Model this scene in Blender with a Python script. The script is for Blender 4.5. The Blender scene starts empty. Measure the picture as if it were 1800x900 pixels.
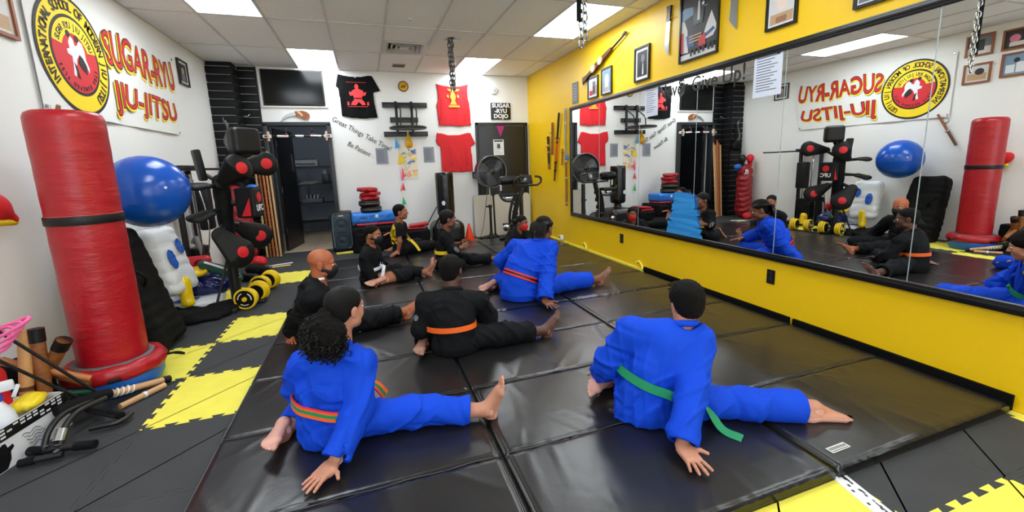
import bpy, bmesh, math, random
import numpy as np
from mathutils import Vector, Matrix, Euler
random.seed(7)
S = bpy.context.scene
COL = S.collection

# ------------------------------------------------------------------ camera
CAM_H = 1.34
cd = bpy.data.cameras.new('camera'); cam = bpy.data.objects.new('camera', cd); COL.objects.link(cam)
S.camera = cam
_f, _cx, _cy, _yaw, _pit, _rol = 745.23, 907.6, 418.6, .3339, -.1726, -.0337
cd.sensor_fit = 'HORIZONTAL'; cd.sensor_width = 36.0; cd.lens = _f*36.0/1800.0
cd.shift_x = -(_cx-900)/1800.0; cd.shift_y = (_cy-450)/1800.0
cd.clip_start = .02; cd.clip_end = 60
_F0 = Vector((math.sin(_yaw), math.cos(_yaw), 0)); _R0 = Vector((math.cos(_yaw), -math.sin(_yaw), 0)); _Z = Vector((0, 0, 1))
_F = _F0*math.cos(_pit)+_Z*math.sin(_pit); _U = -_F0*math.sin(_pit)+_Z*math.cos(_pit)
_R = _R0*math.cos(_rol)+_U*math.sin(_rol); _U = -_R0*math.sin(_rol)+_U*math.cos(_rol)
cam.matrix_world = Matrix(((_R.x, _U.x, -_F.x, 0), (_R.y, _U.y, -_F.y, 0), (_R.z, _U.z, -_F.z, CAM_H), (0, 0, 0, 1)))

# ------------------------------------------------------------------ world + exposure
w = bpy.data.worlds.new('world'); S.world = w; w.use_nodes = True
w.node_tree.nodes['Background'].inputs[0].default_value = (.86, .93, 1, 1)
w.node_tree.nodes['Background'].inputs[1].default_value = 4.5
S.view_settings.view_transform = 'Standard'; S.view_settings.look = 'None'
S.view_settings.gamma = 1; S.view_settings.use_curve_mapping = False
S.view_settings.exposure = 0.0
LIGHT = 14.5

# ------------------------------------------------------------------ room numbers
XL, XR, YB, YF, ZC = -2.058, 3.055, 7.876, -3.2, 2.965
MT = .05             # top of the vinyl mats

# ------------------------------------------------------------------ materials
MATS = {}
def srgb(c):
    c = [v/255 for v in c]
    return tuple((v/12.92 if v <= .04045 else ((v+.055)/1.055)**2.4) for v in c)+(1,)
def mat(name, col, rough=.6, metal=0, spec=.5, bump=0, bscale=40, var=0, vscale=6, coat=0, emit=0, sheen=0, bdist=.01, stretch=None, trans=0, alpha=1, fold=0):
    if name in MATS: return MATS[name]
    m = bpy.data.materials.new(name); MATS[name] = m; m.use_nodes = True
    nt = m.node_tree; b = nt.nodes['Principled BSDF']; L = nt.links.new
    c = srgb(col); b.inputs['Base Color'].default_value = c; m.diffuse_color = c
    b.inputs['Roughness'].default_value = rough; b.inputs['Metallic'].default_value = metal
    b.inputs['Specular IOR Level'].default_value = spec
    if coat: b.inputs['Coat Weight'].default_value = coat; b.inputs['Coat Roughness'].default_value = .15
    if sheen: b.inputs['Sheen Weight'].default_value = sheen
    if trans: b.inputs['Transmission Weight'].default_value = trans
    if alpha < 1: b.inputs['Alpha'].default_value = alpha
    if emit:
        b.inputs['Emission Color'].default_value = c; b.inputs['Emission Strength'].default_value = emit
    if bump or var:
        tc = nt.nodes.new('ShaderNodeTexCoord'); src = tc.outputs['Object']
        if stretch:
            mp = nt.nodes.new('ShaderNodeMapping'); mp.inputs['Scale'].default_value = stretch
            L(src, mp.inputs[0]); src = mp.outputs[0]
    if var:
        n = nt.nodes.new('ShaderNodeTexNoise'); n.inputs['Scale'].default_value = vscale; n.inputs['Detail'].default_value = 4
        L(src, n.inputs['Vector'])
        r = nt.nodes.new('ShaderNodeValToRGB')
        r.color_ramp.elements[0].position = .3; r.color_ramp.elements[1].position = .7
        r.color_ramp.elements[0].color = tuple(v*(1-var) for v in c[:3])+(1,)
        r.color_ramp.elements[1].color = tuple(min(1, v*(1+var)) for v in c[:3])+(1,)
        L(n.outputs['Fac'], r.inputs[0]); L(r.outputs[0], b.inputs['Base Color'])
    if bump:
        n = nt.nodes.new('ShaderNodeTexNoise'); n.inputs['Scale'].default_value = bscale; n.inputs['Detail'].default_value = 3
        L(src, n.inputs['Vector'])
        bp = nt.nodes.new('ShaderNodeBump'); bp.inputs['Strength'].default_value = bump; bp.inputs['Distance'].default_value = bdist
        L(n.outputs['Fac'], bp.inputs['Height']); L(bp.outputs[0], b.inputs['Normal'])
        if fold:
            n2 = nt.nodes.new('ShaderNodeTexNoise'); n2.noise_type = 'RIDGED_MULTIFRACTAL'
            for k_, v_ in (('Scale', 6.5), ('Detail', 2.5), ('Roughness', .4), ('Distortion', 1.2)): n2.inputs[k_].default_value = v_
            L(src, n2.inputs['Vector'])
            b2 = nt.nodes.new('ShaderNodeBump'); b2.inputs['Strength'].default_value = fold; b2.inputs['Distance'].default_value = .02
            L(n2.outputs['Fac'], b2.inputs['Height']); L(b2.outputs[0], bp.inputs['Normal'])
    return m

# ------------------------------------------------------------------ object helpers
def setp(o, label=None, cat=None, group=None, kind=None):
    if label: o['label'] = label
    if cat: o['category'] = cat
    if group: o['group'] = group
    if kind: o['kind'] = kind
    return o
def thing(name, label, cat, loc=(0, 0, 0), group=None, rotz=0):
    o = bpy.data.objects.new(name, None); COL.objects.link(o); o.location = loc; o.rotation_euler = (0, 0, rotz)
    o.empty_display_size = .05
    return setp(o, label, cat, group)
def link(name, me, parent=None, loc=None):
    """parent given: mesh coordinates are world coordinates unless loc is given (then local)"""
    o = bpy.data.objects.new(name, me); COL.objects.link(o)
    if parent is not None:
        o.parent = parent
        if loc is None:
            mw = parent_world(parent)
            o.matrix_local = mw.inverted()
        else: o.location = loc
    elif loc is not None: o.location = loc
    return o
def local_matrix(o):
    return Matrix.LocRotScale(o.location, o.rotation_euler, o.scale)
def parent_world(o):
    m = local_matrix(o)
    p = o.parent
    while p is not None:
        m = local_matrix(p) @ m; p = p.parent
    return m
def V3(*a): return Vector(a)
def frame(z, up=(0, 0, 1)):
    """rotation matrix whose z axis is z"""
    z = Vector(z).normalized(); u = Vector(up)
    if abs(z.dot(u.normalized())) > .99: u = Vector((0, 1, 0)) if abs(z.y) < .9 else Vector((1, 0, 0))
    x = u.cross(z).normalized(); y = z.cross(x)
    return Matrix((x, y, z)).transposed()

class MB:
    """collects shapes; build() links them as one mesh object"""
    def __init__(s): s.v = []; s.f = []; s.m = []; s.mi = 0
    def add(s, vs, fs, M=None):
        n = len(s.v)
        for p in vs:
            p = Vector(p)
            if M is not None: p = M @ p
            s.v.append(p)
        for f in fs: s.f.append(tuple(i+n for i in f)); s.m.append(s.mi)
        return s
    def box(s, c, size, R=None, bev=0):
        hx, hy, hz = size[0]/2, size[1]/2, size[2]/2
        M = Matrix.Translation(Vector(c))
        if R is not None: M = M @ (R.to_4x4() if not isinstance(R, Euler) else R.to_matrix().to_4x4())
        if bev <= 0:
            vs = [(x*hx, y*hy, z*hz) for x in (-1, 1) for y in (-1, 1) for z in (-1, 1)]
            fs = [(0, 1, 3, 2), (4, 6, 7, 5), (0, 4, 5, 1), (2, 3, 7, 6), (0, 2, 6, 4), (1, 5, 7, 3)]
            return s.add(vs, fs, M)
        bm = bmesh.new(); bmesh.ops.create_cube(bm, size=1)
        for v in bm.verts: v.co = Vector((v.co.x*2*hx, v.co.y*2*hy, v.co.z*2*hz))
        bmesh.ops.bevel(bm, geom=bm.edges[:], offset=min(bev, .98*min(hx, hy, hz)), segments=2, affect='EDGES', profile=.6)
        bm.verts.index_update()
        s.add([v.co.copy() for v in bm.verts], [[v.index for v in f.verts] for f in bm.faces], M); bm.free(); return s
    def tube(s, pts, r, n=8, cap=True, closed=False):
        pts = [Vector(p) for p in pts]; N = len(pts)
        rs = r if isinstance(r, (list, tuple)) else [r]*N
        vs = []; up = None
        for i, p in enumerate(pts):
            if closed: d = pts[(i+1) % N]-pts[i-1]
            else: d = pts[min(i+1, N-1)]-pts[max(i-1, 0)]
            d.normalize()
            if up is None:
                up = Vector((0, 0, 1)) if abs(d.z) < .9 else Vector((1, 0, 0))
            x = up.cross(d)
            if x.length < 1e-5: x = Vector((1, 0, 0)).cross(d)
            x.normalize(); y = d.cross(x); up = y
            for k in range(n):
                a = 2*math.pi*k/n; vs.append(p+(x*math.cos(a)+y*math.sin(a))*rs[i])
        fs = []
        for i in range(N if closed else N-1):
            j = (i+1) % N
            for k in range(n):
                k2 = (k+1) % n; fs.append((i*n+k, i*n+k2, j*n+k2, j*n+k))
        if cap and not closed:
            fs.append(tuple(range(n))[::-1]); fs.append(tuple((N-1)*n+k for k in range(n)))
        return s.add(vs, fs)
    def lathe(s, prof, c=(0, 0, 0), n=32, R=None, M=None, cap=True):
        """prof: (radius, height) from bottom to top about the z axis"""
        vs = []; fs = []
        for (r, z) in prof:
            for k in range(n):
                a = 2*math.pi*k/n; vs.append((r*math.cos(a), r*math.sin(a), z))
        for i in range(len(prof)-1):
            for k in range(n):
                k2 = (k+1) % n; fs.append((i*n+k, i*n+k2, (i+1)*n+k2, (i+1)*n+k))
        if not cap: pass
        elif prof[0][0] > 1e-6: fs.append(tuple(range(n))[::-1])
        if cap and prof[-1][0] > 1e-6: fs.append(tuple((len(prof)-1)*n+k for k in range(n)))
        if M is None:
            M = Matrix.Translation(Vector(c))
            if R is not None: M = M @ R.to_4x4()
        return s.add(vs, fs, M)
    def prism(s, poly, h, M=None):
        """polygon in xy extruded 0..h along z"""
        n = len(poly)
        vs = [(x, y, 0) for x, y in poly]+[(x, y, h) for x, y in poly]
        fs = [tuple(range(n))[::-1], tuple(range(n, 2*n))]
        fs += [(i, (i+1) % n, (i+1) % n+n, i+n) for i in range(n)]
        return s.add(vs, fs, M)
    def mesh(s, name, *mats, smooth=None):
        me = bpy.data.meshes.new(name); me.from_pydata([tuple(v) for v in s.v], [], s.f)
        for m in mats: me.materials.append(m)
        if len(mats) > 1: me.polygons.foreach_set('material_index', s.m)
        bm = bmesh.new(); bm.from_mesh(me); bmesh.ops.recalc_face_normals(bm, faces=bm.faces[:]); bm.to_mesh(me); bm.free()
        if smooth: smooth_by_angle(me, smooth)
        me.update(); return me
    def build(s, name, m, parent=None, smooth=None, loc=None):
        ms = m if isinstance(m, (list, tuple)) else [m]
        return link(name, s.mesh(name, *ms, smooth=smooth), parent, loc)
def smooth_by_angle(me, deg):
    me.polygons.foreach_set('use_smooth', [True]*len(me.polygons))
    try: me.set_sharp_from_angle(angle=math.radians(deg))
    except Exception: pass
def B(name, m, parent, c, size, R=None, bev=0):
    return MB().box(c, size, R, bev).build(name, m, parent, smooth=35 if bev else None)
def rotz(a): return Matrix.Rotation(a, 3, 'Z')
def T_(*p): return Matrix.Translation(Vector(p))

# walls as drawing boards: u,v -> world
def back_M(x, z, off=.003):      # local x -> +x, local y -> +z, local z -> towards the room (-y)
    return Matrix(((1, 0, 0, x), (0, 0, -1, YB-off), (0, 1, 0, z), (0, 0, 0, 1)))
def right_M(y, z, off=.003):     # local x -> -y (left to right as seen), local y -> +z, local z -> -x
    return Matrix(((0, 0, -1, XR-off), (-1, 0, 0, y), (0, 1, 0, z), (0, 0, 0, 1)))
def left_M(y, z, off=.003):      # local x -> +y, local y -> +z, local z -> +x
    return Matrix(((0, 0, 1, XL+off), (1, 0, 0, y), (0, 1, 0, z), (0, 0, 0, 1)))

_txt = {}
def text_mesh(s, size=1, align='CENTER', extrude=.0, bold=0, shear=0, space=1):
    cu = bpy.data.curves.new('lettering', 'FONT'); cu.body = s; cu.size = size; cu.align_x = align; cu.align_y = 'CENTER'
    cu.extrude = extrude; cu.offset = bold; cu.shear = shear; cu.space_character = space; cu.resolution_u = 3
    ob = bpy.data.objects.new('lettering', cu); COL.objects.link(ob)
    me = bpy.data.meshes.new_from_object(ob)
    bpy.data.objects.remove(ob); bpy.data.curves.remove(cu)
    return me
def text(name, s, size, M, m, parent, align='CENTER', extrude=.001, bold=0, shear=0, space=1, sx=1, sy=1, warp=None):
    me = text_mesh(s, size, align, extrude, bold, shear, space)
    for v in me.vertices:
        c = v.co
        if warp: c = warp(c)
        v.co = M @ Vector((c.x*sx, c.y*sy, c.z))
    me.materials.clear(); me.materials.append(m)
    return link(name, me, parent)

# ------------------------------------------------------------------ implicit surfaces (soft shapes)
class Field:
    def __init__(s, lo, hi, h):
        s.h = h; s.lo = np.array(lo, np.float32); n = np.ceil((np.array(hi)-np.array(lo))/h).astype(int)+1
        s.n = n; s.D = np.full(tuple(n), 1.0, np.float32)
        s.ax = [s.lo[i]+h*np.arange(n[i], dtype=np.float32) for i in range(3)]
    def sub(s, lo, hi):
        sl = []
        for i in range(3):
            a = int(max(0, math.floor((lo[i]-s.lo[i])/s.h))); b = int(min(s.n[i], math.ceil((hi[i]-s.lo[i])/s.h)+1))
            if b <= a: return None
            sl.append(slice(a, b))
        X = s.ax[0][sl[0]][:, None, None]; Y = s.ax[1][sl[1]][None, :, None]; Z = s.ax[2][sl[2]][None, None, :]
        return tuple(sl), X, Y, Z
    def comb(s, sl, d, k, op):
        a = s.D[sl]
        if op == 'u':
            if k > 0:
                h = np.clip(.5+.5*(a-d)/k, 0, 1); s.D[sl] = a+(d-a)*h-k*h*(1-h)
            else: s.D[sl] = np.minimum(a, d)
        elif op == 'd':
            d = -d
            if k > 0:
                h = np.clip(.5-.5*(a-d)/k, 0, 1); s.D[sl] = a+(d-a)*h+k*h*(1-h)
            else: s.D[sl] = np.maximum(a, d)
    def cap(s, a, b, r1, r2=None, k=.02, op='u', flat=None):
        """tapered capsule; flat=(axis, factor): squash along axis"""
        r2 = r1 if r2 is None else r2
        a = np.array(a, np.float32); b = np.array(b, np.float32); R = max(r1, r2)
        if flat is not None and flat[1] > 1: R *= flat[1]
        m = R+k+3*s.h
        q = s.sub(np.minimum(a, b)-m, np.maximum(a, b)+m)
        if q is None: return s
        sl, X, Y, Z = q
        px, py, pz = X-a[0], Y-a[1], Z-a[2]; ab = b-a; L2 = float(ab@ab)+1e-12
        t = np.clip((px*ab[0]+py*ab[1]+pz*ab[2])/L2, 0, 1)
        dx, dy, dz = px-t*ab[0], py-t*ab[1], pz-t*ab[2]
        if flat is not None:
            ax = np.array(flat[0], np.float32); ax = ax/np.linalg.norm(ax); fc = flat[1]
            c = dx*ax[0]+dy*ax[1]+dz*ax[2]; g = c*(1/fc-1)
            dx, dy, dz = dx+g*ax[0], dy+g*ax[1], dz+g*ax[2]
            d = (np.sqrt(dx*dx+dy*dy+dz*dz)-(r1+(r2-r1)*t))*min(1, fc)
        else: d = np.sqrt(dx*dx+dy*dy+dz*dz)-(r1+(r2-r1)*t)
        s.comb(sl, d, k, op); return s
    def ell(s, c, rad, R=None, k=.02, op='u'):
        """ellipsoid, R: 3x3 whose columns are the axes"""
        c = np.array(c, np.float32); rad = np.array(rad, np.float32); m = rad.max()+k+3*s.h
        q = s.sub(c-m, c+m)
        if q is None: return s
        sl, X, Y, Z = q
        x, y, z = X-c[0], Y-c[1], Z-c[2]
        if R is None: A = np.eye(3, dtype=np.float32)
        else: A = np.array(R, np.float32)
        u = [(x*A[0, i]+y*A[1, i]+z*A[2, i]) for i in range(3)]
        k0 = np.sqrt(sum((u[i]/rad[i])**2 for i in range(3)))
        k1 = np.sqrt(sum((u[i]/rad[i]**2)**2 for i in range(3)))+1e-9
        s.comb(sl, k0*(k0-1)/k1, k, op); return s
    def rbox(s, c, half, r=.01, R=None, k=.01, op='u'):
        c = np.array(c, np.float32); half = np.array(half, np.float32); m = float(np.linalg.norm(half))+k+3*s.h
        q = s.sub(c-m, c+m)
        if q is None: return s
        sl, X, Y, Z = q
        x, y, z = X-c[0], Y-c[1], Z-c[2]
        A = np.eye(3, dtype=np.float32) if R is None else np.array(R, np.float32)
        u = [np.abs(x*A[0, i]+y*A[1, i]+z*A[2, i])-(half[i]-r) for i in range(3)]
        d = np.sqrt(sum(np.maximum(v, 0)**2 for v in u))+np.minimum(np.maximum(np.maximum(u[0], u[1]), u[2]), 0)-r
        s.comb(sl, d, k, op); return s
    def plane(s, p, n, op='d'):
        """remove the side the normal points to"""
        n = np.array(n, np.float32); n /= np.linalg.norm(n)
        X = s.ax[0][:, None, None]; Y = s.ax[1][None, :, None]; Z = s.ax[2][None, None, :]
        d = (X-p[0])*n[0]+(Y-p[1])*n[1]+(Z-p[2])*n[2]
        s.D = np.maximum(s.D, d.astype(np.float32)); return s
    def wrinkle(s, amp, freq, seed=0, ridge=True):
        band = np.abs(s.D) < .05
        I = np.nonzero(band)
        P = np.stack([s.ax[i][I[i]] for i in range(3)], 1)
        s.D[I] += amp*fold_noise(P, freq, seed).astype(np.float32); return s
    def creases(s, amp, seed=0, freq=30, n=5):
        band = np.abs(s.D) < .05
        I = np.nonzero(band); P = np.stack([s.ax[i][I[i]] for i in range(3)], 1).astype(np.float64)
        rs = np.random.RandomState(seed); tot = np.zeros(len(P))
        def u():
            d = rs.normal(size=3); return d/np.linalg.norm(d)
        for i in range(n):
            d = u(); fq = freq*rs.uniform(.75, 1.5)
            ph = (P@d)*fq+1.6*np.sin((P@u())*fq*.3+rs.uniform(0, 6))+.7*np.sin((P@u())*fq*.6+rs.uniform(0, 6))
            r = np.abs(np.sin(ph)); ridge = np.exp(-(r/.34)**2)
            m = np.clip(.35+.8*np.sin((P@u())*9+rs.uniform(0, 6))+.5*np.sin((P@u())*15+rs.uniform(0, 6)), 0, 1)
            tot += ridge*m*(1 if i % 2 == 0 else -.8)
        s.D[I] -= (amp*tot).astype(np.float32); return s
    def mesh(s):
        D = s.D; n = np.array(D.shape); ins = D < 0
        c = [(i, j, k) for i in (0, 1) for j in (0, 1) for k in (0, 1)]
        cnt = np.zeros(tuple(n-1), np.uint8)
        for i, j, k in c: cnt += ins[i:n[0]-1+i, j:n[1]-1+j, k:n[2]-1+k]
        I = np.nonzero((cnt > 0) & (cnt < 8)); ids = np.full(tuple(n-1), -1, np.int32); nv = len(I[0]); ids[I] = np.arange(nv)
        acc = np.zeros((nv, 3), np.float32); num = np.zeros(nv, np.float32)
        val = {q: D[I[0]+q[0], I[1]+q[1], I[2]+q[2]] for q in c}
        for a in c:
            for ax in range(3):
                if a[ax]: continue
                b = list(a); b[ax] = 1; b = tuple(b)
                va, vb = val[a], val[b]; x = (va < 0) != (vb < 0)
                t = np.where(x, va/np.where(x, va-vb, 1), 0)
                p = np.tile(np.array(a, np.float32), (nv, 1)); p[:, ax] += t
                acc[x] += p[x]; num += x
        P = (np.stack(I, 1)+acc/num[:, None])*s.h+s.lo
        quads = []
        for ax in range(3):
            o1, o2 = [i for i in range(3) if i != ax]
            sa = [slice(1, n[i]-1) for i in range(3)]; sa[ax] = slice(0, n[ax]-1)
            sb = list(sa); sb[ax] = slice(1, n[ax])
            A, Bq = ins[tuple(sa)], ins[tuple(sb)]
            E = np.nonzero(A != Bq)
            if len(E[0]) == 0: continue
            e = [E[0]+sa[0].start, E[1]+sa[1].start, E[2]+sa[2].start]
            flip = A[E]
            def cid(d1, d2):
                q = [e[0].copy(), e[1].copy(), e[2].copy()]; q[o1] = q[o1]-d1; q[o2] = q[o2]-d2
                return ids[q[0], q[1], q[2]]
            Q = np.stack([cid(1, 1), cid(0, 1), cid(0, 0), cid(1, 0)], 1)
            if ax == 1: flip = ~flip
            Q[~flip] = Q[~flip][:, ::-1]
            quads.append(Q)
        F = np.concatenate(quads); F = F[(F >= 0).all(1)]
        return P.astype(np.float64), F
def fold_noise(P, freq, seed=0):
    rs = np.random.RandomState(seed); out = 0
    W = P.copy()
    for _ in range(3):
        d = rs.normal(size=(3, 3)); d /= np.linalg.norm(d, axis=0)
        W = W+.035*np.sin((P@d)*freq*.35+rs.uniform(0, 6, 3))
    for i in range(4):
        d = rs.normal(size=3); d /= np.linalg.norm(d)
        v = np.sin((W@d)*freq*(1+.5*i)+rs.uniform(0, 6))
        out = out+(1-2*np.abs(v)**.7 if i % 2 == 0 else v)*(.8**i)
    return out/2.6
def np_mesh(name, parts, mats, smooth=True, relax=0):
    """parts: list of (P, F, material index or array)"""
    vs = []; fs = []; mi = []; n = 0
    for P, F, m in parts:
        vs.append(P); fs.append(F+n); n += len(P)
        mi.append(np.full(len(F), m, np.int32) if np.isscalar(m) else m)
    P = np.concatenate(vs); F = np.concatenate(fs); mi = np.concatenate(mi)
    for _ in range(relax):
        Acc = np.zeros_like(P); Cn = np.zeros(len(P))
        for a in range(4):
            b = (a+1) % 4
            np.add.at(Acc, F[:, a], P[F[:, b]]); np.add.at(Acc, F[:, b], P[F[:, a]])
            np.add.at(Cn, F[:, a], 1); np.add.at(Cn, F[:, b], 1)
        P = P*.5+.5*Acc/np.maximum(Cn, 1)[:, None]
    me = bpy.data.meshes.new(name)
    me.vertices.add(len(P)); me.vertices.foreach_set('co', P.astype(np.float32).ravel())
    me.loops.add(F.size); me.loops.foreach_set('vertex_index', F.astype(np.int32).ravel())
    me.polygons.add(len(F)); me.polygons.foreach_set('loop_start', np.arange(0, F.size, 4, dtype=np.int32))
    try: me.polygons.foreach_set('loop_total', np.full(len(F), 4, np.int32))
    except Exception: pass
    me.polygons.foreach_set('material_index', mi)
    me.polygons.foreach_set('use_smooth', np.ones(len(F), bool) if smooth else np.zeros(len(F), bool))
    for m in mats: me.materials.append(m)
    me.update(calc_edges=True); me.validate(); return me
def soft(name, F, m, parent=None, relax=1):
    P, Q = F.mesh()
    return link(name, np_mesh(name, [(P, Q, 0)], [m], relax=relax), parent)
# ================================================================== the room
M_white = mat('white_paint', (236, 236, 234), .55, bump=.05, bscale=120)
M_yellow = mat('yellow_paint', (242, 197, 6), .42, bump=.05, bscale=90)
M_black = mat('black_paint', (16, 16, 18), .35)
M_ceil = mat('ceiling_tile', (250, 250, 250), .9, bump=.25, bscale=160, var=.03, vscale=30)
M_bar = mat('ceiling_bar', (214, 212, 210), .6)
def struct(o): o['kind'] = 'structure'; return o
# left doorway opening in the back wall
DX0, DX1, DZ = -1.405, -.52, 2.075
mb = MB()
TW = .12
mb.box(((XL-.1+DX0)/2, YB+TW/2, ZC/2+.05), (DX0-XL+.1, TW, ZC+.1))
mb.box(((DX1+XR+.1)/2, YB+TW/2, ZC/2+.05), (XR+.1-DX1, TW, ZC+.1))
mb.box(((DX0+DX1)/2, YB+TW/2, (DZ+ZC+.1)/2), (DX1-DX0, TW, ZC+.1-DZ))
wall_back = struct(mb.build('wall_back', M_white))
wall_left = struct(B('wall_left', M_white, None, (XL-.05, (YB+YF)/2, ZC/2+.05), (.1, YB-YF, ZC+.1)))
wall_right = struct(B('wall_right', M_yellow, None, (XR+.05, (YB+YF)/2, ZC/2+.05), (.1, YB-YF, ZC+.1)))
# shop front behind the camera: low wall, piers and glazing that lets the daylight in
mb = MB(); WX0, WX1, WZ0, WZ1 = -1.7, 2.7, .5, 2.5
mb.box(((XL+XR)/2, YF-.05, WZ0/2-.03), (XR-XL+.2, .1, WZ0+.06)); mb.box(((XL+XR)/2, YF-.05, (WZ1+ZC+.1)/2), (XR-XL+.2, .1, ZC+.1-WZ1))
mb.box(((XL-.1+WX0)/2, YF-.05, (WZ0+WZ1)/2), (WX0-XL+.1, .1, WZ1-WZ0)); mb.box(((XR+.1+WX1)/2, YF-.05, (WZ0+WZ1)/2), (XR+.1-WX1, .1, WZ1-WZ0))
wall_front = struct(mb.build('wall_front', M_white))
M_glass = bpy.data.materials.new('window_glass'); M_glass.use_nodes = True; _nt = M_glass.node_tree; _nt.nodes.clear()
_o = _nt.nodes.new('ShaderNodeOutputMaterial'); _mx = _nt.nodes.new('ShaderNodeMixShader'); _tr = _nt.nodes.new('ShaderNodeBsdfTransparent'); _gl = _nt.nodes.new('ShaderNodeBsdfGlossy')
_gl.inputs['Roughness'].default_value = .02; _mx.inputs[0].default_value = .08; _nt.links.new(_tr.outputs[0], _mx.inputs[1]); _nt.links.new(_gl.outputs[0], _mx.inputs[2]); _nt.links.new(_mx.outputs[0], _o.inputs[0])
win = struct(thing('window_1', 'wide shop front window behind the camera', 'window', (.5, YF-.05, WZ0)))
for k in range(3):
    x0, x1 = WX0+(WX1-WX0)*k/3, WX0+(WX1-WX0)*(k+1)/3
    B('pane', M_glass, win, ((x0+x1)/2, YF-.05, (WZ0+WZ1)/2), (x1-x0-.05, .006, WZ1-WZ0-.05))
    for x in (x0+.012, x1-.012): B('window_bar', M_black, win, (x, YF-.05, (WZ0+WZ1)/2), (.024, .07, WZ1-WZ0))
    for z in (WZ0+.012, WZ1-.012): B('window_bar', M_black, win, ((x0+x1)/2, YF-.05, z), (x1-x0-.05, .07, .024))
pl = bpy.data.lights.new('window_daylight', 'AREA'); pl.shape = 'RECTANGLE'; pl.size = WX1-WX0; pl.size_y = WZ1-WZ0; pl.cycles.is_portal = True
po = bpy.data.objects.new('window_daylight', pl); COL.objects.link(po); po.location = (.5, YF-.11, (WZ0+WZ1)/2); po.rotation_euler = (math.radians(90), 0, 0)

# ---------------------------------------------------------------- floor of interlocking foam tiles
M_sub = mat('floor_sub', (52, 54, 57), .8)
M_ftk = mat('black_foam', (52, 54, 57), .72, bump=.35, bscale=420, bdist=.003, var=.1, vscale=5)
M_fty = mat('yellow_foam', (240, 228, 84), .7, bump=.35, bscale=420, bdist=.003, var=.04, vscale=9)
floor = struct(B('floor', M_sub, None, ((XL+XR)/2, (YB+YF)/2, -.062), (XR-XL+.2, YB-YF+.2, .1)))
TX, TY, PX, PY = -1.26, .80, .606, .612
def edge_profile(n=11, a=.026):
    pts = [(0, 0)]
    p = 1.0/n
    for i in range(n):
        t = (i+.5)*p
        if i % 2 == 0: pts += [(t-.36*p, -a*.5), (t-.62*p if i else t-.36*p, a*.5), (t+.62*p if i < n-1 else t+.36*p, a*.5), (t+.36*p, -a*.5)]
    pts.append((1, 0))
    return pts
_ep = edge_profile()
def tile_poly(g=.0007):
    bot = [(t*PX, o) for t, o in _ep]; top = [(t*PX, PY+o) for t, o in _ep]
    lef = [(o, t*PY) for t, o in _ep]; rig = [(PX+o, t*PY) for t, o in _ep]
    poly = bot[1:-1]+[(PX, 0)]+rig[1:-1]+[(PX, PY)]+top[1:-1][::-1]+[(0, PY)]+lef[1:-1][::-1]+[(0, 0)]
    cx, cy = PX/2, PY/2
    return [(cx+(x-cx)*(1-2*g/PX), cy+(y-cy)*(1-2*g/PY)) for x, y in poly]
_tp = tile_poly()
def clip(poly, ax, lim, keep_less):
    out = []
    for i in range(len(poly)):
        a, b = poly[i-1], poly[i]
        ia = (a[ax] < lim) == keep_less; ib = (b[ax] < lim) == keep_less
        if ia != ib:
            t = (lim-a[ax])/(b[ax]-a[ax]); out.append((a[0]+(b[0]-a[0])*t, a[1]+(b[1]-a[1])*t))
        if ib: out.append(b)
    return out
def tile_mesh(poly, m):
    mb = MB(); mb.prism(poly, .012, T_(0, 0, -.012)); return mb.mesh('foam_tile', m)
_tk, _ty = tile_mesh(_tp, M_ftk), tile_mesh(_tp, M_fty)
YELLOW = {(0, 3), (-1, 4), (0, 5), (-1, 7), (0, 8), (4, 0), (5, -1), (7, 0), (4, -2), (6, -2), (-1, 0), (0, -1), (0, 1), (-1, 2),
          (1, -2), (2, -1), (3, -2), (6, 0), (6, -3)}
YELLOW -= {(6, 0), (0, 1), (-1, 2), (-1, 0)}
for i in range(-2, 8):
    for j in range(-3, 12):
        x, y = TX+i*PX, TY+j*PY
        ylw = (i, j) in YELLOW
        lo = x < XL+.01; hi = x+PX+.02 > XR; far = y+PY+.02 > YB
        if lo or hi or far:
            p = [(a+x, b+y) for a, b in _tp]
            if lo: p = clip(p, 0, XL+.004, False)
            if hi: p = clip(p, 0, XR-.004, True)
            if far: p = clip(p, 1, YB-.004, True)
            if len(p) < 3: continue
            if max(a for a, b in p)-min(a for a, b in p) < .01 or max(b for a, b in p)-min(b for a, b in p) < .01: continue
            me = tile_mesh([(a-x, b-y) for a, b in p], M_fty if ylw else M_ftk)
        else: me = _ty if ylw else _tk
        o = bpy.data.objects.new('foam_tile', me); COL.objects.link(o); o.parent = floor; o.location = (x, y, 0)
# thin yellow edging along the yellow wall (mat rows end a hand short of it there)
mb = MB()
n = 40
poly = [(0, 0), (0, 1)]
for k in range(22):
    y0 = 4.15+k*.147
    mb.box((XR-.012, y0+.07, .025), (.02, .147, .046)); 
    if k > 9: mb.box((XR-.026, y0+.05, .025), (.016, .05, .044))
struct(mb.build('trim_1', M_fty))

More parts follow.
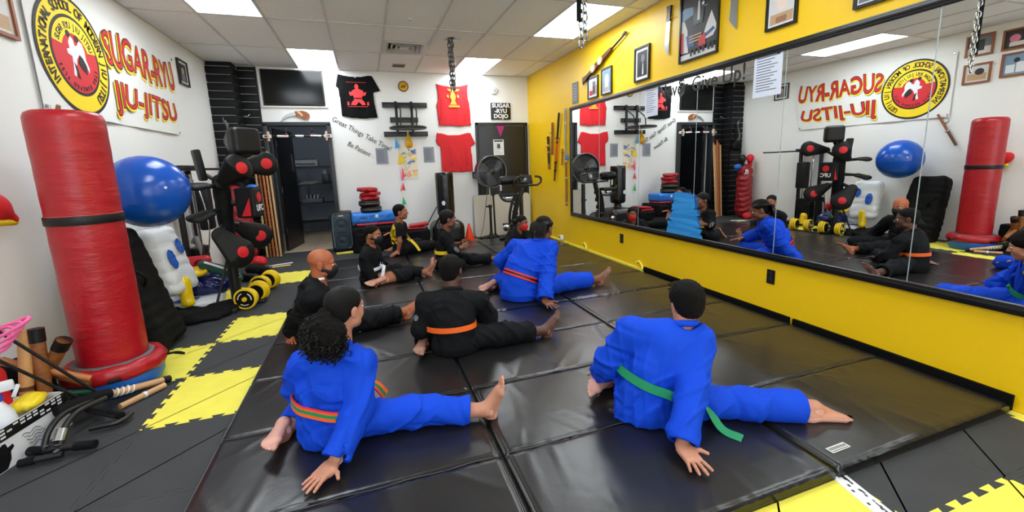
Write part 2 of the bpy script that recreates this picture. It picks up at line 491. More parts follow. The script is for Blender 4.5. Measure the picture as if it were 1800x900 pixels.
# ---------------------------------------------------------------- ceiling: grid bars, lay-in tiles
ceiling = struct(B('ceiling', M_ceil, None, ((XL+XR)/2, (YB+YF)/2, ZC+.13), (XR-XL+.2, YB-YF+.2, .06)))
GX = [-1.4713+.61*i for i in range(8)]
GY = [YB-1.22*j for j in range(10) if YB-1.22*j > YF]
xs = [XL]+GX+[XR]; ys = GY+[YF]
for x in GX: B('grid_bar', M_bar, ceiling, (x, (YB+YF)/2, ZC), (.024, YB-YF, .012))
for y in GY[1:]: B('grid_bar', M_bar, ceiling, ((XL+XR)/2, y, ZC), (XR-XL, .024, .011))
for x in (XL+.008, XR-.008): B('wall_angle', M_bar, ceiling, (x, (YB+YF)/2, ZC-.001), (.016, YB-YF, .012))
B('wall_angle', M_bar, ceiling, ((XL+XR)/2, YB-.008, ZC-.001), (XR-XL, .016, .012))
LIGHTS = {(2, 0), (6, 0), (1, 2), (7, 2), (2, 4), (6, 4), (1, 6), (7, 6), (2, 8), (6, 8)}
M_diff = bpy.data.materials.new('light_diffuser'); M_diff.use_nodes = True
_nt = M_diff.node_tree; _nt.nodes.clear(); _e = _nt.nodes.new('ShaderNodeEmission'); _o = _nt.nodes.new('ShaderNodeOutputMaterial')
_e.inputs[0].default_value = (.88, .95, 1, 1); _e.inputs[1].default_value = LIGHT; _nt.links.new(_e.outputs[0], _o.inputs[0])
where = {(2, 0): 'above the wide dark television', (6, 0): 'behind the hanging grey chain', (1, 2): 'nearest the painted banner', (7, 2): 'beside the yellow wall and the chain with strap',
         (2, 4): 'over the seated group, left', (6, 4): 'over the seated group, right', (1, 6): 'above the camera, left', (7, 6): 'above the camera, right', (2, 8): 'behind the camera, left', (6, 8): 'behind the camera, right'}
_cache = {}
for i in range(len(xs)-1):
    for j in range(len(ys)-1):
        x0, x1, y1, y0 = xs[i], xs[i+1], ys[j], ys[j+1]
        cx, cy, sx, sy = (x0+x1)/2, (y0+y1)/2, x1-x0, y1-y0
        if (i, j) in LIGHTS:
            t = thing('ceiling_light', 'long white glowing panel light '+where[(i, j)], 'light', (cx, cy, ZC), 'ceiling panel lights')
            B('diffuser', M_diff, t, (cx, cy, ZC+.004), (sx-.036, sy-.036, .008))
            mb = MB()
            for s in (-1, 1):
                mb.box((cx+s*(sx/2-.013), cy, ZC+.012), (.012, sy-.012, .03)); mb.box((cx, cy+s*(sy/2-.013), ZC+.012), (sx-.012, .012, .03))
            mb.build('light_frame', M_bar, t)
            continue
        if (i, j) == (5, 1):      # broken open tile the chain comes through
            hx, hy, hr = 1.22-cx, 5.79-cy, .085
            mb = MB(); N = 20; out = []; inn = []
            for k in range(N):
                a = 2*math.pi*k/N; ca, sa = math.cos(a), math.sin(a)
                r = hr*(1+.18*math.sin(3*a+1)+.1*math.sin(7*a)); inn.append((hx+r*ca*1.2, hy+r*sa*.9))
                ex, ey = sx/2-.006, sy/2-.006
                tt = min(((ex-hx) if ca > 0 else (ex+hx))/max(abs(ca), 1e-6), ((ey-hy) if sa > 0 else (ey+hy))/max(abs(sa), 1e-6))
                out.append((hx+ca*tt, hy+sa*tt))
            for k in range(N):
                k2 = (k+1) % N
                q = [inn[k], out[k], out[k2], inn[k2]]
                # corner filler so the outline stays rectangular
                mb.prism(q, .012)
            for (ax, ay) in ((-1, -1), (1, -1), (1, 1), (-1, 1)):
                c = (ax*(sx/2-.006), ay*(sy/2-.006))
                best = sorted(range(N), key=lambda k: (out[k][0]-c[0])**2+(out[k][1]-c[1])**2)
                a_ = [k for k in range(N) if abs(out[k][0]-c[0]) < 1e-4]; b_ = [k for k in range(N) if abs(out[k][1]-c[1]) < 1e-4]
                if a_ and b_:
                    ka = min(a_, key=lambda k: abs(out[k][1]-c[1])); kb = min(b_, key=lambda k: abs(out[k][0]-c[0]))
                    mb.prism([out[ka], c, out[kb]], .012)
            o = mb.build('ceiling_tile', M_ceil, ceiling, loc=(cx, cy, ZC+.002)); continue
        if (i, j) == (4, 1):      # half a tile beside the air vent
            B('ceiling_tile', M_ceil, ceiling, (cx, cy-.3, ZC+.008), (sx-.012, sy/2-.012, .012)); continue
        key = (round(sx, 3), round(sy, 3))
        if key not in _cache: _cache[key] = MB().box((0, 0, .008), (sx-.012, sy-.012, .012)).mesh('ceiling_tile', M_ceil)
        o = bpy.data.objects.new('ceiling_tile', _cache[key]); COL.objects.link(o); o.parent = ceiling; o.location = (cx, cy, ZC)
# air vent: square louvred diffuser
vx, vy = (GX[3]+GX[4])/2, 6.345
t = thing('air_vent', 'square white louvred air vent set in the ceiling', 'vent', (vx, vy, ZC))
mb = MB(); M_vent = mat('vent_white', (205, 203, 200), .4); M_dark = mat('dark_inside', (28, 27, 27), .9)
def ring(mb, cx, cy, z, a, wdt, h, tilt=0):
    for s in (-1, 1):
        mb.box((cx+s*(a-wdt/2), cy, z), (wdt, 2*a, h)); mb.box((cx, cy+s*(a-wdt/2), z), (2*a-2*wdt, wdt, h))
ring(mb, vx, vy, ZC-.002, .292, .045, .012); mb.build('vent_frame', M_vent, t)
B('vent_box', M_dark, t, (vx, vy, ZC+.055), (.52, .52, .01))
for k, a in enumerate((.225, .165, .105)):
    mb = MB()
    pr = [(a, .03), (a+.03, -.004+.0)]
    # sloped square louvre
    o_, i_ = a+.022, a-.01
    vs = []
    for (q, z) in ((o_, ZC-.004-.004*k), (i_, ZC+.03), (i_-.006, ZC+.026), (o_-.006, ZC-.008-.004*k)):
        vs += [(vx-q, vy-q, z), (vx+q, vy-q, z), (vx+q, vy+q, z), (vx-q, vy+q, z)]
    fs = []
    for r in range(4):
        r2 = (r+1) % 4
        for e in range(4): fs.append((r*4+e, r*4+(e+1) % 4, r2*4+(e+1) % 4, r2*4+e))
    mb.add(vs, fs); mb.build('louvre', M_vent, t)
B('louvre', M_vent, t, (vx, vy, ZC-.004), (.13, .13, .01), bev=.003)
t = thing('ceiling_speaker_grille', 'small square beige grille in the ceiling near the back wall', 'grille', (.66, 7.39, ZC))
B('grille_plate', mat('grille_beige', (176, 168, 156), .6, bump=.6, bscale=300), t, (.66, 7.39, ZC-.004), (.2, .2, .008), bev=.003)
mb = MB()
for k in range(9): mb.box((.66, 7.31+.02*k, ZC-.009), (.17, .008, .004))
mb.build('grille_slots', mat('grille_dark', (120, 114, 106), .7), t)
o = MB().lathe([(.0, -.016), (.02, -.015), (.028, -.006), (.03, .004)], (.616, 5.132, ZC), 20).build('sprinkler_cap', M_vent, None, 40)
setp(o, 'small round white cap on the plain ceiling tile', 'cap')

# ---------------------------------------------------------------- doorway, doors, back room
M_frame = mat('door_frame', (38, 40, 44), .4)
mb = MB()
for x in (DX0-.02, DX1+.02): mb.box((x, YB-.005, DZ/2+.01), (.062, .16, DZ+.02), bev=.004)
mb.box(((DX0+DX1)/2, YB-.005, DZ+.02), (DX1-DX0+.1, .16, .06), bev=.004)
struct(mb.build('trim_2', M_frame, smooth=35))
d1 = struct(thing('door_1', 'black door swung open into the dark back room', 'door', (DX0+.03, YB+.13, 0)))
Rd = rotz(math.radians(80))
def dl(x, y, z): return Vector((DX0+.05, YB+.14, 0))+Rd @ Vector((x, y, z))
MB().box(dl(.41, 0, 1.03), (.82, .04, 2.03), Rd, .003).build('door_leaf', M_black, d1, 35)
MB().box(dl(.68, -.024, 1.5), (.07, .006, .3), Rd, .002).build('push_plate', mat('steel_plate', (140, 142, 145), .35, metal=.8), d1, 35)
for z in (.35, 1.05, 1.8): MB().tube([dl(0, -.03, z-.05), dl(0, -.03, z+.05)], .012, 8).build('hinge', M_frame, d1)
# back room shell
M_room = mat('back_room_paint', (128, 134, 146), .7)
M_rfloor = mat('beige_floor_tile', (196, 176, 150), .45, var=.08, vscale=4)
BX0, BX1, BYE = -2.3, 1.0, 10.6
struct(B('wall_back_room_end', M_room, None, ((BX0+BX1)/2, BYE+.05, 1.4), (BX1-BX0+.2, .1, 2.9)))
struct(B('wall_back_room_left', M_room, None, (BX0-.05, (YB+.12+BYE)/2, 1.4), (.1, BYE-YB-.12, 2.9)))
struct(B('wall_back_room_right', M_room, None, (BX1+.05, (YB+.12+BYE)/2, 1.4), (.1, BYE-YB-.12, 2.9)))
struct(B('ceiling_back_room', M_room, None, ((BX0+BX1)/2, (YB+.12+BYE)/2, 2.75), (BX1-BX0, BYE-YB-.12, .1)))
fb = struct(B('floor_back_room', mat('grout', (120, 106, 92), .8), None, ((BX0+BX1)/2, (YB+BYE)/2+.06, -.03), (BX1-BX0, BYE-YB, .04)))
_tm = MB().box((0, 0, 0), (.325, .325, .012), bev=.002).mesh('floor_tile', M_rfloor)
for i in range(9):
    for j in range(8):
        o = bpy.data.objects.new('floor_tile', _tm); COL.objects.link(o); o.parent = fb
        o.matrix_parent_inverse = Matrix(); o.location = (BX0+.2+i*.33, YB+.18+j*.33, -.004)
# unseen ceiling lamp, added to brighten the back room
t = thing('back_room_fill_lamp', 'round ceiling lamp added out of view to brighten the back room', 'lamp', (-.5, 9.3, 2.7))
MB().lathe([(.1, -.02), (.12, 0)], (-.5, 9.3, 2.7), 24).build('lamp_plate', M_bar, t, 40)
_lm = bpy.data.materials.new('fill_bulb'); _lm.use_nodes = True; _b = _lm.node_tree.nodes['Principled BSDF']
_b.inputs['Emission Color'].default_value = (.85, .92, 1, 1); _b.inputs['Emission Strength'].default_value = 45
MB().lathe([(0, -.09), (.06, -.075), (.09, -.04), (.09, -.02)], (-.5, 9.3, 2.7), 24).build('fill_bulb_cover', _lm, t, 60)
# shelf rack, printer, cabinet
M_rack = mat('rack_black', (20, 20, 22), .45)
t = thing('shelf_rack', 'black metal shelf rack standing in the dark back room', 'shelf', (-.93, 10.2, 0))
RX0, RX1, RY0, RY1 = -1.5, -.62, 9.9, 10.35
for x in (RX0, RX1):
    for y in (RY0, RY1): B('post', M_rack, t, (x, y, .72), (.035, .035, 1.44))
SHZ = (.25, .65, 1.05, 1.42)
for z in SHZ: B('shelf', M_rack, t, ((RX0+RX1)/2, (RY0+RY1)/2, z), (RX1-RX0, RY1-RY0, .035))
M_dev = mat('device_white', (176, 178, 182), .5)
t = thing('printer', 'flat white printer on top of the black shelf rack', 'printer', (-1.15, 10.1, 1.44))
MB().box((-1.15, 10.1, 1.51), (.45, .34, .14), bev=.012).build('printer_body', M_dev, t, 35)
MB().box((-1.15, 9.925, 1.49), (.36, .02, .03), bev=.004).build('paper_tray', mat('device_grey', (90, 92, 98), .5), t, 35)
MB().box((-1.2, 10.1, 1.585), (.5, .36, .012), bev=.004).build('printer_lid', M_black, t, 35)
t = thing('coffee_maker', 'dark appliance on the second shelf of the rack', 'appliance', (-.8, 10.1, 1.07))
MB().box((-.8, 10.1, 1.17), (.16, .2, .2), bev=.015).build('appliance_body', M_black, t, 35)
MB().lathe([(.05, 0), (.055, .05), (.03, .1)], (-.8, 10.0, 1.27), 16).build('appliance_jug', M_dev, t, 40)
t = thing('paper_pile', 'pile of papers on the second shelf of the rack', 'papers', (-1.2, 10.1, 1.07))
for k in range(5): MB().box((-1.2+.02*k, 10.1-.01*k, 1.074+.012*k), (.3, .22, .01), rotz(.1*k)).build('paper_sheet', M_dev, t)
t = thing('storage_tray', 'grey tray of folders on the lower shelf of the rack', 'tray', (-1.1, 10.1, .67))
MB().box((-1.1, 10.08, .72), (.4, .3, .09), bev=.01).build('tray_body', mat('device_grey', (90, 92, 98), .5), t, 35)
for k in range(4): MB().box((-1.2+.07*k, 10.08, .8), (.02, .26, .1), Euler((0, .12*k, 0)).to_matrix()).build('folder', M_dev, t)
t = thing('grey_cabinet', 'grey cabinet with small labels standing inside the back doorway', 'cabinet', (-.33, 9.55, 0))
MB().box((-.33, 9.55, .475), (.5, .5, .95), bev=.01).build('cabinet_body', mat('cabinet_grey', (104, 108, 122), .5), t, 35)
MB().box((-.33, 9.55, .965), (.54, .54, .03), bev=.006).build('cabinet_top', mat('cabinet_top', (140, 130, 120), .5), t, 35)
for r in range(2):
    for c in range(3): MB().box((-.43+.1*c, 9.297, .84-.08*r), (.055, .004, .035)).build('drawer_label', M_dev, t)
for k in range(3):
    t = thing('tool', ['black bundle heaped on the grey cabinet', 'coil of black cable on the grey cabinet', 'black case at the edge of the grey cabinet'][k], 'bundle', (-.43+.14*k, 9.5, .98))
    if k == 1: MB().tube([(-.29+.06*math.cos(a*.6), 9.45+.06*math.sin(a*.6), .99+.004*a) for a in range(30)], .008, 6).build('cable', M_black, t, 60)
    else:
        F = Field((-.56+.14*k, 9.38, .97), (-.3+.14*k, 9.62, 1.2), .012); F.ell((-.43+.14*k, 9.5, 1.02), (.09, .08, .05+.02*k)); F.ell((-.4+.14*k, 9.48, 1.06), (.04, .05, .05)); F.wrinkle(.01, 40, k)
        F.plane((0, 0, .981), (0, 0, -1)); soft('bundle_body', F, M_black, t)
t = thing('back_room_notice', 'printed notice on the back room wall', 'notice', (-.48, BYE-.01, 1.6))
B('notice_sheet', M_dev, t, (-.48, BYE-.006, 1.62), (.42, .006, .58))
B('notice_heading', M_black, t, (-.48, BYE-.011, 1.8), (.4, .004, .2))
for k in range(7): B('notice_line', mat('print_grey', (70, 72, 78), .7), t, (-.5, BYE-.011, 1.63-.04*k), (.3-.04*(k % 3), .004, .012))
t = thing('wooden_plaque', 'small brown plaque on the back room wall', 'plaque', (-.3, BYE-.01, 1.15))
B('plaque_board', mat('dark_wood', (92, 52, 28), .5), t, (-.22, BYE-.012, 1.2), (.2, .02, .34), bev=.004)
B('plaque_plate', mat('dull_brass', (150, 118, 60), .4, metal=.6), t, (-.22, BYE-.024, 1.2), (.12, .004, .2))
# right door, closed
d2 = struct(thing('door_2', 'closed black door in the corner of the back wall', 'door', (2.506, YB, 0)))
MB().box((2.506, YB-.012, 1.03), (.94, .024, 2.06), bev=.003).build('door_leaf', mat('door_black', (22, 22, 24), .38), d2, 35)
mb = MB()
for x in (2.018, 2.994): mb.box((x, YB-.022, 1.06), (.05, .044, 2.12), bev=.005)
mb.box((2.506, YB-.022, 2.095), (1.026, .044, .05), bev=.005); mb.build('door_frame', M_black, d2, 35)
MB().lathe([(.028, 0), (.028, .006), (.012, .01), (.012, .035), (.027, .045), (.027, .065), (.018, .072)], M=T_(2.12, YB-.024, .98) @ Matrix.Rotation(math.radians(90), 4, 'X'), n=20).build('door_knob', mat('steel_plate', (140, 142, 145), .35, metal=.8), d2, 40)
for z in (.3, 1.05, 1.85): MB().tube([(2.965, YB-.05, z-.05), (2.965, YB-.05, z+.05)], .009, 8).build('hinge', M_frame, d2)
# ---------------------------------------------------------------- black slatwall in the left corner
M_slat = mat('slatwall_black', (14, 14, 16), .5, spec=.25, bump=.1, bscale=60)
M_groove = mat('slat_groove', (150, 152, 155), .4, metal=.7)
wall_slat = struct(thing('wall_slat_corner', 'black slatted panels boxing in the back left corner', 'wall', (XL, YB, 0)))
PXR, PYF = -1.72, 7.60
B('column_core', M_slat, wall_slat, ((XL+PXR)/2+.001, (PYF+YB)/2+.006, ZC/2), (PXR-XL-.016, YB-PYF-.016, ZC-.004))
B('panel_core', M_slat, wall_slat, ((PXR+DX0-.055)/2, YB-.006, ZC/2), (DX0-.055-PXR, .012, ZC-.004))
pit = .116
for k in range(25):
    z = .06+pit*k
    if z+.05 > ZC: break
    B('slat', M_slat, wall_slat, ((XL+PXR)/2, PYF, z), (PXR-XL, .018, pit-.022), bev=.003)
    B('slat', M_slat, wall_slat, (PXR, (PYF+YB)/2, z), (.018, YB-PYF-.02, pit-.022), bev=.003)
    B('slat', M_slat, wall_slat, ((PXR+DX0-.055)/2, YB-.018, z), (DX0-.055-PXR, .018, pit-.022), bev=.003)
    zz = z+pit/2
    if zz < ZC-.02:
        B('groove_strip', M_groove, wall_slat, ((XL+PXR)/2, PYF-.004, zz-.004), (PXR-XL-.04, .008, .008))
        B('groove_strip', M_groove, wall_slat, (PXR+.002, (PYF+YB)/2, zz-.004), (.006, YB-PYF-.06, .004))
        B('groove_strip', M_groove, wall_slat, ((PXR+DX0-.055)/2, YB-.022, zz-.004), (DX0-.055-PXR-.04, .008, .008))

# ---------------------------------------------------------------- mirrors on the yellow wall
M_mirror = bpy.data.materials.new('mirror_glass'); M_mirror.use_nodes = True
_b = M_mirror.node_tree.nodes['Principled BSDF']; _b.inputs['Base Color'].default_value = (.9, .92, .92, 1)
_b.inputs['Metallic'].default_value = 1; _b.inputs['Roughness'].default_value = 0
M_edge = mat('mirror_edge', (168, 178, 178), .3, metal=.3)
MZ0, MZ1 = .545, 2.125
seams = [6.02]+[5.19-.906*k for k in range(7)]
mir = thing('wall_mirror', 'long black-framed wall mirror of several glass panels on the yellow wall', 'mirror', (XR-.01, 3, MZ0))
for k in range(len(seams)-1):
    y1, y0 = seams[k], seams[k+1]
    o = B('glass_panel', M_mirror, mir, (XR-.009, (y0+y1)/2, (MZ0+MZ1)/2), (.012, y1-y0-.005, MZ1-MZ0))
    if k: B('panel_joint', M_edge, mir, (XR-.009, y1, (MZ0+MZ1)/2), (.014, .005, MZ1-MZ0))
yE = seams[-1]; M_mf = mat('frame_black', (14, 14, 15), .3)
for z, s in ((MZ0-.012, 1), (MZ1+.012, -1)):
    mb = MB(); mb.box((XR-.016, (6.02+yE)/2, z), (.03, 6.02-yE+.06, .056), bev=.006)
    mb.build('frame_rail', M_mf, mir, 35)
    MB().box((XR-.032, (6.02+yE)/2, z), (.012, 6.02-yE+.06, .022), bev=.005).build('frame_bead', M_mf, mir, 35)
for y in (6.035, yE-.015):
    MB().box((XR-.016, y, (MZ0+MZ1)/2), (.03, .045, MZ1-MZ0-.03), bev=.006).build('frame_stile', M_mf, mir, 35)

# ---------------------------------------------------------------- black vinyl folding mats
M_vinyl = mat('black_vinyl', (27, 26, 27), .29, spec=.6, bump=.06, bscale=14, bdist=.02)
M_seam = mat('vinyl_seam', (52, 53, 55), .35)
def panel_mesh(x0, x1, y0, y1, seed, front=False, shear=0):
    rs = np.random.RandomState(seed); nx, ny = 72, 36
    u = np.linspace(0, 1, nx+1); v = np.linspace(0, 1, ny+1)
    U, Vv = np.meshgrid(u, v, indexing='ij'); W, L = x1-x0, y1-y0
    ex = np.minimum(U, 1-U)*W; ey = np.minimum(Vv, 1-Vv)*L
    r = .014
    def fall(e): return np.where(e < r, r-np.sqrt(np.maximum(r*r-(r-np.minimum(e, r))**2, 0)), 0)
    Zz = MT-fall(ex)-fall(ey)*.75
    X = x0+U*W; Y = y0+Vv*L
    em = np.minimum(ex, ey)
    # shallow vinyl folds: long creases fanning out of seams
    Z2 = 0
    for i in range(16):
        cx, cy = rs.uniform(x0, x1), (y0 if rs.rand() < .5 else y1)
        a = rs.uniform(-.9, .9)+(math.pi/2 if cy == y0 else -math.pi/2)
        dx, dy = math.cos(a), math.sin(a)
        s = (X-cx)*dx+(Y-cy)*dy; q = -(X-cx)*dy+(Y-cy)*dx
        ln = rs.uniform(.12, .34); wd = rs.uniform(.006, .016)*(1+2.5*np.clip(s, 0, 1))
        Z2 = Z2+rs.uniform(.0012, .0038)*np.exp(-(q/wd)**2)*np.clip(s/.02, 0, 1)*np.exp(-(np.maximum(s, 0)/ln)**2)
    P2 = np.stack([X.ravel(), Y.ravel(), 0*X.ravel()], 1)
    Z3 = .0012*np.sin(X*7+rs.uniform(0, 6)+2*np.sin(Y*4))*np.sin(Y*9+rs.uniform(0, 6)+1.5*np.sin(X*5))
    gath = .002*np.sin(X*95+4*np.sin(X*13+seed))*np.exp(-(ey/.018)**2)
    Zz = Zz+(Z2+Z3)*np.clip(em/.03, 0, 1)+gath*np.clip(ex/.03, 0, 1)
    if shear: X = X; Y = Y+shear*(U)*1.0
    V = np.stack([X.ravel(), Y.ravel(), Zz.ravel()], 1)
    idx = np.arange((nx+1)*(ny+1)).reshape(nx+1, ny+1)
    F = np.stack([idx[:-1, :-1].ravel(), idx[1:, :-1].ravel(), idx[1:, 1:].ravel(), idx[:-1, 1:].ravel()], 1)
    # side skirts
    rim = np.concatenate([idx[:, 0], idx[-1, 1:], idx[-2::-1, -1], idx[0, -2:0:-1]])
    base = len(V); lowv = V[rim].copy(); lowv[:, 2] = .003
    V = np.concatenate([V, lowv]); n = len(rim)
    a = np.arange(n); b = (a+1) % n
    F = np.concatenate([F, np.stack([rim[b], rim[a], base+a, base+b], 1)[:, ::-1]])
    return V, F
mat_cols = [(-.79, .466), (.486, 1.738), (1.758, 3.018)]
mat_rows = [(1.045, 4), (3.505, 4), (5.965, 2)]
mlab = [['nearest black folding mat on the left, under the girl with the ponytail', 'nearest black folding mat in the middle, in front of the green-belted boy', 'nearest black folding mat by the yellow wall with a white label'],
        ['black folding mat under the bald masked person', 'black folding mat under the red-belted person in blue', 'black folding mat along the yellow wall behind the nearest one'],
        ['short far black mat beside the loudspeaker', 'short far black mat in front of the orange cone', 'short far black mat under the small child in a red mask']]
for r, (y0, npan) in enumerate(mat_rows):
    for c, (x0, x1) in enumerate(mat_cols):
        k_n = 1 if (r == 2 and c == 0) else npan
        t = thing('folding_mat', mlab[r][c], 'mat', ((x0+x1)/2, y0, 0), 'black vinyl folding mats')
        xr = x1-(.03 if (c == 2 and r > 0) else 0)
        for k in range(k_n):
            a = y0+.613*k+(.006 if k == 0 else 0); b = y0+.613*(k+1)-(.006 if k == k_n-1 else 0)
            P, Fq = panel_mesh(x0, xr, a, b, 31*r+7*c+k, shear=0)
            if r == 0 and c == 2 and k == 0:
                wv = np.clip((a+.5-P[:, 1])/.5, 0, 1); P[:, 1] -= .02*wv*np.clip((P[:, 0]-x0)/1.26, 0, 1)*0
            link('panel', np_mesh('panel', [(P, Fq, 0)], [M_vinyl]), t)
            if k:
                pts = [(x0+.02+(xr-x0-.04)*i/40, a+.004*math.sin(i*.7+k), MT-.0035) for i in range(41)]
                MB().tube(pts, .0035, 6).build('piping', M_seam, t, 60)
        mb = MB(); mb.box(((x0+xr)/2, y0+.613*k_n/2, .003), (xr-x0-.01, .613*k_n-.01, .005)); mb.build('underside', M_vinyl, t)
        if c == 2 and r < 2:
            for (ya, yb_) in ([(1.05, 2.255), (2.285, 3.49)] if r == 0 else [(3.52, 4.14)]): B('fastener_flap', mat('flap_black', (8, 8, 9), .8, spec=.1), t, (3.034, (ya+yb_)/2, .046), (.022, yb_-ya, .084), bev=.004)
        if r == 0 and c == 2:
            Rl = rotz(.02)
            MB().box((1.876, 1.138, MT+.001), (.115, .034, .0015), Rl).build('label_tag', mat('tag_white', (215, 215, 212), .5), t)
            text('tag_lettering', 'JJ MATS', .02, T_(1.876, 1.138, MT+.0025), M_black, t, extrude=.0002) if False else None
            mb = MB()
            for q in range(9): mb.box((1.83+.0115*q, 1.141, MT+.002), (.006, .014, .001))
            mb.box((1.876, 1.127, MT+.002), (.1, .003, .001)); mb.build('tag_print', M_black, t)
# paper strip taped where the foam tiles meet
t = thing('printed_strip', 'white strip of printed paper taped on the yellow floor tile', 'strip', (1.735, .93, 0))
Ms = Matrix.Translation((1.742, .935, .001)) @ Matrix.Rotation(math.radians(-102), 4, 'Z') @ Matrix.Rotation(0, 4, 'X')
mb = MB(); mb.add([(-.13, -.035, 0), (.32, -.035, 0), (.32, .035, 0), (-.13, .035, 0), (-.13, -.035, .001), (.32, -.035, .001), (.32, .035, .001), (-.13, .035, .001)],
       [(3, 2, 1, 0), (4, 5, 6, 7), (0, 1, 5, 4), (1, 2, 6, 5), (2, 3, 7, 6), (3, 0, 4, 7)], Ms); mb.build('strip_paper', mat('strip_white', (226, 230, 234), .4), t)
mb = MB(); rs = random.Random(3)
for k in range(46):
    x = -.12+.0095*k
    if rs.random() < .75:
        q = Ms @ Vector((x, .014+rs.uniform(-.004, .004), .0015)); mb.box(q, (rs.choice((.012, .02)), rs.choice((.005, .008)), .0008), rotz(math.radians(-102)))
    if rs.random() < .3:
        q = Ms @ Vector((x, -.008+rs.uniform(-.01, .01), .0015)); mb.box(q, (.012, .009, .0008), rotz(math.radians(-102)))
mb.build('strip_print', M_black, t)
# ================================================================== people
M_blue = mat('blue_gi_cloth', (10, 68, 204), .75, spec=.2, fold=.35, bump=.22, bscale=260, bdist=.002)
M_gi = mat('black_gi_cloth', (13, 14, 17), .8, spec=.2, fold=.35, bump=.22, bscale=260, bdist=.002)
M_hair = mat('black_hair', (15, 12, 11), .6, spec=.15, bump=.9, bscale=420, bdist=.006)
M_slick = mat('combed_hair', (14, 12, 12), .5, spec=.18, bump=.8, bscale=110, bdist=.004, stretch=(1, 1, 6))
M_eye = mat('eye_white', (225, 220, 212), .25); M_iris = mat('dark_iris', (24, 14, 10), .15)
M_nail = mat('nail', (222, 178, 160), .35)
def skin_mats(name, c, sole):
    return mat('skin_'+name, c, .5, bump=.12, bscale=90, bdist=.002, var=.05, vscale=14), mat('sole_'+name, sole, .55, bump=.15, bscale=70, bdist=.002, var=.05, vscale=12)
def nv(v):
    v = np.array(v, float); return v/np.linalg.norm(v)
def A(*v): return np.array(v, float)
def head_axes(face, tilt=0):
    y = nv(face); z0 = A(0, 0, 1); x = nv(np.cross(y, z0)); z = np.cross(x, y)
    if tilt: x, z = x*math.cos(tilt)+z*math.sin(tilt), -x*math.sin(tilt)+z*math.cos(tilt)
    return np.stack([x, y, z], 1)
class Head:
    def __init__(s, c, face, hh=.215, tilt=0):
        s.c = A(*c); s.R = head_axes(face, tilt); s.k = hh/.225
    def w(s, x, y, z): return s.c+s.R @ (A(x, y, z)*s.k)
    def r(s, *a): return tuple(v*s.k for v in a)
def build_head(H, neck, h=.0042, mouth=True):
    lo = np.minimum(H.c, neck)-.14; hi = np.maximum(H.c, neck)+.14
    F = Field(lo, hi, h); k = H.k; R = H.R
    E = lambda c, r, kk=.02, op='u': F.ell(H.w(*c), H.r(*r), R, kk*k, op)
    E((0, -.012, .035), (.074, .094, .078)); E((0, .03, -.03), (.057, .06, .082), .03)
    E((0, .064, -.088), (.03, .024, .022), .03)
    for s in (-1, 1):
        E((s*.035, .052, -.032), (.026, .03, .028), .02)
        E((s*.045, .02, -.07), (.022, .03, .024), .02)
    F.cap(H.w(-.034, .077, .019), H.w(.034, .077, .019), .012*k, k=.014*k)
    for s in (-1, 1): E((s*.031, .097, .001), (.017, .014, .0115), .009, 'd')
    F.cap(H.w(0, .086, .008), H.w(0, .106, -.026), .0075*k, .012*k, k=.01*k)
    for s in (-1, 1): E((s*.013, .094, -.031), (.009, .011, .008), .006)
    E((0, .086, -.054), (.023, .012, .0065), .006); E((0, .085, -.066), (.019, .012, .0075), .006)
    F.cap(H.w(-.02, .099, -.0598), H.w(.02, .099, -.0598), .0018*k, k=.003*k, op='d')
    for s in (-1, 1):
        E((s*.075, -.008, -.012), (.0095, .021, .032), .008); E((s*.088, -.003, -.01), (.008, .012, .019), .005, 'd')
    F.cap(H.w(0, -.028, -.04), neck, .05*k, .056*k, k=.025*k)
    return F.mesh()
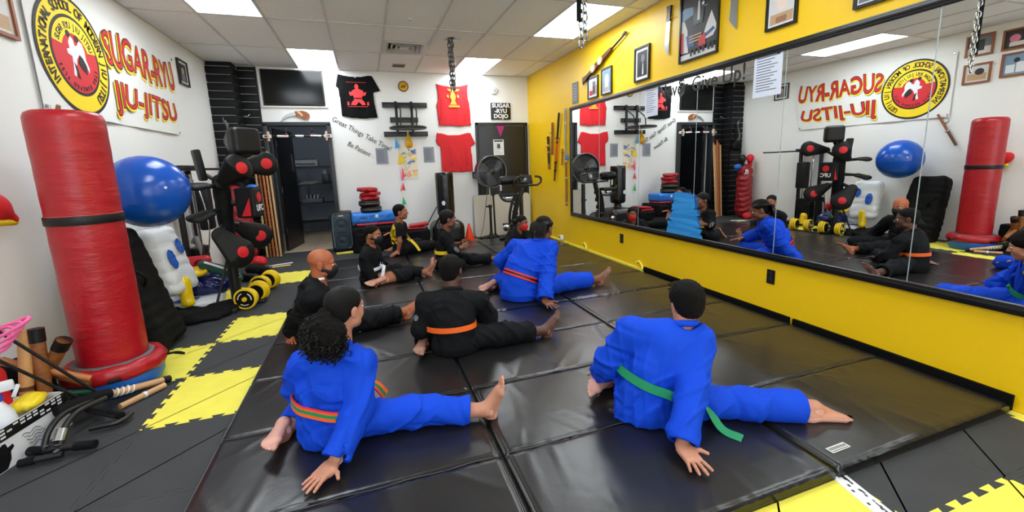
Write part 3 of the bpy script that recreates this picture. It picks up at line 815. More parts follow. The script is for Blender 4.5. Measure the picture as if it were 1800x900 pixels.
def build_hand(wr, elb, d, n, right, size=1.0, spread=.16, curl=.12, h=.003, thumb=.75):
    d = nv(d); n = nv(n); n = nv(n-d*(n@d)); s = np.cross(d, n)*(-1 if right else 1); S = size
    wr = A(*wr); elb = A(*elb); fore = wr+nv(elb-wr)*.13
    tips = []
    F = Field(np.minimum(wr, fore)-.2*S, np.maximum(wr, fore)+.2*S, h)
    F.cap(fore, wr, .036*S, .026*S, k=.01, flat=(n, .85))
    F.cap(wr, wr+d*.03*S, .025*S, .03*S, k=.012, flat=(n, .6))
    R = np.stack([d, s, n], 1)
    F.rbox(wr+d*.05*S, (.043*S, .038*S, .0135*S), .012*S, R, .012)
    F.cap(wr+d*.02*S+s*.018*S-n*.006*S, wr+d*.05*S+s*.03*S-n*.006*S, .016*S, .013*S, k=.012)
    off = [.0285, .0098, -.0092, -.0275]; ln = [.064, .072, .067, .053]; rad = [.0084, .0087, .0083, .0074]
    for i in range(4):
        b = wr+d*(.086-.004*abs(i-1.2))*S+s*off[i]*S
        a0 = (1.4-i)*spread; dd = nv(d*math.cos(a0)+s*math.sin(a0)); c = curl
        p = b; r0 = rad[i]*S
        for j, fr in enumerate((.45, .3, .25)):
            c1 = c*(j+.3); e = nv(dd*math.cos(c1)-n*math.sin(c1)); q = p+e*ln[i]*S*fr
            F.cap(p, q, r0*(1-.07*j), r0*(1-.07*(j+1)), k=.004 if j else .007); p = q
        tips.append((p, e, r0*.8, n*math.cos(c1)+dd*math.sin(c1)))
    p = wr+d*.03*S+s*.03*S; dd = nv(d*(1-thumb)+s*thumb)
    q = p+dd*.034*S; F.cap(p, q, .012*S, .0098*S, k=.01); e = nv(dd+d*.5-n*.15); r_ = q+e*.03*S
    F.cap(q, r_, .0098*S, .0078*S, k=.004); tips.append((r_, e, .0078*S, n))
    P, Q = F.mesh()
    parts = [(P, Q, 0)]
    for (p, e, r, nn) in tips:      # nails: tiny shields
        nn = nv(nn-e*(nn@e)); sd = np.cross(e, nn); vs = []; qs = []
        c = p+nn*r*.86-e*r*.1
        for iu in range(4):
            for iv in range(4):
                a, b = (iu/3-.5)*2, (iv/3-.5)*2
                vs.append(c+sd*a*r*.62+e*b*r*.85-nn*(a*a*r*.28))
        for iu in range(3):
            for iv in range(3): qs.append((iu*4+iv, iu*4+iv+1, (iu+1)*4+iv+1, (iu+1)*4+iv))
        parts.append((np.array(vs), np.array(qs), 2))
    return parts
def build_foot(an, kn, t, n, right, size=1.0, h=.0034, shin=.2, toecurl=0.):
    t = nv(t); n = nv(n); n = nv(n-t*(n@t)); m = np.cross(t, n)*(1 if right else -1); S = size
    an = A(*an); kn = A(*kn); up = an+nv(kn-an)*shin
    F = Field(np.minimum(an, up)-.24*S, np.maximum(an, up)+.24*S, h)
    F.cap(up, an, .047*S, .034*S, k=.02)
    for sg in (-1, 1): F.ell(an+m*.027*S*sg+n*.012*S, (.014*S,)*3, None, .012)
    R = np.stack([m, t, n], 1)
    F.ell(an-t*.03*S+n*.04*S, (.03*S, .036*S, .034*S), R, .02)
    F.cap(an-t*.02*S+n*.05*S, an+t*.115*S+n*.055*S-m*.006*S, .026*S, .033*S, k=.02, flat=(n, .62))
    F.cap(an+t*.01*S+n*.005*S, an+t*.11*S+n*.045*S+m*.01*S, .034*S, .022*S, k=.025)
    F.cap(an+t*.118*S+n*.057*S+m*.022*S, an+t*.12*S+n*.058*S-m*.026*S, .019*S, .016*S, k=.014, flat=(n, .8))
    offs = [.027, .0095, -.005, -.0185, -.031]; ln = [.05, .046, .041, .035, .028]; rad = [.0125, .0092, .0086, .0082, .0078]
    st = [.128, .13, .126, .12, .112]
    for i in range(5):
        b = an+t*st[i]*S+n*.058*S+m*offs[i]*S; e = nv(t+m*(.06-.03*i)+n*toecurl)
        q = b+e*ln[i]*.6*S; F.cap(b, q, rad[i]*.95*S, rad[i]*.9*S, k=.008)
        F.cap(q, q+e*ln[i]*.4*S+n*.003*S, rad[i]*S, rad[i]*.95*S, k=.004)
    P, Q = F.mesh()
    c = P[Q].mean(1); nn = np.cross(P[Q[:, 2]]-P[Q[:, 0]], P[Q[:, 3]]-P[Q[:, 1]]); nn /= np.linalg.norm(nn, axis=1)[:, None]+1e-12
    sole = ((nn@n) > .25) & (((c-an)@t) > -.075*S) & (((c-an)@n) > .012*S)
    return [(P, Q, np.where(sole, 1, 0).astype(np.int32))]
def sample(F, p):
    i = np.clip(np.round((np.asarray(p)-F.lo)/F.h).astype(int), 0, np.array(F.D.shape)-1)
    return F.D[i[..., 0], i[..., 1], i[..., 2]]
def march(F, o, d, t0, t1, inside=True, step=.003):
    """first distance along d at which the sign changes (inside->out, or out->in)"""
    ts = np.arange(t0, t1, step); v = sample(F, o[None]+ts[:, None]*d[None])
    w_ = np.nonzero(v > 0)[0] if inside else np.nonzero(v < 0)[0]
    return ts[w_[0]] if len(w_) else t1
def belt_ring(F, c, axis, f, width=.04, off=.006, n=56, rmax=.24, soft_=14):
    axis = nv(axis); f = nv(f-axis*(f@axis)); r = np.cross(f, axis)
    ds = []
    for i in range(n):
        a = 2*math.pi*i/n; e = f*math.cos(a)+r*math.sin(a); ds.append(march(F, c, e, .02, rmax))
    ds = np.array(ds)
    med = np.median(ds); ds = np.minimum(ds, med*1.45)
    for _ in range(soft_): ds = np.maximum(ds*.0+(np.roll(ds, 1)+2*ds+np.roll(ds, -1))/4, 0)
    return [(c+(f*math.cos(2*math.pi*i/n)+r*math.sin(2*math.pi*i/n))*(ds[i]+off)) for i in range(n)], axis
def band(pts, up, w0, w1, th, closed=True):
    """strip of cloth along pts, from w0 to w1 measured along up"""
    mb = MB(); N = len(pts); vs = []; c = np.mean(pts, 0)
    for i, p in enumerate(pts):
        a = pts[(i+1) % N] if (closed or i < N-1) else p; b = pts[i-1] if (closed or i) else p
        tn = nv(np.array(a)-np.array(b)); u = up[i] if isinstance(up, list) else up
        o = nv(np.cross(tn, u))
        if closed and (o@(p-c)) < 0: o = -o
        for (q, t) in ((w0, 0), (w1, 0), (w1, th), (w0, th)): vs.append(p+u*q+o*t)
    fs = []
    for i in range(N if closed else N-1):
        j = (i+1) % N
        for e in range(4): fs.append((i*4+e, i*4+(e+1) % 4, j*4+(e+1) % 4, j*4+e))
    if not closed: fs += [(0, 1, 2, 3), ((N-1)*4+3, (N-1)*4+2, (N-1)*4+1, (N-1)*4)]
    mb.add(vs, fs); return mb
def spline(pts, n=14):
    pts = [A(*p) for p in pts]; out = []
    P = [2*pts[0]-pts[1]]+pts+[2*pts[-1]-pts[-2]]
    for i in range(1, len(P)-2):
        for k in range(n):
            t = k/n; a, b, c, d = P[i-1], P[i], P[i+1], P[i+2]
            out.append(.5*((2*b)+(c-a)*t+(2*a-5*b+4*c-d)*t*t+(3*b-a-3*c+d)*t**3))
    out.append(pts[-1]); return out
def decal(F, c, n, up, poly_r, name, m, parent, off=.003, ry=None):
    """round badge laid on the cloth"""
    n = nv(n); up = nv(A(*up)-n*(A(*up)@n)); r = np.cross(up, n); c = A(*c); ry = ry or poly_r
    vs = []; fs = []; N = 24; rings = 5
    for j in range(rings+1):
        for i in range(N):
            a = 2*math.pi*i/N; q = c+(r*math.cos(a)*poly_r+up*math.sin(a)*ry)*(j/rings)+n*.1
            t = march(F, q, -n, 0, .25, False); vs.append(q-n*(t-off))
    for j in range(rings):
        for i in range(N): fs.append((j*N+i, j*N+(i+1) % N, (j+1)*N+(i+1) % N, (j+1)*N+i))
    mb = MB(); mb.add(vs, fs); me = mb.mesh(name, m, smooth=80); return link(name, me, parent)

def person(J):
    """J: joints in room coordinates and what is worn"""
    g = {k: (A(*v) if isinstance(v, (tuple, list)) and len(v) == 3 and isinstance(v[0], (int, float)) else v) for k, v in J.items()}
    near = g.get('near', False); b = g.get('b', 1.0)
    sk, so = g['skin']; cloth = g['cloth']
    pel = g['pelvis']; root = thing('person', g['label'], 'person', (pel[0], pel[1], MT), 'people stretching on the mats')
    f = nv(A(g['f'][0], g['f'][1], 0)); up = A(0, 0, 1)
    neck, chest, waist = g['neck'], g['chest'], g['waist']
    H = Head(g['head'], g['face'], g.get('hh', .215), g.get('tilt', 0))
    # ---- skin: one body mesh
    parts = []
    hP = build_head(H, neck-up*.03, .0043 if near else .005); parts.append((hP[0], hP[1], 0))
    allp = np.array([g[k] for k in ('pelvis', 'neck', 'shL', 'shR', 'elL', 'elR', 'wrL', 'wrR', 'knL', 'knR', 'anL', 'anR')])
    lo, hi = allp.min(0)-.13, allp.max(0)+.13
    F = Field(lo, hi, .011)
    F.cap(pel, waist, .105*b, .09*b, flat=(f, .75)); F.cap(waist, chest, .09*b, .105*b, flat=(f, .72)); F.cap(chest, neck-up*.03, .1*b, .05*b, flat=(f, .75))
    F.cap(g['shL'], g['shR'], .042*b, k=.03)
    for s in 'LR':
        F.cap(g['sh'+s], g['el'+s], .042*b, .034*b); F.cap(g['el'+s], g['wr'+s]*.7+g['el'+s]*.3, .035*b, .03*b)
        hp = g.get('hip'+s, pel); F.cap(hp, g['kn'+s], .066*b, .052*b); F.cap(g['kn'+s], g['an'+s]*.6+g['kn'+s]*.4, .05*b, .045*b)
    F.plane((0, 0, MT+.004), (0, 0, -1)); parts.append((*F.mesh(), 0))
    for s in 'LR':
        hd = g.get('hand'+s)
        if hd is not None: parts += build_hand(g['wr'+s], g['el'+s], hd[0], hd[1], s == 'R', g.get('hs', 1.), hd[2] if len(hd) > 2 else .16, hd[3] if len(hd) > 3 else .1, h=.003 if near else .0046)
        ft = g.get('foot'+s)
        if ft is not None: parts += build_foot(g['an'+s], g['kn'+s], ft[0], ft[1], s == 'R', g.get('fs', 1.), h=.0038 if near else .005, shin=g.get('shin'+s, .2))
    for i, (P, Q, m_) in enumerate(parts):        # nothing sinks into the mat
        P[:, 2] = np.maximum(P[:, 2], MT+.0015); parts[i] = (P, Q, m_)
    link('body', np_mesh('body', parts, [sk, so, M_nail], relax=1), root)
    # ---- face
    for s in (-1, 1):
        if g.get('eyes', True):
            e = H.w(s*.031, .0775, .001); mb = MB(); RR = Matrix([list(r) for r in H.R])
            prof = [(math.sin(a)*.0117*H.k, -math.cos(a)*.0117*H.k) for a in np.linspace(.001, math.pi-.001, 12)]
            M4 = Matrix.Translation(Vector(e)) @ RR.to_4x4() @ Matrix.Rotation(-math.pi/2, 4, 'X')
            n0 = len(mb.f); mb.lathe(prof, n=16, M=M4)
            for i in range(n0, len(mb.f)):
                cc = sum((mb.v[q] for q in mb.f[i]), Vector())/len(mb.f[i]); d = (cc-Vector(e)).normalized()
                if d.dot(Vector(H.R[:, 1])) > .86: mb.m[i] = 1
            link('eye', mb.mesh('eye', M_eye, M_iris, smooth=60), root)
            MB().tube([Vector(H.w(s*x, y, z)) for x, y, z in ((.014, .092, .02), (.03, .0905, .0255), (.047, .079, .02))], [.0024*H.k, .003*H.k, .0014*H.k], 6).build('eyebrow', M_hair, root, 60)
    # ---- hair
    hr = g.get('hair')
    if hr:
        lo_, hi_ = H.c-.15, H.c+.15; Fh = Field(lo_, hi_, .0045)
        th = .004 if hr in ('short', 'fade') else .007
        if hr == 'full': th = .013
        sh_ = .006
        Fh.ell(H.w(0, -.012-sh_, .035+sh_), tuple(v*H.k for v in (.074+th, .094+th-sh_*.3, .078+th-sh_*.4)), H.R, .0)
        Fh.ell(H.w(0, -.048, -.012), tuple(v*H.k for v in (.06+th*.8, .05+th*.8, .062+th)), H.R, .025)
        Fh.ell(H.w(0, .098, -.035), H.r(.068, .075, .092), H.R, .006, 'd')
        for s in (-1, 1): Fh.ell(H.w(s*.085, .008, -.03), H.r(.026, .03, .042), H.R, .006, 'd')
        zc = -.072 if hr != 'fade' else -.012
        Fh.plane(H.w(0, -.06, zc), H.R @ A(0, .35, -1))
        if hr == 'full': Fh.wrinkle(.005, 150, 3)
        elif hr != 'slick': Fh.wrinkle(.0022, 200, 3)
        soft('hair', Fh, M_slick if hr == 'slick' else M_hair, root, relax=1)
    # ---- mask
    if g.get('mask') is not None:
        Fm = Field(H.c-.14, H.c+.14, .004)
        Fm.ell(H.w(0, .03, -.045), H.r(.065, .077, .068), H.R, 0); Fm.ell(H.w(0, .085, -.035), H.r(.03, .032, .04), H.R, .03); Fm.ell(H.w(0, .062, -.085), H.r(.04, .034, .032), H.R, .02)
        Fm.plane(H.w(0, .09, -.012), H.R @ A(0, -.28, 1)); Fm.plane(H.w(0, .012, 0), H.R @ A(0, -1, .25)); Fm.wrinkle(.0015, 120, 5)
        mk = soft('face_mask', Fm, g['mask'], root)
        for s in (-1, 1):
            for z in (-.02, -.06):
                MB().tube([Vector(H.w(s*.06, .03, z)), Vector(H.w(s*.073, .0, (z-.012)/2-.006)), Vector(H.w(s*.08, -.022, -.01+z*.3))], .0025, 5).build('ear_loop', g['mask'], mk)
    # ---- jacket
    h = .0065 if near else .009
    lo = np.minimum.reduce([g[k] for k in ('pelvis', 'neck', 'shL', 'shR', 'elL', 'elR', 'wrL', 'wrR')])-.22
    hi = np.maximum.reduce([g[k] for k in ('pelvis', 'neck', 'shL', 'shR', 'elL', 'elR', 'wrL', 'wrR')])+.2
    lo[2] = max(lo[2], MT-.02)
    F = Field(lo, hi, h)
    wl, cl = .122*b, .138*b
    F.cap(pel+up*.03, waist, .138*b, wl, flat=(f, .74), k=.02); F.cap(waist, chest, wl+.006, cl, flat=(f, .72), k=.03)
    F.cap(chest, neck-up*.075, cl*.95, .085*b, flat=(f, .72), k=.03)
    F.cap(g['shL'], g['shR'], .06*b, k=.04)
    for s in 'LR': F.cap(neck-up*.02, g['sh'+s], .045*b, .055*b, k=.03)
    bp_ = waist+(chest-waist)*.42     # cloth bloused above the belt
    F.cap(bp_-nv(np.cross(f, up))*.05*b, bp_+nv(np.cross(f, up))*.05*b, .108*b, k=.03, flat=(f, .98))
    F.cap(pel-up*.045, pel+up*.05, .165*b, .14*b, flat=(f, .82), k=.03)
    short = g.get('short_sleeve', False); cuts = []
    for s in 'LR':
        sh, el, wr = g['sh'+s], g['el'+s], g['wr'+s]; sl = g.get('sleeve', 1.0)
        if short:
            e2 = sh+(el-sh)*.62; F.cap(sh, e2, .06*b, .062*b, k=.03); d = nv(e2-sh); end = e2
        else:
            d = nv(wr-el); end = wr-d*g.get('cuff', .03)
            F.cap(sh, el, .064*b*sl, .06*b*sl, k=.035); F.cap(el, end, .061*b*sl, .059*b*sl, k=.03)
        cuts.append((end+d*.085, np.array(frame(d)).astype(float)))
    F.wrinkle(.004, 20, g.get('seed', 1)); F.creases(.0098 if near else .0085, g.get('seed', 1)+50, 25)
    for c_, R_c in cuts: F.rbox(c_, (.1*b, .1*b, .085), .004, R_c, .004, 'd')
    for s in 'LR':
        if short: continue
        wr, el = g['wr'+s], g['el'+s]; d = nv(wr-el); end = wr-d*g.get('cuff', .03)
        F.cap(end-d*.045, end+d*.03, .046*b*g.get('sleeve', 1.), k=.004, op='d')
    F.cap(neck-up*.05, H.w(0, -.02, -.05), .062*b, .066*b, k=.01, op='d')
    F.plane((0, 0, MT+.004), (0, 0, -1))
    jacket = soft('jacket' if not short else 'shirt', F, cloth, root, relax=2)
    # collar band: up one side of the chest, round the nape, down the other
    rr = np.cross(f, up)
    if not short:
        front = []
        for sg in (-1, 1):
            q = []
            for (dz, dx) in ((-.02, .0), (.06, .012), (.12, .035)):
                o = waist+(neck-waist)*((dz+.02)/.22)+rr*sg*dx
                t = march(F, o, f, .0, .25); q.append(o+f*(t+.002))
            front.append(q)
        nape = [neck+rr*s_*.058*b*math.sin(a)-f*.054*b*math.cos(a)+up*(.008+.026*math.cos(a)) for s_, a in ((-1, 1.35), (-1, .7), (1, 0), (1, .7), (1, 1.35))]
        pth = spline(front[0]+nape+front[1][::-1], 8)
        cb = MB(); cb.tube([Vector(p) for p in pth], .0165*b, 8); cb.build('collar', cloth, jacket, 60)
        if g.get('undershirt') is not None:
            pth = [neck+(rr*math.sin(a)*.053-f*math.cos(a)*.052)*b+up*.028 for a in np.linspace(-2.2, 2.2, 25)]
            MB().tube([Vector(p) for p in pth], .011, 6).build('undershirt_neck', g['undershirt'], jacket, 60)
    # ---- trousers
    lo = np.minimum.reduce([g[k] for k in ('pelvis', 'knL', 'knR', 'anL', 'anR')])-.16; hi = np.maximum.reduce([g[k] for k in ('pelvis', 'knL', 'knR', 'anL', 'anR')])+.16
    lo[2] = max(lo[2], MT-.02)
    T = Field(lo, hi, h); cuts = []
    T.cap(pel-up*.02, pel+up*.07, .135*b, .12*b, flat=(f, .85), k=.02)
    for s in 'LR':
        hp = g.get('hip'+s, pel); kn, an = g['kn'+s], g['an'+s]; d = nv(an-kn); end = an-d*g.get('hem'+s, .06)
        T.cap(hp, kn, .088*b, .073*b, k=.04); T.cap(kn, end, .072*b, g.get('flare', .068)*b, k=.035)
        cuts.append((end+d*.085, np.array(frame(d)).astype(float)))
    T.wrinkle(.004, 20, g.get('seed', 1)+9); T.creases(.0105 if near else .009, g.get('seed', 1)+19, 25)
    for c_, R_c in cuts: T.rbox(c_, (.1*b, .1*b, .085), .004, R_c, .004, 'd')
    for s in 'LR':
        kn, an = g['kn'+s], g['an'+s]; d = nv(an-kn); end = an-d*g.get('hem'+s, .06)
        T.cap(end-d*.045, end+d*.03, .053*b, k=.004, op='d')
    T.plane((0, 0, MT+.004), (0, 0, -1))
    soft('trousers', T, cloth, root, relax=2)
    # ---- belt
    bl = g.get('belt')
    if bl:
        ax = nv(chest-pel); c = waist-ax*g.get('belt_drop', .02)
        pts, ax = belt_ring(F, c, ax, f, off=.004)
        wd = g.get('belt_w', .042)
        bo = band(pts, ax, -wd/2, wd/2, .006).build('belt', bl[0], root, 60)
        for (a0, a1, m_) in bl[1:]: band(pts, ax, (a0-.5)*wd, (a1-.5)*wd, .0075).build('belt_stripe', m_, bo, 60)
        kp = c+f*(march(F, c, f, .02, .3)+.012)
        if g.get('knot', True):
            MB().box(kp, (.05, .03, .035), Matrix([list(r) for r in np.stack([rr, f, ax], 1)]), .012).build('belt_knot', bl[0], bo, 40)
        for tl in g.get('tails', []):
            tp = spline(tl, 8); ups = []
            for i in range(len(tp)):
                d = nv(tp[min(i+1, len(tp)-1)]-tp[max(i-1, 0)]); ups.append(nv(np.cross(d, A(*g.get('tail_n', (0, -.5, .8))))))
            band(tp, ups, -wd/2, wd/2, .004, closed=False).build('belt_tail', bl[0], bo, 60)
            for (a0, a1, m_) in (bl[1:] if g.get('tail_stripes') else []): band([p_+A(0, -.002, .003) for p_ in tp], ups, (a0-.5)*wd, (a1-.5)*wd, .004, closed=False).build('belt_tail_stripe', m_, bo, 60)
    return root, F, H, T
def strands(H, name, parent, m, paths, r, n=6):
    mb = MB()
    for p in paths: mb.tube([Vector(q) for q in p], [r*(1-.35*i/(len(p)-1)) for i in range(len(p))], n)
    o = mb.build(name, m, parent, 60); o['kind'] = 'stuff'; return o

M_green = mat('green_belt', (18, 140, 92), .6, bump=.3, bscale=300, bdist=.001)
M_orange = mat('orange_belt', (246, 104, 24), .6, bump=.3, bscale=300, bdist=.001)
M_redb = mat('red_belt', (226, 48, 32), .6, bump=.3, bscale=300, bdist=.001)
M_yb = mat('yellow_belt', (242, 208, 24), .6, bump=.3, bscale=300, bdist=.001)
M_wb = mat('white_belt', (232, 234, 242), .6, bump=.3, bscale=300, bdist=.001)
M_pink = mat('pink_edge', (236, 48, 92), .6)
M_kmask = mat('black_mask', (17, 18, 20), .65); M_rmask = mat('red_mask', (222, 24, 32), .6)
M_ushirt = mat('white_undershirt', (236, 236, 236), .7)
sk_brown = skin_mats('brown', (120, 72, 52), (178, 128, 112)); sk_tan = skin_mats('tan', (186, 128, 104), (214, 158, 142))
sk_dark = skin_mats('dark', (86, 52, 40), (150, 108, 92)); sk_mid = skin_mats('mid', (160, 96, 66), (205, 150, 128)); sk_copper = skin_mats('copper', (170, 92, 56), (206, 150, 124))

# -- girl in blue, nearest on the left
r1, F1, H1, T1 = person(dict(label='person in blue uniform with curly ponytail and striped belt, nearest on the left', near=True, seed=3, b=.98, skin=sk_tan, cloth=M_blue,
    f=(.5, .86), pelvis=(-.265, 2.10, .15), waist=(-.275, 2.095, .265), chest=(-.235, 2.10, .385), neck=(-.185, 2.115, .505), head=(-.148, 2.145, .678), face=(.72, .69, -.1), hh=.208, hair='slick',
    shL=(-.355, 2.14, .43), shR=(-.105, 2.06, .425), elL=(-.41, 2.23, .27), wrL=(-.37, 2.39, .16), elR=(-.125, 1.965, .25), wrR=(-.238, 1.82, .098), cuff=.015, sleeve=1.12,
    handR=((-.66, -.74, -.1), (-.1, -.1, 1), .13, .06), handL=((.3, .9, -.3), (0, .3, 1)), hs=.98,
    hipL=(-.34, 2.14, .135), hipR=(-.19, 2.06, .135), knR=(.13, 2.03, .132), anR=(.475, 1.955, .098), hemR=.075, footR=((.24, -.12, .96), (.95, -.05, -.25)), fs=.98,
    knL=(-.37, 2.48, .115), anL=(-.49, 2.165, .076), hemL=.06, footL=((-.16, -.97, -.08), (-.1, -.3, .95)),
    belt=[M_orange, (.36, .66, M_green), (.86, 1.0, M_pink)], belt_w=.05, tails=[[(-.1, 2.22, .25), (-.04, 2.24, .2), (.0, 2.25, .13)]], tail_stripes=True))
# tied-back curls
rs = np.random.RandomState(5); base = H1.w(0, -.098, -.012); curls = []
MB().lathe([(.016, -.006), (.021, 0), (.016, .006)], M=Matrix.Translation(Vector(base)) @ Matrix([list(q) for q in H1.R]).to_4x4() @ Matrix.Rotation(math.pi/2, 4, 'X'), n=18).build('hair_tie', mat('grey_tie', (150, 150, 155), .3, metal=.5), r1, 60)
down = A(0, 0, -1); back = -H1.R[:, 1]; side = H1.R[:, 0]
Fp = Field(base-.2, base+.2, .008)
Fp.cap(base+back*.01, base+back*.04+down*.06, .03, .07, k=.02); Fp.cap(base+back*.045+down*.07-side*.05, base+back*.045+down*.07+side*.05, .058, k=.03); Fp.cap(base+back*.05+down*.115-side*.065, base+back*.05+down*.115+side*.045, .05, k=.03)
Fp.wrinkle(.02, 60, 4); soft('ponytail_core', Fp, M_hair, r1)
cen = base+back*.048+down*.082
for i in range(900):
    v = nv(rs.normal(size=3)); v = nv(v+down*.25+back*.35)
    p = cen+A(*(side*(v@side)*.098+back*(v@back)*.062+A(0, 0, 1)*v[2]*.075)); out = nv(p-cen)
    d = nv(out*.45+down*.8+rs.normal(size=3)*.35); ln = rs.uniform(.035, .075); q = []; ph = rs.uniform(0, 6); fr = rs.uniform(1.0, 1.5)
    for k in range(13):
        d = nv(d+down*.12); p = p+d*ln/12; e1 = nv(np.cross(d, A(.3, .5, .8))); e2 = np.cross(d, e1); rr_ = .0068*min(1, (k+1)/3)
        q.append(p+(e1*math.cos(k*fr+ph)+e2*math.sin(k*fr+ph))*rr_)
    curls.append(q)
strands(H1, 'ponytail', r1, mat('curly_hair', (16, 13, 12), .5, spec=.3), curls, .003, 4)
MB().tube([(-.232+.03*math.cos(a), 1.828+.022*math.sin(a), .1+.012*math.sin(a)) for a in np.linspace(0, 2*math.pi, 17)], .003, 6).build('bracelet', mat('beads', (200, 190, 190), .4), r1, 60)

# -- boy in blue with the green belt
r2, F2, H2, T2 = person(dict(label='person in blue uniform with green belt, nearest on the right, leaning on one hand', near=True, seed=11, b=1.03, skin=sk_tan, cloth=M_blue,
    f=(.42, .9), pelvis=(1.265, 1.665, .15), waist=(1.285, 1.645, .27), chest=(1.345, 1.635, .40), neck=(1.43, 1.635, .515), head=(1.478, 1.665, .617), face=(.32, .92, -.28), hh=.21, hair='full',
    shL=(1.195, 1.72, .495), shR=(1.49, 1.575, .45), elL=(1.12, 1.81, .31), wrL=(1.165, 1.96, .165), elR=(1.36, 1.475, .27), wrR=(1.205, 1.352, .1), cuff=.01, sleeve=1.08,
    handR=((-.12, -.98, -.12), (0, -.1, 1), .2, .06), handL=((.1, .9, -.4), (-.3, .2, 1)),
    hipL=(1.22, 1.72, .135), hipR=(1.36, 1.62, .135), knR=(1.70, 1.46, .125), anR=(1.995, 1.345, .1), hemR=.06, footR=((.93, -.3, -.02), (-.25, -.55, -.78)), fs=1.02,
    knL=(1.47, 2.1, .115), anL=(1.215, 1.985, .088), hemL=.05, flare=.08, footL=((-.95, -.2, -.12), (-.2, -.7, .65)),
    belt=[M_green], belt_w=.044, tails=[[(1.455, 1.60, .24), (1.47, 1.52, .19), (1.49, 1.42, .075), (1.535, 1.335, .058)]]))
decal(F2, (1.535, 1.60, .40), (.85, .45, .2), (0, 0, 1), .042, 'sleeve_badge', M_yb, r2)
decal(F2, (1.535, 1.60, .40), (.85, .45, .2), (0, 0, 1), .024, 'badge_emblem', mat('badge_olive', (150, 128, 20), .6), r2, off=.006)
# -- boy in black with the orange belt
r3, F3, H3, T3 = person(dict(label='person in black uniform with bright orange belt, seen from behind in the middle', near=True, seed=21, b=1.04, skin=sk_dark, cloth=M_gi,
    f=(.3, .95), pelvis=(.50, 2.84, .15), waist=(.485, 2.84, .255), chest=(.495, 2.86, .36), neck=(.51, 2.89, .47), head=(.52, 2.935, .61), face=(.55, .83, -.1), hh=.222, hair='short',
    shL=(.325, 2.925, .40), shR=(.69, 2.865, .38), elL=(.275, 2.92, .21), wrL=(.36, 3.06, .14), elR=(.775, 2.93, .215), wrR=(.66, 3.07, .16), handL=((.5, .8, -.2), (0, 0, 1)), handR=((-.4, .9, -.1), (0, 0, 1)),
    hipL=(.42, 2.88, .135), hipR=(.59, 2.83, .135), knR=(.845, 2.80, .128), anR=(1.165, 2.80, .098), hemR=.085, footR=((.5, .12, .86), (.84, .0, -.5)), fs=1.0,
    knL=(.36, 3.25, .115), anL=(.285, 2.935, .08), hemL=.06, footL=((-.3, -.92, -.22), (-.1, -.35, .93)),
    belt=[M_orange], belt_w=.036, tails=[[(.655, 2.80, .215), (.70, 2.775, .17), (.735, 2.765, .155)]]))
decal(F3, (.262, 2.90, .31), (-.85, -.5, .1), (0, 0, 1), .022, 'sleeve_badge', mat('badge_grey', (120, 120, 124), .6), r3)
# -- bald masked
r4, F4, H4, T4 = person(dict(label='bald person in black mask and black uniform with white collar', near=True, seed=31, b=1.02, skin=sk_copper, cloth=M_gi, sleeve=1.15,
    f=(.96, .2), pelvis=(-.465, 3.49, .15), waist=(-0.473, 3.471, 0.287), chest=(-0.450, 3.462, 0.402), neck=(-0.405, 3.479, 0.505), head=(-0.372, 3.493, 0.640), face=(.93, -.02, -.12), hh=.222, mask=M_kmask, undershirt=M_ushirt,
    shL=(-0.454, 3.626, 0.431), shR=(-0.440, 3.326, 0.421), elL=(-.52, 3.86, .22), wrL=(-.38, 3.9, .12), elR=(-.575, 3.47, .24), wrR=(-.655, 3.56, .105), cuff=.012, handR=((.05, -.9, -.45), (-.5, -.3, .8), .12, .2), handL=((.7, .5, -.1), (0, 0, 1)),
    hipL=(-.455, 3.57, .135), hipR=(-.445, 3.42, .135), knR=(-.07, 3.52, .13), anR=(.215, 3.645, .112), hemR=.05, footR=((.62, .3, .72), (.72, .1, -.68)),
    knL=(-.28, 3.92, .115), anL=(-.52, 3.86, .09), footL=((-.9, -.1, 0), (0, 0, 1)),
    belt=[M_gi]))
# -- boy with the white belt
r5, F5, H5, T5 = person(dict(label='person in black mask and black uniform with white belt', seed=41, b=.98, skin=sk_mid, cloth=M_gi,
    f=(.95, -.3), pelvis=(-.03, 5.05, .15), waist=(-.035, 5.05, .26), chest=(-.02, 5.04, .37), neck=(-.005, 5.03, .47), head=(.022, 5.02, .61), face=(.88, -.47, -.06), hh=.215, hair='fade', mask=M_kmask,
    shL=(.03, 5.19, .39), shR=(-.07, 4.90, .39), elL=(.06, 5.26, .23), wrL=(.14, 5.2, .16), elR=(-.075, 4.87, .24), wrR=(-.02, 4.86, .11), handR=((.2, -.3, -.9), (-.8, -.3, .2), .1, .2), handL=((.9, -.1, -.2), (0, 0, 1)),
    hipL=(.0, 5.12, .135), hipR=(-.03, 4.98, .135), knL=(.26, 5.12, .145), anL=(.585, 5.02, .1), hemL=.04, footL=((.35, -.12, .93), (.92, 0, -.38)),
    knR=(.33, 4.97, .1), anR=(.06, 4.885, .085), hemR=.16, shinR=.25, footR=((-.9, -.4, -.2), (.2, -.6, .7)), hair_fade=1,
    belt=[M_wb], belt_w=.036, tails=[[(.115, 4.99, .25), (.1, 4.93, .2), (.075, 4.90, .12)]], tail_n=(.3, -.9, .2)))
decal(F5, (.11, 4.99, .27), (.55, -.8, .2), (0, 0, 1), .045, 'belt_knot_bow', M_wb, r5, off=.012, ry=.03)
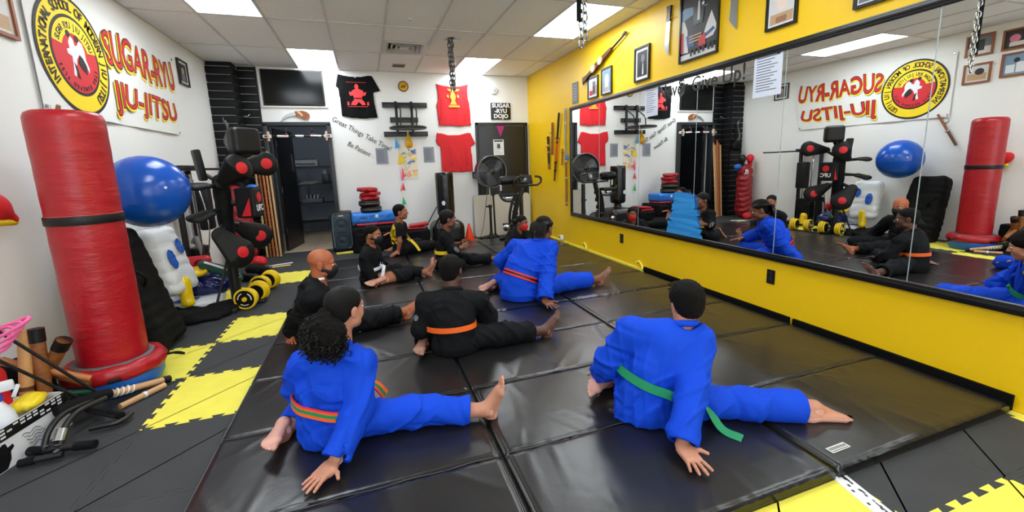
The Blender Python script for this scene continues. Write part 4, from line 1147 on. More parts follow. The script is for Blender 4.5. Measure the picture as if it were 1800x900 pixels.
# -- boy with the yellow badge
r6, F6, H6, T6 = person(dict(label='person in black shirt with big yellow badge and bare arm planted', seed=51, b=1.0, skin=sk_mid, cloth=M_gi, short_sleeve=True,
    f=(.93, -.35), pelvis=(.43, 6.62, .15), waist=(.405, 6.62, .27), chest=(.40, 6.61, .40), neck=(.42, 6.60, .53), head=(.452, 6.585, .69), face=(.96, -.25, .02), hh=.225, hair='short',
    shL=(.47, 6.77, .46), shR=(.385, 6.47, .455), elL=(.52, 6.83, .28), wrL=(.62, 6.78, .16), elR=(.40, 6.43, .27), wrR=(.365, 6.46, .115), handR=((-.75, -.5, -.3), (-.3, -.3, .9), .14, .1), handL=((.9, 0, -.1), (0, 0, 1)),
    hipL=(.46, 6.70, .135), hipR=(.44, 6.55, .135), knR=(.80, 6.60, .135), anR=(1.1, 6.85, .1), footR=((.4, .1, .9), (.9, 0, -.4)), knL=(.72, 6.98, .12), anL=(.37, 6.95, .095), hemL=.03, footL=((-.97, -.1, .02), (.1, .3, -.9)),
    belt=[M_yb], belt_w=.04, tails=[[(.56, 6.47, .27), (.62, 6.44, .2), (.68, 6.42, .1)]], tail_n=(.2, -.9, .3)))
decal(F6, (.335, 6.53, .40), (-.55, -.83, .1), (0, 0, 1), .085, 'yellow_badge', M_yb, r6, ry=.13)
decal(F6, (.335, 6.53, .40), (-.55, -.83, .1), (0, 0, 1), .055, 'badge_emblem', mat('badge_olive', (150, 128, 20), .6), r6, off=.006, ry=.075)
# -- girl with the long braids
r7, F7, H7, T7 = person(dict(label='person with long braids, black uniform and yellow belt beside the orange cone', seed=61, b=1.02, skin=sk_brown, cloth=M_gi,
    f=(.93, -.1), pelvis=(0.900, 5.500, 0.150), waist=(0.895, 5.500, 0.265), chest=(0.900, 5.500, 0.385), neck=(0.930, 5.500, 0.500), head=(0.970, 5.490, 0.665), face=(.97, .02, -.08), hh=.232, hair='slick',
    shL=(0.930, 5.660, 0.440), shR=(0.900, 5.350, 0.440), elL=(0.970, 5.700, 0.280), wrL=(1.130, 5.640, 0.300), elR=(0.970, 5.280, 0.280), wrR=(1.100, 5.300, 0.310), cuff=.05, handR=((.7, .4, .2), (.3, -.8, .3), .1, .5), handL=((.8, 0, .2), (0, .5, .8)),
    hipL=(0.920, 5.580, 0.135), hipR=(0.910, 5.420, 0.135), knL=(1.240, 5.320, 0.130), anL=(1.555, 5.330, 0.100), hemL=.08, footL=((.5, .1, .86), (.86, 0, -.5)),
    knR=(1.020, 5.160, 0.110), anR=(0.750, 5.350, 0.130), hemR=.02, footR=((-.25, -.5, -.8), (-.75, -.3, .4)),
    belt=[M_yb], belt_w=.045))
paths = []; rs = np.random.RandomState(8); b0 = H7.w(0, -.1, .02)
for i in range(26):
    o = H7.R[:, 0]*rs.uniform(-.03, .03); q = [b0+o*.4]; d = nv(-H7.R[:, 1]*.8+A(0, 0, -.3)); p = b0+o*.4
    for k in range(10):
        d = nv(d+A(0, 0, -.55)); p = p+d*.036+o*.05; q.append(p+A(rs.uniform(-1, 1), rs.uniform(-1, 1), 0)*.003)
    paths.append(q)
strands(H7, 'braids', r7, M_hair, paths, .0085, 6)
MB().tube([Vector(H7.w(.02*math.cos(a), -.105, .02+.02*math.sin(a))) for a in np.linspace(0, 2*math.pi, 14)], .004, 6).build('hair_tie', mat('grey_tie', (150, 150, 155), .3, metal=.5), r7, 60)
decal(F7, (1.01, 5.22, .30), (.2, -.95, .15), (-.5, 0, .5), .028, 'sleeve_badge', mat('badge_grey', (120, 120, 124), .6), r7, ry=.05)
# -- instructor in blue with red and black belt
r8, F8, H8, T8 = person(dict(label='adult in blue uniform with red and black belt and short braids', near=True, seed=71, b=1.2, skin=sk_brown, cloth=M_blue,
    f=(.5, .86), pelvis=(1.325, 3.76, .16), waist=(1.35, 3.77, .29), chest=(1.44, 3.79, .42), neck=(1.565, 3.815, .575), head=(1.625, 3.84, .70), face=(.75, .6, -.35), hh=.235, hair='short',
    shL=(1.375, 3.97, .52), shR=(1.625, 3.705, .525), elL=(1.25, 4.12, .36), wrL=(1.36, 4.28, .25), elR=(1.545, 3.59, .32), wrR=(1.445, 3.425, .105), cuff=.012,
    handR=((.1, -.98, -.12), (0, -.1, 1), .24, .05), handL=((.6, .7, -.1), (0, 0, 1)), hs=1.08,
    hipL=(1.26, 3.82, .14), hipR=(1.42, 3.72, .14), knR=(1.86, 3.79, .14), anR=(2.225, 3.83, .105), hemR=.1, footR=((.62, .12, .78), (.76, -.05, -.62)), fs=1.08,
    knL=(1.35, 4.28, .13), anL=(1.13, 4.10, .092), hemL=.04, footL=((-.82, -.5, -.2), (-.3, -.5, .75)),
    belt=[M_redb, (.34, .68, M_black)], belt_w=.048))
paths = []; rs = np.random.RandomState(9)
for i in range(34):
    a = -1.25+2.5*i/33
    q = [H8.w(math.sin(a)*.06, .07*math.cos(a*.8)+.005, .075-.02*abs(a)), H8.w(math.sin(a)*.08, .01, .118-.045*abs(a)), H8.w(math.sin(a)*.084, -.075, .085-.04*abs(a)), H8.w(math.sin(a)*.086, -.113, .02), H8.w(math.sin(a)*.085, -.112+rs.uniform(-.01, .01), -.045), H8.w(math.sin(a)*.088, -.1+rs.uniform(-.015, .01), -.085-rs.uniform(0, .03))]
    paths.append(spline(q, 5))
strands(H8, 'braids', r8, mat('braid_hair', (22, 15, 13), .5, spec=.2), paths, .0075, 6)
MB().lathe([(.012, -.02), (.03, -.012), (.034, 0), (.03, .012), (.012, .02)], M=Matrix.Translation(Vector(H8.w(-.085, -.02, .0))) @ Matrix.Rotation(1.2, 4, 'Y'), n=16).build('red_hair_band', M_redb, r8, 60)
# -- small child with the red mask
r9, F9, H9, T9 = person(dict(label='small child in red mask sitting by the exercise bike', seed=81, b=.92, skin=sk_brown, cloth=M_gi, hs=.8, fs=.8,
    f=(.5, -.85), pelvis=(2.020, 5.850, 0.130), waist=(2.015, 5.850, 0.215), chest=(2.030, 5.830, 0.300), neck=(2.055, 5.810, 0.375), head=(2.100, 5.770, 0.495), face=(.45, -.88, -.12), hh=.205, hair='short', mask=M_rmask,
    shL=(2.165, 5.870, 0.315), shR=(1.920, 5.770, 0.315), elL=(2.230, 5.790, 0.200), wrL=(2.200, 5.670, 0.130), elR=(1.860, 5.690, 0.200), wrR=(1.930, 5.570, 0.120), handR=((.5, -.8, -.2), (0, 0, 1)), handL=((-.2, -.9, -.1), (0, 0, 1)),
    hipL=(2.080, 5.850, 0.115), hipR=(1.960, 5.830, 0.115), knL=(2.300, 5.650, 0.115), anL=(2.350, 5.420, 0.090), footL=((.1, -.6, .8), (.1, -.8, -.6)), knR=(1.820, 5.620, 0.115), anR=(2.050, 5.490, 0.090), footR=((.9, -.2, .1), (0, -.3, -.9)),
    belt=[M_yb], belt_w=.035))
# ================================================================== things on the walls and ceiling
M_wp = mat('paper_white', (226, 228, 232), .7); M_gp = mat('paper_grey', (150, 156, 168), .7); M_print = mat('print_grey', (70, 72, 78), .7)
M_gold = mat('gold', (214, 164, 50), .35, metal=.7); M_chrome = mat('chrome', (190, 192, 196), .2, metal=1); M_steel = mat('blade_steel', (176, 180, 184), .28, metal=.9)
M_wood = mat('brown_wood', (140, 84, 42), .45, bump=.2, bscale=30, var=.25, vscale=10, stretch=(1, 1, 8)); M_wood2 = mat('light_wood', (206, 156, 100), .5, bump=.2, bscale=30, var=.15, vscale=10)
M_dwood = mat('dark_wood', (92, 52, 28), .5)
M_red = mat('red_cloth', (214, 22, 34), .7, bump=.2, bscale=200, bdist=.002); M_kc = mat('black_cloth', (13, 13, 15), .8, spec=.15, bump=.2, bscale=200, bdist=.002)
def flat(name, poly, M, m, parent=None, th=.003): return MB().prism(poly, th, M).build(name, m, parent)
def rect(x0, x1, y0, y1): return [(x0, y0), (x1, y0), (x1, y1), (x0, y1)]
def circ(cx, cy, r, n=28, ry=None): return [(cx+r*math.cos(2*math.pi*i/n), cy+(ry or r)*math.sin(2*math.pi*i/n)) for i in range(n)]
def off(M, d): return M @ Matrix.Translation((0, 0, d))
ZERO_B = back_M(0, 0); ZERO_R = right_M(0, 0); ZERO_L = left_M(0, 0)

# ---- television in its white surround
t = thing('television', 'wide dark flat television high on the back wall', 'television', (-.96, YB, 2.38))
MB().box((-.958, YB-.026, 2.655), (.885, .04, .54), bev=.006).build('bezel', M_black, t, 35)
MB().box((-.958, YB-.047, 2.66), (.85, .004, .5)).build('screen', mat('screen_glass', (8, 9, 10), .16, spec=.3), t)
mb = MB()
for z in (2.368, 2.945): mb.box((-.958, YB-.016, z), (.96, .028, .022))
for x in (-1.427, -.489): mb.box((x, YB-.016, 2.656), (.022, .028, .56))
mb.build('white_surround', M_white, t)
# ---- curved knife plaque
t = thing('curved_knife', 'curved steel blade with wooden handle mounted above the doorway', 'knife', (-.97, YB, 2.2))
M0 = off(ZERO_B, .012)
bl = [(-1.205, 2.135), (-1.165, 2.2), (-1.11, 2.245), (-1.04, 2.275), (-.965, 2.285), (-.965, 2.235), (-1.03, 2.222), (-1.1, 2.2), (-1.16, 2.165)]
flat('blade', bl, M0, M_steel, t, .008)
hd = [(-.985, 2.295), (-.93, 2.3), (-.87, 2.305), (-.81, 2.29), (-.77, 2.255), (-.765, 2.215), (-.79, 2.18), (-.85, 2.175), (-.91, 2.2), (-.965, 2.22)]
flat('handle', hd, off(ZERO_B, .006), M_wood, t, .022)
flat('handle_inlay', [(-.95, 2.29), (-.91, 2.295), (-.86, 2.24), (-.88, 2.215)], off(ZERO_B, .028), mat('inlay_bone', (210, 170, 130), .4), t, .002)
# ---- pull-up bar across the doorway
t = thing('pull_up_bar', 'black and white pull-up bar across the left doorway', 'bar', (-.97, YB-.1, 1.9))
yb = YB-.11
MB().tube([(-1.42, yb, 1.905), (-.5, yb, 1.895)], .016, 12).build('bar_tube', M_black, t, 60)
for (a, b_) in ((-1.26, -1.1), (-1.0, -.88), (-.78, -.62)): MB().tube([(a, yb, 1.904), (b_, yb, 1.899)], .0185, 12).build('foam_grip', M_wp, t, 60)
for x in (-1.4, -.52):
    MB().box((x, yb, 1.9), (.12, .05, .05), bev=.008).build('end_bracket', M_wp, t, 35)
    MB().box((x+(.02 if x < -1 else -.02), yb-.012, 1.9), (.03, .05, .15), bev=.005).build('bracket_plate', mat('bracket_beige', (206, 176, 150), .5), t, 35)
    MB().box((x, yb-.026, 1.9), (.07, .006, .026)).build('bracket_label', M_dwood, t)
for x in (-1.13, -.75):
    MB().tube([(x, yb, 1.91), (x, yb-.02, 1.98), (x, yb+.03, 2.01), (x, YB-.07, 2.03)], .012, 8).build('hook', M_black, t, 60)
    MB().lathe([(.02, -.015), (.02, .015)], M=T_(x, yb, 1.93) @ Matrix.Rotation(math.pi/2, 4, 'Y'), n=14).build('hook_pad', mat('hook_red', (170, 70, 60), .6), t, 40)
# ---- shirts pinned to the wall
def shirt(name, label, outline, m, ripple=.012, seed=1):
    """cloth pinned flat: a grid clipped to the outline, with soft vertical ripples and thickness"""
    t = thing(name, label, 'shirt', (outline[0][0], YB, outline[0][1]))
    xs_ = [p[0] for p in outline]; zs_ = [p[1] for p in outline]
    F = Field((min(xs_)-.03, YB-.07, min(zs_)-.03), (max(xs_)+.03, YB+.01, max(zs_)+.03), .011)
    X, Z = F.ax[0][:, None], F.ax[2][None, :]
    ins = np.zeros((len(F.ax[0]), len(F.ax[2])), bool); dist = np.full(ins.shape, 9.)
    n = len(outline)
    for i in range(n):
        (x1, z1), (x2, z2) = outline[i-1], outline[i]
        c = ((z1 > Z) != (z2 > Z)) & (X < (x2-x1)*(Z-z1)/((z2-z1) if z2 != z1 else 1e-9)+x1); ins ^= c
        tt = np.clip(((X-x1)*(x2-x1)+(Z-z1)*(z2-z1))/((x2-x1)**2+(z2-z1)**2+1e-12), 0, 1)
        dist = np.minimum(dist, np.hypot(X-x1-tt*(x2-x1), Z-z1-tt*(z2-z1)))
    sd = np.where(ins, -dist, dist)
    w0 = .5+.5*np.sin(X*22+seed+3*np.sin(Z*3+seed)); w1 = np.clip((max(zs_)-Z)/(max(zs_)-min(zs_)), 0, 1)
    yc = YB-.016-ripple*w0*w1
    D = np.abs(F.ax[1][None, :, None]-yc[:, None, :])-.006
    F.D = np.maximum(D, sd[:, None, :]).astype(np.float32)
    soft('cloth', F, m, t); return t
tb = shirt('black_shirt', 'black t-shirt with a red kneeling figure pinned on the back wall',
      [(-.285, 2.9), (-.18, 2.875), (-.05, 2.86), (.08, 2.865), (.2, 2.89), (.25, 2.885), (.375, 2.64), (.255, 2.61), (.26, 2.42), (.295, 2.2), (.1, 2.185), (-.1, 2.19), (-.28, 2.225), (-.285, 2.5), (-.3, 2.68), (-.335, 2.7)], M_kc, seed=2)
M_rprint = mat('red_print', (232, 62, 66), .7)
Mp = ZERO_B
def pr(name, poly, parent, m, th=.002, y=.034): return flat(name, poly, off(Mp, y), m, parent, th)
fig = [(-.02, 2.745), (.01, 2.735), (.025, 2.7), (.012, 2.67), (.045, 2.655), (.085, 2.64), (.1, 2.6), (.13, 2.62), (.14, 2.6), (.115, 2.555), (.075, 2.555), (.06, 2.5), (.1, 2.45), (.115, 2.41), (.06, 2.4), (.01, 2.455), (-.04, 2.4), (-.12, 2.405), (-.1, 2.45), (-.055, 2.5), (-.075, 2.56), (-.12, 2.55), (-.135, 2.6), (-.12, 2.625), (-.1, 2.605), (-.08, 2.64), (-.045, 2.655), (-.03, 2.67), (-.045, 2.7)]
pr('printed_figure', fig, tb, M_rprint)
pr('printed_belt', [(-.05, 2.52), (.055, 2.52), (.055, 2.505), (-.05, 2.505)], tb, M_kc, .002, .037)
for (x, z) in ((-.16, 2.43), (.15, 2.43)): pr('printed_mark', [(x-.015, z-.03), (x+.02, z-.03), (x+.015, z+.03), (x-.01, z+.025)], tb, M_rprint)
pr('printed_line', rect(-.17, .15, 2.375, 2.383), tb, M_rprint); pr('printed_line', rect(-.17, .15, 2.765, 2.77), tb, M_rprint)
pr('neck_label', [(-.035, 2.845), (.0, 2.845), (-.017, 2.88)], tb, M_wp, .003, .03)
M_gprint = mat('gold_print', (226, 168, 60), .6)
tr = shirt('red_tank_top', 'red sleeveless top with a gold emblem pinned above the other red shirt',
      [(1.315, 2.79), (1.45, 2.76), (1.6, 2.745), (1.75, 2.76), (1.9, 2.8), (1.885, 2.7), (1.885, 2.55), (1.91, 2.45), (1.925, 2.07), (1.75, 2.055), (1.5, 2.06), (1.325, 2.06), (1.305, 2.42), (1.34, 2.52), (1.34, 2.65)], M_red, seed=4)
pr('gold_emblem', [(1.5, 2.7), (1.74, 2.7), (1.7, 2.66), (1.54, 2.66)], tr, M_gprint)
pr('gold_emblem', [(1.575, 2.64), (1.605, 2.66), (1.635, 2.64), (1.66, 2.56), (1.64, 2.5), (1.675, 2.43), (1.55, 2.43), (1.58, 2.5), (1.555, 2.56)], tr, M_gprint)
pr('gold_emblem', rect(1.52, 1.72, 2.385, 2.42), tr, M_gprint)
for x in (1.515, 1.7): pr('gold_emblem', [(x-.018, 2.56), (x+.02, 2.545), (x+.012, 2.6), (x-.012, 2.61)], tr, M_gprint)
shirt('red_shirt', 'plain red t-shirt pinned below the red sleeveless top',
      [(1.275, 1.945), (1.36, 1.94), (1.5, 1.9), (1.68, 1.905), (1.85, 1.945), (1.9, 1.94), (1.985, 1.74), (1.9, 1.69), (1.91, 1.5), (1.91, 1.235), (1.7, 1.225), (1.45, 1.24), (1.325, 1.25), (1.33, 1.5), (1.325, 1.7), (1.275, 1.73), (1.255, 1.8)], M_red, seed=7)
# ---- round gold plaque, smoke alarm
t = thing('round_plaque', 'small round gold plaque between black shirt and red top', 'plaque', (.755, YB, 2.73))
MB().lathe([(.088, 0), (.088, .012), (.08, .018), (.074, .012)], M=off(back_M(.755, 2.73, 0), 0), n=32, cap=False).build('rim', M_black, t, 40)
MB().lathe([(.074, .0), (.074, .013), (.0, .015)], M=off(back_M(.755, 2.73, 0), 0), n=32).build('disc', M_gold, t, 40)
flat('engraving', [(.71, 2.72), (.735, 2.75), (.77, 2.745), (.795, 2.765), (.8, 2.73), (.77, 2.7), (.725, 2.7)], off(ZERO_B, .013), mat('gold_dark', (140, 100, 36), .4, metal=.6), t, .002)
t = thing('smoke_alarm', 'round white smoke alarm high on the back wall', 'alarm', (2.385, YB, 2.695))
MB().lathe([(.07, 0), (.07, .02), (.058, .035), (.02, .042), (0, .042)], M=back_M(2.385, 2.695, 0), n=32).build('alarm_body', M_wp, t, 40)
MB().lathe([(.03, .04), (.03, .046), (0, .047)], M=back_M(2.385, 2.695, 0), n=24).build('alarm_button', mat('alarm_grey', (190, 192, 194), .5), t, 40)
o = MB().lathe([(.009, 0), (.006, .01), (0, .012)], M=back_M(1.98, 2.87, 0), n=12).build('wall_pin', M_print); setp(o, 'tiny dark pin in the wall above the red top', 'pin')
# ---- dojo sign
t = thing('dojo_sign', 'square black sign with white lettering above the corner door', 'sign', (2.5, YB, 2.2))
MB().box((2.502, YB-.012, 2.328), (.385, .022, .3), bev=.004).build('sign_board', M_black, t, 35)
for s_, z, sz in (('SUGAR', 2.425, .1), ('-RYU', 2.328, .1), ('DOJO', 2.235, .1)):
    text('lettering', s_, sz, back_M(2.502, z, .024), M_wp, t, bold=.004, sx=1.08)
# ---- sheets of paper, child's drawing
def sheet(name, label, M, w_, h_, m, lines=0, cat='paper', hd=False):
    t = thing(name, label, cat, M.translation)
    flat('sheet', rect(-w_/2, w_/2, -h_/2, h_/2), M, m, t, .002)
    for k in range(lines):
        z = h_/2-.14*h_-(.72*h_)*k/max(1, lines-1); ww = w_*(.74-.22*((k*7) % 3)/2)
        flat('print_line', rect(-w_*.4, -w_*.4+ww, z-h_*.008, z+h_*.008), off(M, .002), M_print, t, .0006)
    if hd: flat('print_heading', rect(-w_*.42, w_*.42, h_*.36, h_*.46), off(M, .002), M_print, t, .0006)
    return t
sheet('paper_sheet', 'grey printed sheet left of the drawing on the back wall', back_M(.305, 1.555), .2, .275, M_gp, 14)
sheet('paper_sheet', 'grey printed sheet right of the drawing on the back wall', back_M(1.118, 1.56), .19, .275, M_gp, 14)
t = sheet('child_drawing', 'cream sheet with a scribbled colourful drawing behind the pennants', back_M(.75, 1.445), .31, .61, mat('paper_cream', (236, 226, 204), .7), 0, 'drawing')
rs = random.Random(4)
cols = [mat('crayon_yellow', (240, 208, 96), .7), mat('crayon_blue', (96, 140, 200), .7), mat('crayon_pink', (236, 170, 150), .7), mat('crayon_tan', (220, 190, 140), .7)]
for k in range(22):
    cx, cz, r_ = rs.uniform(.63, .87), rs.uniform(1.18, 1.71), rs.uniform(.012, .05)
    poly = [(cx+r_*(1+.4*math.sin(3*a+k))*math.cos(a), cz+r_*(1+.3*math.cos(2*a+k))*math.sin(a)) for a in [2*math.pi*i/12 for i in range(12)]]
    poly = [(min(max(x, .6), .9), z) for x, z in poly]
    flat('crayon_patch', poly, off(ZERO_B, .002+.0003*k), cols[k % 4], t, .0004)
for k in range(7):
    x, z = rs.uniform(.64, .8), rs.uniform(1.2, 1.65)
    MB().tube([(x+.02*i, YB-.0125, z+.025*math.sin(i*1.3+k)) for i in range(5)], .0025, 5).build('crayon_line', cols[1] if k % 2 else M_print, t)
# ---- pennant string
t = thing('pennant_string', 'hanging string of small blue, yellow, pink and green pennants', 'pennants', (.58, YB-.03, .66))
MB().tube([(.535, YB-.025, 1.89), (.57, YB-.03, 1.65), (.6, YB-.03, 1.35), (.59, YB-.03, 1.0), (.6, YB-.03, .72)], .003, 5).build('string', M_wp, t)
for poly, c in (([(.55, 1.88), (.61, 1.7), (.535, 1.68)], (60, 160, 226)), ([(.6, 1.62), (.7, 1.46), (.56, 1.39)], (240, 206, 60)), ([(.66, 1.62), (.73, 1.59), (.62, 1.56)], (120, 170, 220)), ([(.585, 1.36), (.63, 1.12), (.6, 1.11)], (240, 120, 170)), ([(.625, 1.37), (.665, 1.2), (.62, 1.13)], (236, 70, 120)),
                ([(.62, 1.1), (.655, .94), (.6, .96)], (224, 40, 74)), ([(.6, 1.06), (.6, .95), (.565, .925)], (238, 130, 90)), ([(.605, .84), (.655, .7), (.58, .68)], (60, 190, 110))):
    flat('pennant', poly, off(ZERO_B, .03), mat('pennant_%d_%d_%d' % c, c, .7), t, .003)
# ---- lettering on the white wall
ang = -.5236
t = thing('wall_slogan', 'slanted black lettering reading Great Things Take Time', 'lettering', (0, YB, 1.9))
text('lettering', 'Great Things Take Time!', .118, back_M(.02, 1.925, .004) @ Matrix.Rotation(ang, 4, 'Z'), M_black, t, sx=.87)
t = thing('wall_slogan', 'slanted black lettering reading Be Patient', 'lettering', (-.05, YB, 1.67))
text('lettering', 'Be Patient', .118, back_M(-.055, 1.68, .004) @ Matrix.Rotation(ang, 4, 'Z'), M_black, t, sx=.82)
# ---- speed bag rack
t = thing('speed_bag_rack', 'black wall rack with a round speed bag platform', 'rack', (.75, YB, 1.9))
for (x0, x1, z) in ((.375, 1.135, 2.415), (.49, .965, 2.165), (.37, 1.12, 1.925)): MB().box(((x0+x1)/2, YB-.022, z), (x1-x0, .04, .085), bev=.004).build('wall_board', M_black, t, 35)
M_gmet = mat('gun_metal', (44, 45, 48), .35, metal=.6)
for x in (.6, .86):
    MB().box((x, YB-.06, 2.18), (.045, .03, .58), bev=.004).build('upright', M_gmet, t, 35)
    MB().tube([Vector(p) for p in spline([(x+.03, YB-.06, 2.4), (x+.06, YB-.2, 2.33), (x+.04, YB-.38, 2.2), (x+.03, YB-.4, 2.04)], 6)], .012, 8).build('brace', M_gmet, t, 60)
    MB().box((x, YB-.22, 2.0), (.03, .34, .025), bev=.004).build('platform_arm', M_gmet, t, 35)
MB().lathe([(.0, 0), (.29, .0), (.305, .012), (.305, .03), (.29, .04), (0, .04)], (.745, YB-.42, 1.975), 40).build('platform', M_gmet, t, 40)
MB().tube([(.735, YB-.42, 1.98), (.735, YB-.42, 1.9)], .012, 8).build('swivel', M_chrome, t)
t = thing('speed_bag', 'yellow pear-shaped speed bag hanging under the round platform', 'speed bag', (.735, YB-.42, 1.65))
MB().lathe([(0, 0), (.035, .006), (.06, .035), (.068, .075), (.058, .125), (.036, .17), (.02, .21), (.012, .235), (0, .24)], (.735, YB-.42, 1.66), 24).build('bag', mat('speed_bag_leather', (226, 170, 30), .4, bump=.1), t, 60)
MB().tube([(.735+.012*math.cos(a), YB-.42+.012*math.sin(a), 1.895) for a in np.linspace(0, 6.28, 12)], .003, 5).build('loop', M_black, t)
# ---- on the corner door
t = thing('door_pennant', 'magenta triangular pennant on the corner door', 'pennant', (2.48, YB-.05, 1.85))
flat('pennant', [(2.395, 2.08), (2.57, 2.08), (2.472, 1.85)], back_M(0, 0, .03), mat('magenta', (160, 36, 112), .6), t, .004)
t = sheet('door_notice', 'printed notice taped to the corner door', back_M(2.43, 1.665, .028), .205, .29, M_wp, 7, 'notice', True)
flat('print_block', rect(-.03, .03, -.02, .06), off(back_M(2.43, 1.665, .028), .002), M_print, t, .001)
t = thing('wall_bracket', 'small black bracket beside the corner door', 'bracket', (1.935, YB, 1.11))
mb = MB(); M0 = back_M(1.935, 1.165, 0)
for (a, b_, c, d) in ((-.035, .035, .045, .06), (-.035, .035, -.06, -.045), (-.035, -.022, -.045, .045), (.022, .035, -.045, .045)): mb.prism(rect(a, b_, c, d), .05, M0)
mb.build('bracket_frame', M_black, t)

# ================================================================== yellow wall
def picture(name, label, y0, y1, z0, z1, fm, inner, cat='picture', fw=.018, wall='r', matte=None):
    """framed picture; inner: list of (polygon in 0..1 coords, material)"""
    W_, H_ = abs(y1-y0), z1-z0
    M = (right_M((y0+y1)/2, (z0+z1)/2) if wall == 'r' else left_M((y0+y1)/2, (z0+z1)/2))
    t = thing(name, label, cat, M.translation)
    for (a, b_, c, d) in ((-W_/2, W_/2, H_/2-fw, H_/2), (-W_/2, W_/2, -H_/2, -H_/2+fw), (-W_/2, -W_/2+fw, -H_/2+fw, H_/2-fw), (W_/2-fw, W_/2, -H_/2+fw, H_/2-fw)):
        flat('frame_side', rect(a, b_, c, d), M, fm, t, .022)
    flat('mount', rect(-W_/2+fw, W_/2-fw, -H_/2+fw, H_/2-fw), off(M, .004), matte or M_wp, t, .004)
    for k, (poly, m) in enumerate(inner):
        P = [((x-.5)*(W_-2*fw), (y-.5)*(H_-2*fw)) for x, y in poly]
        flat('print', P, off(M, .0085+.0004*k), m, t, .0006)
    return t
c_sky = mat('photo_blue', (120, 150, 176), .5); c_grey = mat('photo_grey', (110, 112, 116), .5); c_dk = mat('photo_dark', (40, 38, 40), .5); c_skin = mat('photo_skin', (150, 104, 78), .5)
c_red = mat('photo_red', (190, 40, 44), .5); c_tan = mat('photo_tan', (186, 150, 112), .5); c_lt = mat('photo_light', (208, 206, 204), .5); c_bl = mat('photo_navy', (50, 80, 140), .5)
R_ = rect
t = thing('grey_plaque', 'small grey printed plaque on the yellow wall near the back corner', 'plaque', (XR, 5.895, 2.2))
M0 = right_M(5.895, 2.353); flat('plaque_plate', rect(-.088, .088, -.15, .15), M0, mat('plaque_grey', (112, 116, 124), .5), t, .01)
for k in range(6): flat('plaque_line', rect(-.06, .05, .1-.04*k, .106-.04*k), off(M0, .01), c_lt, t, .001)
picture('framed_photo', 'small framed photo of red and white objects under the rifle butt', 5.498, 5.221, 2.196, 2.482, M_mf, [(R_(.08, .92, .08, .92), c_lt), (R_(.1, .45, .1, .35), c_red), (R_(.45, .75, .12, .8), c_grey), (R_(.52, .68, .2, .55), c_dk), (R_(.76, .9, .1, .6), c_tan)])
picture('framed_photo', 'framed pale blue photo next to the small red one', 5.134, 4.884, 2.193, 2.526, M_mf, [(R_(.07, .93, .06, .94), c_sky), (circ(.5, .55, .25), c_lt), (R_(.3, .7, .1, .5), c_lt), (circ(.5, .18, .18, 16, .08), c_tan)])
picture('framed_photo', 'framed black and white portrait of a figure in a dark suit', 4.397, 4.124, 2.221, 2.59, M_mf, [(R_(.12, .88, .1, .9), c_dk), (circ(.55, .66, .13), c_grey), ([(.25, .1), (.88, .1), (.8, .45), (.6, .54), (.42, .48), (.25, .3)], M_black), ([(.5, .15), (.62, .15), (.6, .5), (.55, .52)], c_lt)])
picture('framed_poster', 'large framed poster with dark, blue and red shapes and stars', 3.65, 3.155, 2.262, 2.94, M_mf, [(R_(0, 1, 0, 1), c_dk), (R_(0, 1, 0, .08), c_lt), ([(0, .12), (.22, .1), (.18, .42), (.05, .62), (0, .6)], c_lt), ([(0, .56), (.75, .66), (.1, .74), (0, .72)], c_sky), ([(.6, .2), (.9, .22), (1, .32), (.84, .56), (.72, .4)], c_lt), ([(.66, .22), (.95, .3), (.9, .34), (.66, .27)], c_bl), ([(.2, .18), (.4, .16), (.35, .34), (.15, .34)], c_bl),
   (circ(.5, .86, .08), c_skin), ([(.36, .45), (.62, .45), (.66, .72), (.5, .8), (.34, .72)], M_black), ([(.46, .5), (.54, .5), (.52, .76), (.48, .76)], c_lt), ([(.5, .12), (.72, .12), (.7, .3), (.54, .26)], c_red), (R_(.0, .08, .12, .4), c_red),
   (R_(.25, .6, .3, .32), c_tan), (R_(.25, .6, .26, .28), c_tan), (R_(.25, .55, .22, .24), c_tan), ([(.9+.05*math.sin(i*2*math.pi/10)*(1 if i % 2 == 0 else .42), .7+.035*math.cos(i*2*math.pi/10)*(1 if i % 2 == 0 else .42)) for i in range(10)], M_wp), ([(.62+.05*math.sin(i*2*math.pi/10)*(1 if i % 2 == 0 else .42), .7+.035*math.cos(i*2*math.pi/10)*(1 if i % 2 == 0 else .42)) for i in range(10)], M_wp),
   (R_(.3, .34, .03, .13), M_black), (R_(.4, .46, .04, .13), M_black), (R_(.52, .58, .04, .14), M_black), (R_(.64, .7, .05, .14), M_black), (R_(.78, .84, .05, .15), M_black), (R_(.88, .94, .05, .15), M_black)])
picture('framed_photo', 'framed faded photo above the taped mirror sheet', 2.675, 2.42, 2.286, 2.62, M_mf, [(R_(.05, .95, .04, .96), c_lt), (R_(.08, .92, .06, .3), c_tan), ([(.08, .8), (.92, .7), (.92, .94), (.08, .94)], c_sky), (circ(.5, .55, .2), mat('photo_pale', (226, 206, 190), .5)), (R_(.3, .7, .08, .22), c_skin)])
picture('framed_photo', 'framed picture at the upper right edge above the mirror', 2.03, 1.8, 2.238, 2.55, M_mf, [(R_(.05, .95, .04, .96), c_grey), (R_(.2, .8, .1, .5), c_dk)])
